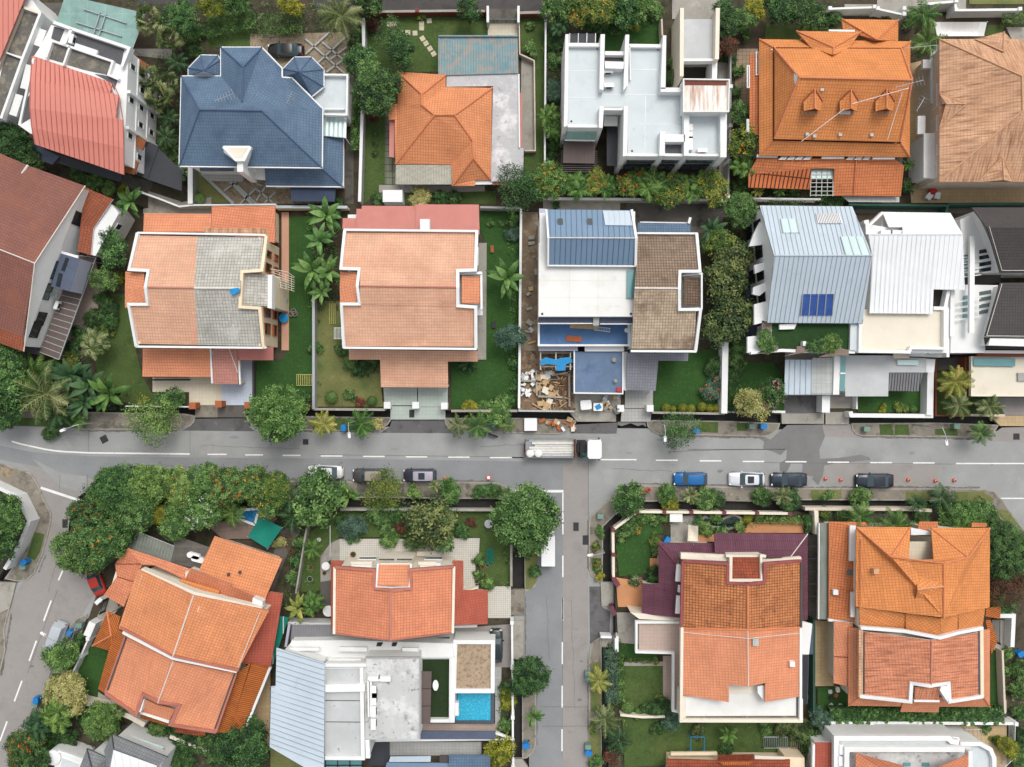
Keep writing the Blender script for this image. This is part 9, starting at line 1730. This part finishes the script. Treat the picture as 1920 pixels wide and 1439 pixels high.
for i,(x,y)in enumerate(T2.p('888 162 920 160 918 222 967 218 1012 218 1060 222 1103 158 1104 188 1110 258 1133 290 1160 325 1184 360 1155 140')):box('stepping_stone','square pale stepping stone set in the bungalow lawn','paving stone',x,y,(.62,.62,.07),'stepping',YARD+.02,30 if i in(8,9,10,11)else 4*i%7,'stepping stones in the bungalow lawn')
def pot(x,y,r,h,m,label,gr=None,fill='soil',z0=YARD):
 w=W(x,y,z0+h);b=MB();b.lathe((0,0,0),[(r*.7,0),(r*.95,h*.8),(r,h),(r*.85,h),(r*.82,h-.06)],12);o=b.build('plant_pot',[m]);o.location=(w.x,w.y,z0);b=MB();b.lathe((0,0,h-.08),[(r*.83,0),(r*.83,.03)],12);b.build('soil',fill,o);return tag(o,label,'pot',gr)
for i,q in enumerate(B2.p('728 778 1007 650 1388 645 1412 645 365 1022 363 1102 1490 1092 1490 1118 1540 1078 1562 1010 1528 1020 1605 760 460 1062 500 990 655 935')):pot(*q,.26+.06*(i%3),.4,('clay_pot','grey_pot')[i%2],'small round garden pot among those around the terrace lawn','pots around the terrace lawn','fol_mid')
for i,q in enumerate(B3.p('695 800 697 945 692 990 697 1040 853 722 888 712 598 800 575 850 560 910')):pot(*q,.24,.35,'clay_pot','small clay pot along the curved lawn wall and kerb','pots by the curved lawn','fol_croton')
for x,y,w in((344,700,'upper'),(330,715,'left'),(352,715,'right')):pot(*M2(x,y),.36,.45,'grey_pot',w+' one of three pots beside the pink path','three pots by the pink path')
def table(nm,label,cat,x,y,r,h,m,z0=YARD):w=W(x,y,z0+h);b=MB();b.lathe((0,0,0),[(r*.35,0),(r*.3,h-.1),(r,h-.08),(r,h)],20);o=b.build(nm,m);o.location=(w.x,w.y,z0);return tag(o,label,cat)
table('stone_table','round pale stone table on the terrace lawn','table',*B2(1570,730),.55,.7,'flat_bleached');table('water_tank','white round tank beside the red lean-to strip','tank',*B2(488,1318),.7,1.6,'white_plastic');table('water_tank','white round basin on the dark yard beside the terrace','tank',*B2(470,1015),.52,.8,'white_plastic');table('roof_bath','white oval-looking basin on the dark turf roof','basin',*L2(1243,685),.6,.7,'white_plastic',3.7).scale=(.6,1.1,1);table('garden_stool','small pale stool on the left of the terrace lawn','stool',*B2(424,836),.27,.5,'flat_bleached')
def frame(nm,label,cat,c,sx,sy,h,m,n,rz=0,z0=YARD,legs=True):
 w=W(*c,z0+h);e=empty(nm,(w.x,w.y,z0),label,cat,None,R(rz));b=MB()
 for i in range(n):x=-sx/2+sx*i/(n-1);b.tube([(x,-sy/2,h),(x,sy/2,h)],.045,5)
 for s in(-1,1):b.tube([(-sx/2,s*sy/2,h-.05),(sx/2,s*sy/2,h-.05)],.05,5)
 b.build('top',m,e)
 for sxx in(-1,1):
  for syy in(-1,1):b=MB();b.tube([(sxx*sx/2,syy*sy/2,0),(sxx*sx/2,syy*sy/2,h)],.045,5);b.build('leg',m,e)
frame('bamboo_rack','yellow bamboo rack lying on the twin house lawn','rack',M2(408,1104),1.9,1.4,.5,'bamboo',9);frame('garden_bench','green slatted bench on the terrace lawn','bench',B2(1580,945),.9,1.7,.5,'teal_cloth',7);frame('drying_rack','grey drying rack on the lawn below the cream slab','rack',L3(1825,1082),3.0,1.4,.8,'steel',14);frame('swing_frame','pale blue swing frame on the big bottom lawn','swing',L3(1285,1095),1.7,1.9,1.6,'blue_tarp',2);frame('pipe_rack','rack of pale poles beside the drying rack','rack',L4(343,1090),1.3,2.3,.7,'pole_wood',6);frame('drying_rack','white drying rack against the salmon house west wall','rack',M2(605,830),.9,1.4,.9,'white_plastic',6);frame('clothes_rack','tangled steel rack on the tan yard at the bottom right','rack',L4(1570,1050),2.0,2.2,1.4,'galvanised',5);frame('timber_bridge','small slatted timber walkway beside the green sail','bridge',B2(232,880),3.4,1.1,.3,'wood_brown',16,-70)
for i in range(4):x=555+i*11;A,B_=W(*M2(x,655),.6),W(*M2(x+2,775),.6);b=MB();b.tube([A,B_],.05,6);tag(b.build('bamboo_pole','bamboo'),'long green-yellow pole leaning with others beside the salmon house','pole','poles beside the salmon house')
A=W(*B2(500,960),.3);b=MB();b.tube([A,W(*B2(500,735),2.6)],.05,6);tag(b.build('clothes_pole','white_plastic'),'slanting white clothes pole hung with washing at the terrace','pole')
def sail(nm,pts,zs,m,label,cat,th=.03,n=8):
 P=[W(x,y,q)for(x,y),q in zip(pts,zs)];b=MB();c=sum(P,Vector())/4
 gpt=lambda u,v:P[0].lerp(P[1],u).lerp(P[3].lerp(P[2],u),v)-Vector((0,0,.5*math.sin(math.pi*u)*math.sin(math.pi*v)))
 for i in range(n):
  for j in range(n):q=[gpt(i/n,j/n),gpt((i+1)/n,j/n),gpt((i+1)/n,(j+1)/n),gpt(i/n,(j+1)/n)];q=q if area(q)>0 else q[::-1];b.face(q);b.face([v-Vector((0,0,th))for v in q[::-1]])
 o=b.build(nm,m,None,c,True);o.location=c
 for p in P:t=MB();t.tube([(p.x,p.y,.2),(p.x,p.y,p.z+.1)],.06,6);t.build('post','galvanised',o,c)
 return tag(o,label,cat)
sail('shade_sail',B1.p('1755 680 1905 755 1805 898 1672 815'),(2.6,2.2,2.6,2.2),'teal_cloth','dark green square shade sail beside the little blue pool','shade sail');sail('shade_sail',T4.p('1265 150 1622 150 1600 245 1285 245'),(3.2,3.2,2.6,2.6),'white_plastic','white awning cloth above the peach roof','awning');sail('awning',B3.p('1190 735 1255 745 1258 848 1185 845'),(2.4,2.4,2.2,2.2),'flat_cream','small pale awning on the curved lawn garden patio','awning')
def pool(nm,px,m,label,rim,zz=.1):
 P=[W(x,y,YARD+zz)for x,y in px];c=sum(P,Vector())/len(P);c.z=YARD;e=empty(nm,c,label,'pool');b=MB();b.band(ccw(P),.3,YARD,YARD+zz+.05,True);b.build('rim',rim,e,c);b=MB();b.prism(P,YARD-.05,YARD+zz);b.build('water',m,e,c)
pool('swimming_pool',B1.p('1600 640 1750 625 1718 735 1598 690'),'pool_water_blue','little blue pool with a white rim in the hedge shade','white_paint',.35)
sheet('deck',B1.p('1400 740 1600 690 1720 745 1770 640 1871 690 1780 830 1500 830'),YARD+.29,g['wood_deck'])
o=W(*B3(1400,715),YARD);pp=[(x+8*((i*7)%3),y)for i,(x,y)in enumerate(B3.p('1275 700 1300 672 1360 690 1400 705 1440 680 1510 665 1550 700 1540 745 1470 765 1410 758 1340 750 1290 735'))]
pool('garden_pond',B3.p('1275 705 1300 680 1350 692 1405 708 1445 685 1500 668 1545 690 1550 720 1520 750 1455 762 1405 752 1340 748 1290 735'),'pond_water','dark kidney-shaped garden pond with a stone rim','grey_pot',.3)
box('white_slab_roof','white meter roof panel on the curved lawn patio','panel',*B3(1108,690),(1.6,1.,.2),'white_paint',YARD+1.2);sheet('paving',M1.p('895 1098 1115 1098 1115 1108 895 1108'),YARD+.3,g['dark_wall'])
for x,y,w in((1303,945,'left'),(1332,970,'right')):box('sun_lounger','white lounger, '+w+' of two, on the wooden pergola','lounger',*B1(x,y),(1.6,.7,.5),'white_plastic',3.0,-15,None,.2)
box('skip_cover','white square skip cover on the verge by the building site','skip',*M3(172,1365),(1.6,1.6,.9),'white_plastic',VERGE);box('water_cube','white cube tank, left of two, at the building site gate','tank',*M3(497,1250),(1.4,1.2,1.1),'white_plastic',YARD+.2,5,None,.15);o=box('water_cube','white cube tank with a blue lid at the building site gate','tank',*M3(568,1262),(1.2,1.0,1.1),'white_plastic',YARD+.2,0,None,.1);b=MB();b.box((0,0,1.13),(.7,.6,.06),.5);b.build('lid','blue_tarp',o)
box('red_bag','red bag in the corner of the lower blue deck','bag',*M3(690,1160),(.6,.6,.35),'red_plastic',3.1,30,None,.2)
rr=random.Random(11)
def debris(n,q,nm,label,cat,gr,m,sz,z0=YARD+.3,ang=(0,180)):
 (x0,y0),(x1,y1)=M3(*q[:2]),M3(*q[2:])
 for _ in range(n):box(nm,label,cat,rr.uniform(x0,x1),rr.uniform(y0,y1),tuple(rr.uniform(*s)for s in sz),m if isinstance(m,str)else rr.choice(m),z0+rr.uniform(0,.12),rr.uniform(*ang),gr,.02)
debris(62,(215,1050,400,1270),'plank','loose timber plank lying in the rubble of the building site','plank','planks in the rubble',('plank','pole_wood','wood_brown'),((.7,2.2),(.07,.18),(.05,.12)))
debris(34,(120,1045,200,1190),'debris_sack','white bag or scrap heaped at the left of the building site','sack','white scraps in the rubble',('sack','flat_weathered','white_plastic'),((.2,.6),(.2,.5),(.15,.4)))
debris(18,(210,1050,300,1270),'board_sheet','broad pale board lying in the rubble of the building site','board','boards in the rubble',('flat_cream','plank','flat_weathered'),((.5,1.3),(.4,.8),(.04,.08)),YARD+.42)
debris(14,(600,1195,690,1290),'site_box','small box or tub cluttering the building site forecourt','box','clutter on the forecourt',('plank','grey_pot','white_plastic','steel'),((.3,.7),(.25,.5),(.2,.5)))
debris(14,(230,1335,420,1395),'site_box','pale crate or slab on the verge before the building site','box','clutter on the verge',('flat_cream','plank','white_plastic','orange_brick'),((.3,1.0),(.3,.7),(.15,.4)),VERGE+.02)
debris(10,(150,130,205,900),'site_box','scrap board left on the muddy side passage','board','scraps on the side passage',('plank','flat_weathered','concrete'),((.4,1.1),(.2,.6),(.05,.12)))
b=MB();P=M3.p('228 990 260 970 320 985 345 975 405 970 418 1000 380 1010 375 1048 320 1050 325 1015 270 1010 232 1018');b.prism([W(x,y,2.9)for x,y in P],2.82,3.0);tag(b.build('tarpaulin','blue_tarp'),'crumpled bright blue tarpaulin over the building site bearers','tarpaulin')
def ladder(A,B_,label,m):
 d=(B_-A).normalized();s=Vector((-d.y,d.x,0))*.22;b=MB()
 for k in(-1,1):b.tube([A+s*k,B_+s*k],.035,5)
 for i in range(10):p=A.lerp(B_,(i+.5)/10);b.tube([p-s,p+s],.025,5)
 tag(b.build('ladder',m),label,'ladder')
ladder(W(*M3(545,800),4.0),W(*M3(640,812),4.0),'pale ladder lying on the upper blue deck','white_plastic')
for x,y,s,m,l in((487,792,(3.6,.5,.1),'plank','long pale plank on the upper blue deck'),(425,862,(1.9,.7,.12),'clay_pot','reddish board on the upper blue deck')):box('plank',l,'plank',*M3(x,y),s,m,3.75,-3)
for x,y,r,m,l in((662,985,.28,'grey_pot','round tub on the lower blue deck, upper'),(670,1108,.24,'grey_pot','round tub on the lower blue deck, lower'),(735,812,.28,'white_plastic','white bucket in the corner of the upper blue deck')):table('bucket',l,'bucket',*M3(x,y),r,.4,m,3.15 if y>900 else 3.8)
for x,y,m,w in((285,640,'blue_plastic','upper'),(286,740,'blue_tarp','lower')):table('plastic_tub',w+' blue tub on the pink path','tub',*M2(x,y),.6,.7,m)
for x,y,c,s,l in((1520,1075,'dark_metal',(.5,.9,.35),'dark box on the dark lawn left of the building site'),(1510,335,'clay_pot',(.4,.9,.4),'rusty frame on the dark lawn')):box('lawn_box',l,'box',*M2(x if c[0]=='c' else 1520,y if c[0]=='c' else 780),s,c)
for i,(x,y,m)in enumerate(((580,730,'flat_weathered'),(588,775,'dark_metal'),(585,830,'white_plastic'),(620,755,'clay_pot'),(650,830,'white_plastic'),(632,715,'sack'))):box('yard_clutter',('grey folded chair','dark chair','white stool','rust-red crate','white bottle crate','pale bucket')[i]+' on the lush corner lawn by the green fence','clutter',*L4(x,y),(.5+.1*(i%3),.5,.45),m,YARD,20*i,None,.08)
for i,(x,y,m)in enumerate(((1240,1250,'dark_metal'),(1260,1290,'red_plastic'),(1235,1325,'white_plastic'),(1290,1320,'sack'),(1135,1030,'white_plastic'),(1140,1085,'blue_plastic'))):box('yard_clutter',('dark bicycle heap','red crate','white box','pale bag','white tub','blue barrel')[i]+' in the tan yard of the peach house','clutter',*T4(x,y),(.9,.7,.5),m,YARD+.3,25*i,None,.1)
cd=bpy.data.cameras.new('camera');cam=bpy.data.objects.new('camera',cd);COL.objects.link(cam)
cd.sensor_width=36;cd.lens=36/(2*960*K/HC);cd.clip_end=3000;cd.clip_start=1
cam.location=(0,0,HC);cam.rotation_euler=(0,0,0);SC.camera=cam
wd=bpy.data.worlds.new('World');SC.world=wd;wd.use_nodes=True
nt=wd.node_tree;bg=nt.nodes['Background']
EL,RO=60,22
sky=nt.nodes.new('ShaderNodeTexSky');sky.sky_type='NISHITA';sky.sun_disc=False
sky.sun_elevation=R(EL);sky.sun_rotation=R(RO);sky.air_density=1.2;sky.dust_density=5;sky.ozone_density=1
hs=nt.nodes.new('ShaderNodeHueSaturation');hs.inputs['Saturation'].default_value=.25
nt.links.new(sky.outputs[0],hs.inputs['Color']);nt.links.new(hs.outputs[0],bg.inputs[0])
bg.inputs[1].default_value=.15
sl=bpy.data.lights.new('sun','SUN');sl.energy=.8;sl.angle=R(24);sl.color=(1.,.965,.92)
so=bpy.data.objects.new('sun',sl);COL.objects.link(so)
dv=Vector((math.cos(R(EL))*math.sin(R(RO)),math.cos(R(EL))*math.cos(R(RO)),math.sin(R(EL))))
so.rotation_euler=(-dv).to_track_quat('-Z','Y').to_euler();so.location=dv*300
vs=SC.view_settings;SC.display_settings.display_device='sRGB'
vs.view_transform='Standard';vs.look='None';vs.exposure=0.23;vs.gamma=1;vs.use_curve_mapping=False
